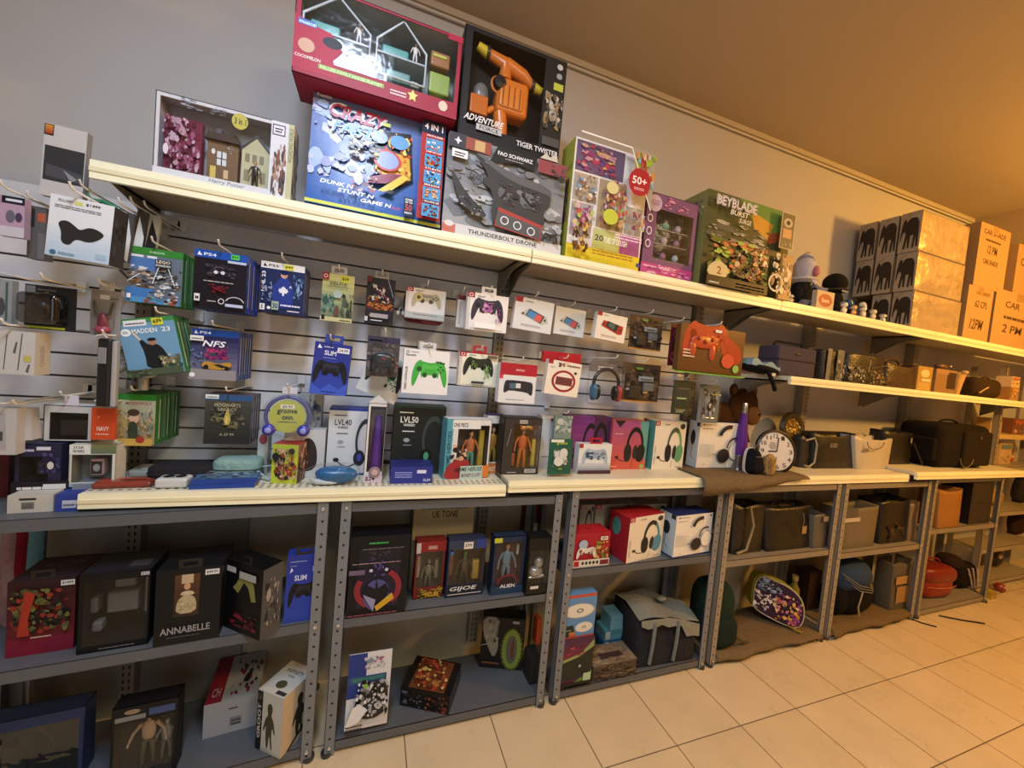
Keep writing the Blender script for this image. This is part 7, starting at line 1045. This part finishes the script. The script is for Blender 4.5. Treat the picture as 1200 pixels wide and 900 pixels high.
P = at(723, 740, 1.58); b = MB('#68a0b4', 'card'); b.box(-.065, 0, 0, .07, .085, .07); b.box(-.067, -.002, .045, .072, .087, .072, '#5f98ac'); tag(b.build('shoe_box', None, (P.x, 1.552, K0+.104)), 'pale blue lidded box topmost of the stack behind the camouflage case', 'box', 'blue lidded boxes')
def duff2():
    o = shell('cooler_bag', 779, 785, 1.41, K0, 'large dark sagging cooler bag with two grey straps and shiny grey top', 'bag', -3)
    b = MB('#2b2a2e', 'fabric'); W, H, D_ = .175, .235, .235
    rings = []
    for t in [0, .05, .35, .7, .95, 1]:
        ww, dd = W*(1-.05*t), D_/2*(1-.1*t); rings.append([(x*ww+(.01*math.sin(t*5) if x else 0), .12+y*dd+(-.008*math.sin(t*7) if abs(x) < .7 else 0), H*t*(1+.0*x)-(.05*t*max(0, x))) for x, y in ((-1, -.85), (-.9, -1), (-.4, -1.02), (.1, -1), (.6, -1.02), (.92, -1), (1, -.85), (1, .85), (.9, 1), (-.9, 1), (-1, .85))])
    b.loft(rings); child(b, 'body', o)
    b = MB('#7c8078', 'foil'); b.m = 'leather'; n = 9; top = [(-W*1.0+2*W*i/n, .0+(D_)*j/4, H+.02*math.sin(i*.9)*math.sin(j*.8+.5)-.05*max(0, (-1+2*i/n))+.012*(2-abs(j-2))) for j in range(5) for i in range(n+1)]
    b.add(top, [(j*(n+1)+i, j*(n+1)+i+1, (j+1)*(n+1)+i+1, (j+1)*(n+1)+i) for j in range(4) for i in range(n)], sm=True)
    fl = [(-W*.95+1.95*W*i/n, -.004-.006*(k % 2), H-.05*max(0, -1+2*i/n)-[0, .025+.02*math.sin(i*1.1)**2+.03*(i > 6)][k]) for k in range(2) for i in range(n+1)]; b.add(fl, [(i, i+n+1, i+n+2, i+1) for i in range(n)], sm=True); b.sup((.02, .1, H+.03), (.03, .02, .012), 1, 1, '#6c7068'); child(b, 'shiny_top', o)
    for x in (-.10, .035): b = MB('#787c76', 'fabric'); b.tube([(x, -.006, .02), (x+.004, -.012, H*.5), (x+.01, -.008, H*.92)], .011, None, 4); child(b, 'strap', o)
duff2()
bx('cardboard_carton', 'brown carton standing at the back above the grey-topped cooler bag', 'carton', (742, 720), (800, 720), (742, 668), 1.66, .015, '#5a4630', z=K0, m='kraft', wh=(None, .40))
# racks 4-6
D1, D0, E1, E0, F1, F0 = RZ['d'][1]+.0005, RZ['d'][0]+.006, RZ['e'][1]+.0005, RZ['e'][0]+.006, RZ['f'][1]+.0005, RZ['f'][0]+.0005
o, w, h = tote('tote_bag', 'black tote with tan shoulder strap, first on the shelf right of the headset boxes', (857, 650), (892, 652), (856, 594), 1.41, .12, D1, '#1b1a18', nh=0, taper=.8); b = MB('#8f7a58', 'leather'); b.tube([(-w*.1, -.006, h), (w*.02, -.016, h*.6), (-w*.12, -.014, h*.1), (-w*.4, -.012, .01)], .007, None, 6); child(b, 'strap', o)
o, w, h = tote('handbag', 'soft black handbag with hanging silver charm', (898, 647), (948, 645), (897, 597), 1.44, .14, D1, '#191713', nh=1, hH=.03, taper=.6, soft=.01)
b = MB('#b8b4a8', 'chrome'); b.tube([(w*.15, -.02, h*.9), (w*.18, -.024, h*.7), (w*.16, -.024, h*.6)], .002); b.box(w*.14, -.028, h*.42, w*.24, -.022, h*.6); child(b, 'charm', o)
tote('handbag', 'medium grey structured handbag wedged beside the rack post', (952, 643), (967, 642), (951, 604), 1.43, .14, D1, '#58544c', nh=1, hH=.03, spec=[('r', .5, .8, .9, .95, '#8a8270')])
def backpack():
    o = shell('backpack', 846, 752, 1.42, D0, 'dark green rounded backpack standing against the rack post', 'backpack', -4); b = MB('#1f3026', 'fabric'); b.sup((0, .09, .16), (.10, .09, .165), .6, .7, n=24, k=14); child(b, 'body', o)
    b = MB('#1b2a22', 'fabric'); b.sup((0, .01, .09), (.08, .04, .075), .5, .6); child(b, 'front_pocket', o); b = MB('#5a5a44', 'plastic'); b.tube([(.09*math.cos(a), .03, .17+.13*math.sin(a)) for a in [math.radians(q) for q in range(0, 181, 12)]], .003); child(b, 'zip', o)
    b = MB('#4c4a2c', 'fabric'); b.tube([(.09, .0, .05), (.13, -.01, .03), (.17, .0, .02)], .006); child(b, 'strap', o); handle(o, -.03, .03, .315, .02, .09, .005, '#1f3026', 'fabric')
backpack()
def unicorn():
    o = shell('backpack', 906, 738, 1.50, D0+.018, 'shiny childrens backpack with colourful prints and yellow side', 'backpack', 0); o.rotation_euler = (math.radians(-10), math.radians(6), math.radians(-38))
    out = chaikin([(-.13, .06), (-.14, .2), (-.10, .25), (-.03, .235), (.05, .225), (.13, .17), (.15, .06), (.12, .0), (.05, -.0), (-.04, .015), (-.10, .03)], 2)[::-1]
    b = MB('#a8a02c', 'fabric'); b.prism(out, .01, .10, None, None, True); child(b, 'body', o)
    b = MB('#3a2238', 'gloss'); s_ = [(x*.94, z*.94+.006) for x, z in out]; b.prism(s_, -.004, .012); F = Face(b, (-.14, -.0045, 0), (1, 0, 0), (0, 0, 1), .28, .25); F.b(.08, .62, .55, .92, ['#6a8ab8', '#8aa4c8', '#4a6a94', '#a8b4d0'], 12, 3, .35); F.b(.05, .2, .45, .62, ['#d0c4cc', '#b8a8b8', '#4a2a44', '#e0d4dc'], 12, 4, .35); F.b(.4, .08, .92, .7, ['#a84a7a', '#c8742c', '#d8a84a', '#8a3a8a', '#c86a9a', '#5a2a5a', '#e0c878'], 26, 5, .3); child(b, 'printed_front', o)
    b = MB('#b8b49c', 'plastic'); b.tube([(x, -.004, z) for x, z in s_], .003, None, 6, closed=True); child(b, 'piping', o); b = MB('#a8842c', 'fabric'); b.tube([(.06, .0, .01), (.10, -.02, .004), (.13, -.03, .004)], .006, None, 5); child(b, 'strap', o)
unicorn()
b = MB('#8a7a2c', 'plastic'); b.lathe([(0, 0), (.03, 0), (.034, .06), (.03, .12), (.014, .15), (.014, .17), (0, .17)]); b.lathe([(0, .17), (.018, .17), (.018, .2), (0, .2)], '#c9b45a'); tag(b.build('bottle', None, (at(929, 700, 1.62).x, 1.62, D0)), 'gold bottle standing behind the colourful childrens backpack', 'bottle')
bx('dark_box', 'dark carton behind the childrens backpack near the rack post', 'box', (944, 716), (958, 714), (944, 672), 1.55, .08, '#2e1c14', z=D0)
def folder(o):
    b = MB('#4a4640', 'leather'); b.box(-w*.32, .03, h*.7, w*.2, .035, h*1.12); child(b, 'inner_pocket', o)
o, w, h = tote('tote_bag', 'flat-sided grey tote with white label strip standing by the rack post', (980, 645), (1022, 651), (982, 596), 1.42, .12, E1, '#6c6250', taper=1.0, nh=0, m='card', spec=[('r', .02, .66, .5, .76, '#b8ac98'), ('r', .05, .76, .42, 1, '#55504c')])
o, w, h = tote('handbag', 'tall black bag with mottled front behind the grey tote', (1030, 638), (1062, 634), (1030, 588), 1.47, .15, E1, '#17120c', spec=[('b', .2, .05, .9, .45, ['#2e2412', '#1c160c', '#3c2f18'], 14, 2)], nh=0)
tote('handbag', 'small beige bag squeezed at the right end beside the mottled black bag', (1064, 634), (1073, 633), (1064, 590), 1.55, .08, E1, '#7a6448', nh=0)
def helmet():
    o = shell('drawstring_bag', 1006, 732, 1.42, E0, 'blue mesh sack over a round black bag with pale cord, lower shelf', 'bag'); o.scale = (1.22, 1, 1.3); b = MB('#141010', 'fabric'); b.sup((.02, .08, .085), (.13, .085, .085), .8, .9, wob=.02); b.sup((-.09, .09, .08), (.07, .07, .075), .8, .9); child(b, 'black_bag', o)
    b = MB('#2c3f5c', 'fabric'); b.sup((.0, .09, .185), (.14, .09, .075), .8, .9, wob=.03, n=24); child(b, 'blue_sack', o)
    for k in range(3): b = MB('#77787c', 'plastic'); b.tube([(-.13+.02*k, .03, .22-.02*k), (-.04, -.01, .17-.012*k), (.06, -.012, .15-.012*k), (.13, .03, .13)], .002); child(b, 'mesh_line', o)
    b = MB('#a89a78', 'fabric'); b.tube([(-.02, -.012, .14), (-.045, -.014, .07), (-.02, -.01, .02)], .004); child(b, 'cord', o)
helmet()
tote('vest_bag', 'grey padded bag with beige patches beside the blue mesh sack', (1042, 716), (1064, 712), (1042, 662), 1.46, .10, E0, '#5c5242', nh=0, m='fabric', spec=[('r', .1, .55, .7, .72, '#a8804c'), ('r', .2, .15, .8, .5, '#9a7446')], cat='bag')
o, w, h = tote('paper_bag', 'crumpled brown paper bag on the last rack under the duffel', (1098, 621), (1123, 622), (1098, 575), 1.44, .12, F1, '#94632c', m='kraft', nh=0, soft=.012, cat='paper bag')
o, w, h = bx('speaker', 'tall black speaker box at the right end of the last rack', 'speaker', (1134, 615), (1158, 618), (1134, 566), 1.42, .16, '#150f08', [('r', .08, .08, .92, .92, '#1c140c'), ('l', .35, .5, .7, .53, '#4a3c24', 1)], z=F1, m='leather')
def redbag():
    o = shell('handbag', 1103, 706, 1.43, F0, 'glossy red handbag with flap and seam on the bottom shelf of the last rack', 'handbag', -6)
    b = MB('#8a1c0a', 'leather'); b.sup((0, .08, .115), (.15, .075, .115), .45, .55, n=32, k=16, wob=.012); child(b, 'body', o)
    b = MB('#7c1808', 'leather'); b.sup((0, .07, .175), (.155, .08, .055), .5, .55, n=32, k=12, wob=.01); child(b, 'flap', o)
    b = MB('#c06a50', 'leather'); b.tube([(-.14, .005, .10), (-.06, -.006, .095), (.06, -.006, .092), (.14, .005, .10)], .002); child(b, 'seam', o); handle(o, -.09, .09, .22, .05, .08, .007, '#7a1606')
b = MB('#1a120c', 'leather'); b.tube([(0, 0, .006), (.10, -.07, .006), (.22, -.13, .006)], .005, None, 6); tag(b.build('loose_strap', None, (3.70, 1.37, .0)), 'black strap lying on the floor below the red handbag', 'strap')
redbag()
o = shell('sports_bag', 1134, 700, 1.47, F0, 'black and white striped sports bag at the end of the last rack', 'bag'); b = MB('#1c1612', 'fabric'); b.cbox(-.10, 0, 0, .12, .16, .19, .05); b.sup((-.12, .08, .2), (.09, .07, .05), .8, .9, '#2c1c18'); child(b, 'body', o)
for k in range(3): b = MB('#b09c7c', 'fabric'); b.tube([(-.06+.06*k, -.003, .17), (-.02+.05*k, -.006, .1), (.03+.035*k, -.004, .02)], .007, None, 4); child(b, 'white_stripe', o)
b = MB('#171310', 'fabric'); b.tube([(0, .06, .004), (.03, -.02, .004), (.08, -.07, .004)], .004); tag(b.build('loose_strap', None, (3.42, 1.37, .0)), 'thin black strap end lying on the floor tiles by the brown mat', 'strap')
